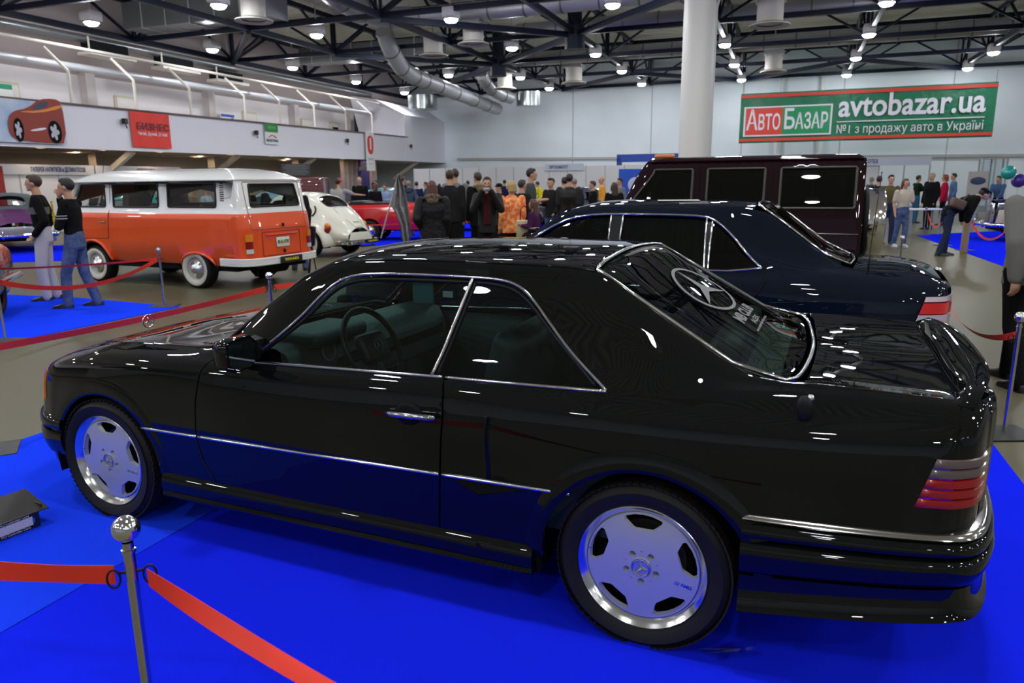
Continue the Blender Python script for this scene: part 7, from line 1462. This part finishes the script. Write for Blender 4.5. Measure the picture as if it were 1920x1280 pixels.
for x_, rx_ in ((cxb+.33, .17), (cxb+1.62, .25)): flatpoly('car_print_tyre', [(x_+rx_*math.cos(a), .40+.38*math.sin(a)) for a in np.linspace(0, 2*PI, 20, endpoint=False)], DARKIN, -.042); flatpoly('car_print_wheel', [(x_-.02+rx_*.7*math.cos(a)*(.45+.55*abs(math.cos(a*2.5))), .40+.28*math.sin(a)*(.45+.55*abs(math.cos(a*2.5)))) for a in np.linspace(0, 2*PI, 40, endpoint=False)], mat('print_silver', (.5, .5, .6), .4), -.05)
text('.net', .46, mat('print_ink', (.03, .05, .10), .5), TW(2.75, 1.02), t, 'banner_lettering', bold=.006); text('авто', .36, mat('print_rust', (.45, .05, .02), .5), TW(3.0, .38), t, 'banner_lettering', bold=.008)
# ------------------------------------------------------------------ exhibition booths
PAN = mat('booth_panel', (.66, .65, .68), .5); FAS = mat('booth_fascia', (.52, .56, .66), .5); ALU = mat('booth_alu', (.40, .41, .44), .4, .5)
def booth(name, label, u0, v0, u1, v1, h, n, txt=None, fa=None, gaps=(), tf=.5, zt_=None):
    p, q = W(u0, v0), W(u1, v1); L_ = (q-p).length; t = thing(name, label, 'exhibition stand', p, math.atan2((q-p).y, (q-p).x)); w = L_/n
    for k in range(n):
        if k in gaps: continue
        b = MB(); b.box(((k+.5)*w, 0, h/2), (w-.05, .04, h)); ob('wall_panel', b, PAN, t)
    for k in range(n+1): b = MB(); b.box((k*w, 0, h/2), (.05, .06, h+.02)); ob('upright', b, ALU, t)
    if fa: b = MB(); b.box((L_*(fa[0]+fa[1])/2, -.08, h-.05), (L_*(fa[1]-fa[0]), .04, .36)); ob('fascia', b, FAS, t)
    if txt: text(txt[0], .22, mat('print_navy', (.03, .04, .15), .5), Matrix.Translation((txt[1], -.115, h-.05)) @ Matrix.Rotation(PI/2, 4, 'X'), t, 'fascia_lettering', bold=.004, fit=txt[2])
    return t
booth('booth', 'white stand with blue lettered fascia behind the two men at left', 9.6, -25.5, 21.6, -25.5, 2.30, 8, ('ГАЛЕРЕЯ НАПИТКОВ и ДЕЛИКАТЕСОВ', 10.5, 2.2), (0, 1)); booth('booth', 'white stand with short lettering behind the microbus roof', 21.65, -25.5, 26., -25.5, 2.30, 3, ('АВТОКНИГА', 2.42, .95), (0, 1))
booth('booth', 'long white partition along the far wall behind the crowd', 39.5, -20.9, 39.5, -7.2, 2.45, 13, ('ОРГКОМИТЕТ', 9.0, 1.1), (.60, .76)); booth('booth', 'white stand with grey fascia at the far wall behind the spare wheel cover', 36.2, 2.67, 36.85, 5.74, 2.42, 3, ('ИНФОТЕХ', .55, .8), (0, 1), gaps=(1, 2))
b = MB(); b.loft([[(x, .05*math.sin(x*14), z) for x in np.linspace(0, 2.4, 50)] for z in (.0, 2.35)], closed=False); o = ob('red_curtain', b, mat('curtain_red', (.28, .012, .018), .7), None, 180); o.location = W(15.4, -25.1, .0); o.rotation_euler = (0, 0, UA); tag(o, 'dark red draped curtain behind the men at the left edge', 'curtain')
for i_, (u, w_, m_, lab) in enumerate(((38.3, 1.9, mat('curtain_taupe', (.30, .25, .26), .8), 'taupe curtain under the balcony left of the blue one'), (40.2, 1.3, mat('curtain_indigo', (.035, .03, .17), .8), 'indigo blue curtain under the balcony'), (41.5, .9, mat('curtain_taupe', (.30, .25, .26), .8), 'taupe curtain strip right of the blue one'))):
    b = MB(); b.loft([[(x, .06*math.sin(x*13), z) for x in np.linspace(0, w_, 30)] for z in (.0, 3.1)], closed=False); o = ob('curtain', b, m_, None, 180); o.location = W(u, VL-1.2, 0); o.rotation_euler = (0, 0, UA); tag(o, lab, 'curtain')
bf = thing('door_portal', 'blue square gateway frame against the far wall', 'gateway', W(44.5, -9.75, 0), UA-PI/2); b = MB(); b.box((1.9, 0, 2.95), (3.8, .4, .45)); b.box((3.65, 0, 1.5), (.32, .4, 3.0)); b.box((.12, 0, 1.5), (.24, .4, 3.0)); ob('frame', b, mat('portal_blue', (.01, .05, .32), .5), bf)
t = flat('poster_board', 'bright blue poster board beside the off-roader windscreen', 'poster', 1.05, 1.0, Vector((AT(1190, 28), 28, 1.58)), 0, mat('poster_blue', (.01, .08, .55), .5), parts=((.15, -.12, .5, .12, BR),)); b = MB(); b.ball((.1, -.02, -.08), .28, 20, 0, (1, .05, 1)); ob('print_disc', b, mat('print_pale', (.5, .55, .7), .5), t); b = MB(); b.bar((0, 0, -1.57), (0, 0, -.5), .06); ob('stand_leg', b, ALU, t)
t = flat('sign_stand', 'beige poster with dark oval emblem beside the bending man', 'sign', .62, .95, Vector((AT(1841, 24), 24, 1.36)), -.1, mat('poster_beige', (.42, .38, .30), .5)); b = MB(); b.ball((0, -.02, .18), .24, 24, 0, (1, .05, .5)); ob('oval_emblem', b, mat('print_ink', (.03, .05, .10), .5), t); b = MB(); b.bar((0, 0, -1.35), (0, 0, -.45), .06); ob('stand_leg', b, ALU, t)
t = thing('table', 'small white table in front of the long black coat', 'table', (AT(1746, 21.9), 22.0, 0)); b = MB(); b.rbox((0, 0, .74), (1.0, .6, .04), .01); ob('table_top', b, WHITE, t); [ob('leg', MB().bar((x, y, 0), (x, y, .72), .035) or 0, ALU, t) for x, y in ()]
for x, y in ((-.42, -.22), (.42, -.22), (-.42, .22), (.42, .22)): b = MB(); b.bar((x, y, 0), (x, y, .72), .035); ob('leg', b, ALU, t)
t = thing('glass_cabinet', 'tall glass showcase with grey frame near the far right wall', 'showcase', (AT(1866, 31), 31, 0), -.2); b = MB(); [b.bar((x, y, 0), (x, y, 2.4), .05) for x in (-.45, 0, .45) for y in (-.2, .2)]; b.box((0, 0, 2.4), (.95, .45, .05)); b.box((0, 0, .1), (.95, .45, .2)); ob('frame', b, ALU, t); b = MB(); b.box((0, 0, 1.25), (.9, .4, 2.1)); ob('pane', b, glass('pane', (.85, .9, .92), 1.45), t)
b = MB(); b.ball((0, 0, 0), .24, 16); b.tube([(0, 0, -.24), (0, 0, -1.75)], .004, 4); o = ob('balloon', b, mat('balloon_teal', (.0, .35, .33), .3, 0, 1)); o.location = (AT(1897, 26), 26, 1.80); tag(o, 'teal balloon over the cream vintage car', 'balloon')
b = MB(); b.ball((0, 0, 0), .24, 16); b.tube([(0, 0, -.24), (0, 0, -1.6)], .004, 4); o = ob('balloon', b, mat('balloon_violet', (.05, .02, .3), .3, 0, 1)); o.location = (AT(1922, 26), 26.1, 1.52); tag(o, 'violet balloon beside the teal one', 'balloon')
for px, Y, lab, c_ in ((1109, 26.5, 'dark car with open bonnet among the crowd right of centre', (.01, .012, .02)), (872, 38.5, 'dark blue car partly hidden by the crowd at the centre', (.01, .015, .06)), (885, 25.0, 'red car whose roof shows behind the photographing man', (.5, .02, .02))):
    r = beetle('small_car', lab, AT(px, Y)+.5, Y+.8, .25, mat('far_car_%d' % px, c_, .3, 0, 1), False)
b = MB(); b.rbox((0, 0, .45), (.13, .08, .9), .01); o = ob('carton', b, mat('carton_tan', (.32, .22, .11), .7)); o.location = (AT(1836, 16.2), 16.3, 0); tag(o, 'tall narrow tan cardboard box beside the bending man', 'box')
ground_poly('carpet', [tuple(W(u, v)[:2]) for u, v in ((1.22, -4.72), (1.22, -2.705), (5.4, -2.705), (5.4, -4.72))], CB2, 'lighter blue carpet strip under the front wheel of the coupe')
ground_poly('carpet', [tuple(W(u, v)[:2]) for u, v in ((1.22, -2.695), (1.22, 1.33), (5.4, 1.33), (5.4, -2.695))], CB, 'deep blue carpet under the rear of the black coupe, reaching the lower right corner')
ground_poly('carpet', [(-8.1, 11.4), (-6.5, 10.9), (-4.62, 10.02), (-5.55, 7.66), (-9.5, 5.5), (-12, 9)], CB2, 'bright blue carpet under the two standing men at left')
ground_poly('carpet', [(-16, 20.5), (-10.9, 21.3), (-8.9, 16.9), (-14, 15.6)], CB, 'blue carpet strip behind the standing men under the purple car')
ground_poly('carpet', [(-4.6, 19.6), (1.2, 20.6), (1.6, 30), (-3.8, 30)], CB, 'blue carpet under the red open car in the middle')
ground_poly('carpet', [(9.2, 13.3), (11.95, 21.6), (18, 24), (19, 12)], CB, 'blue carpet under the cream vintage car at right')
ground_poly('carpet', [(7.0, 14.5), (7.25, 14.5), (10.0, 20.3), (9.0, 20.3)], CB, 'blue carpet glimpsed behind the chrome spare wheel cover')
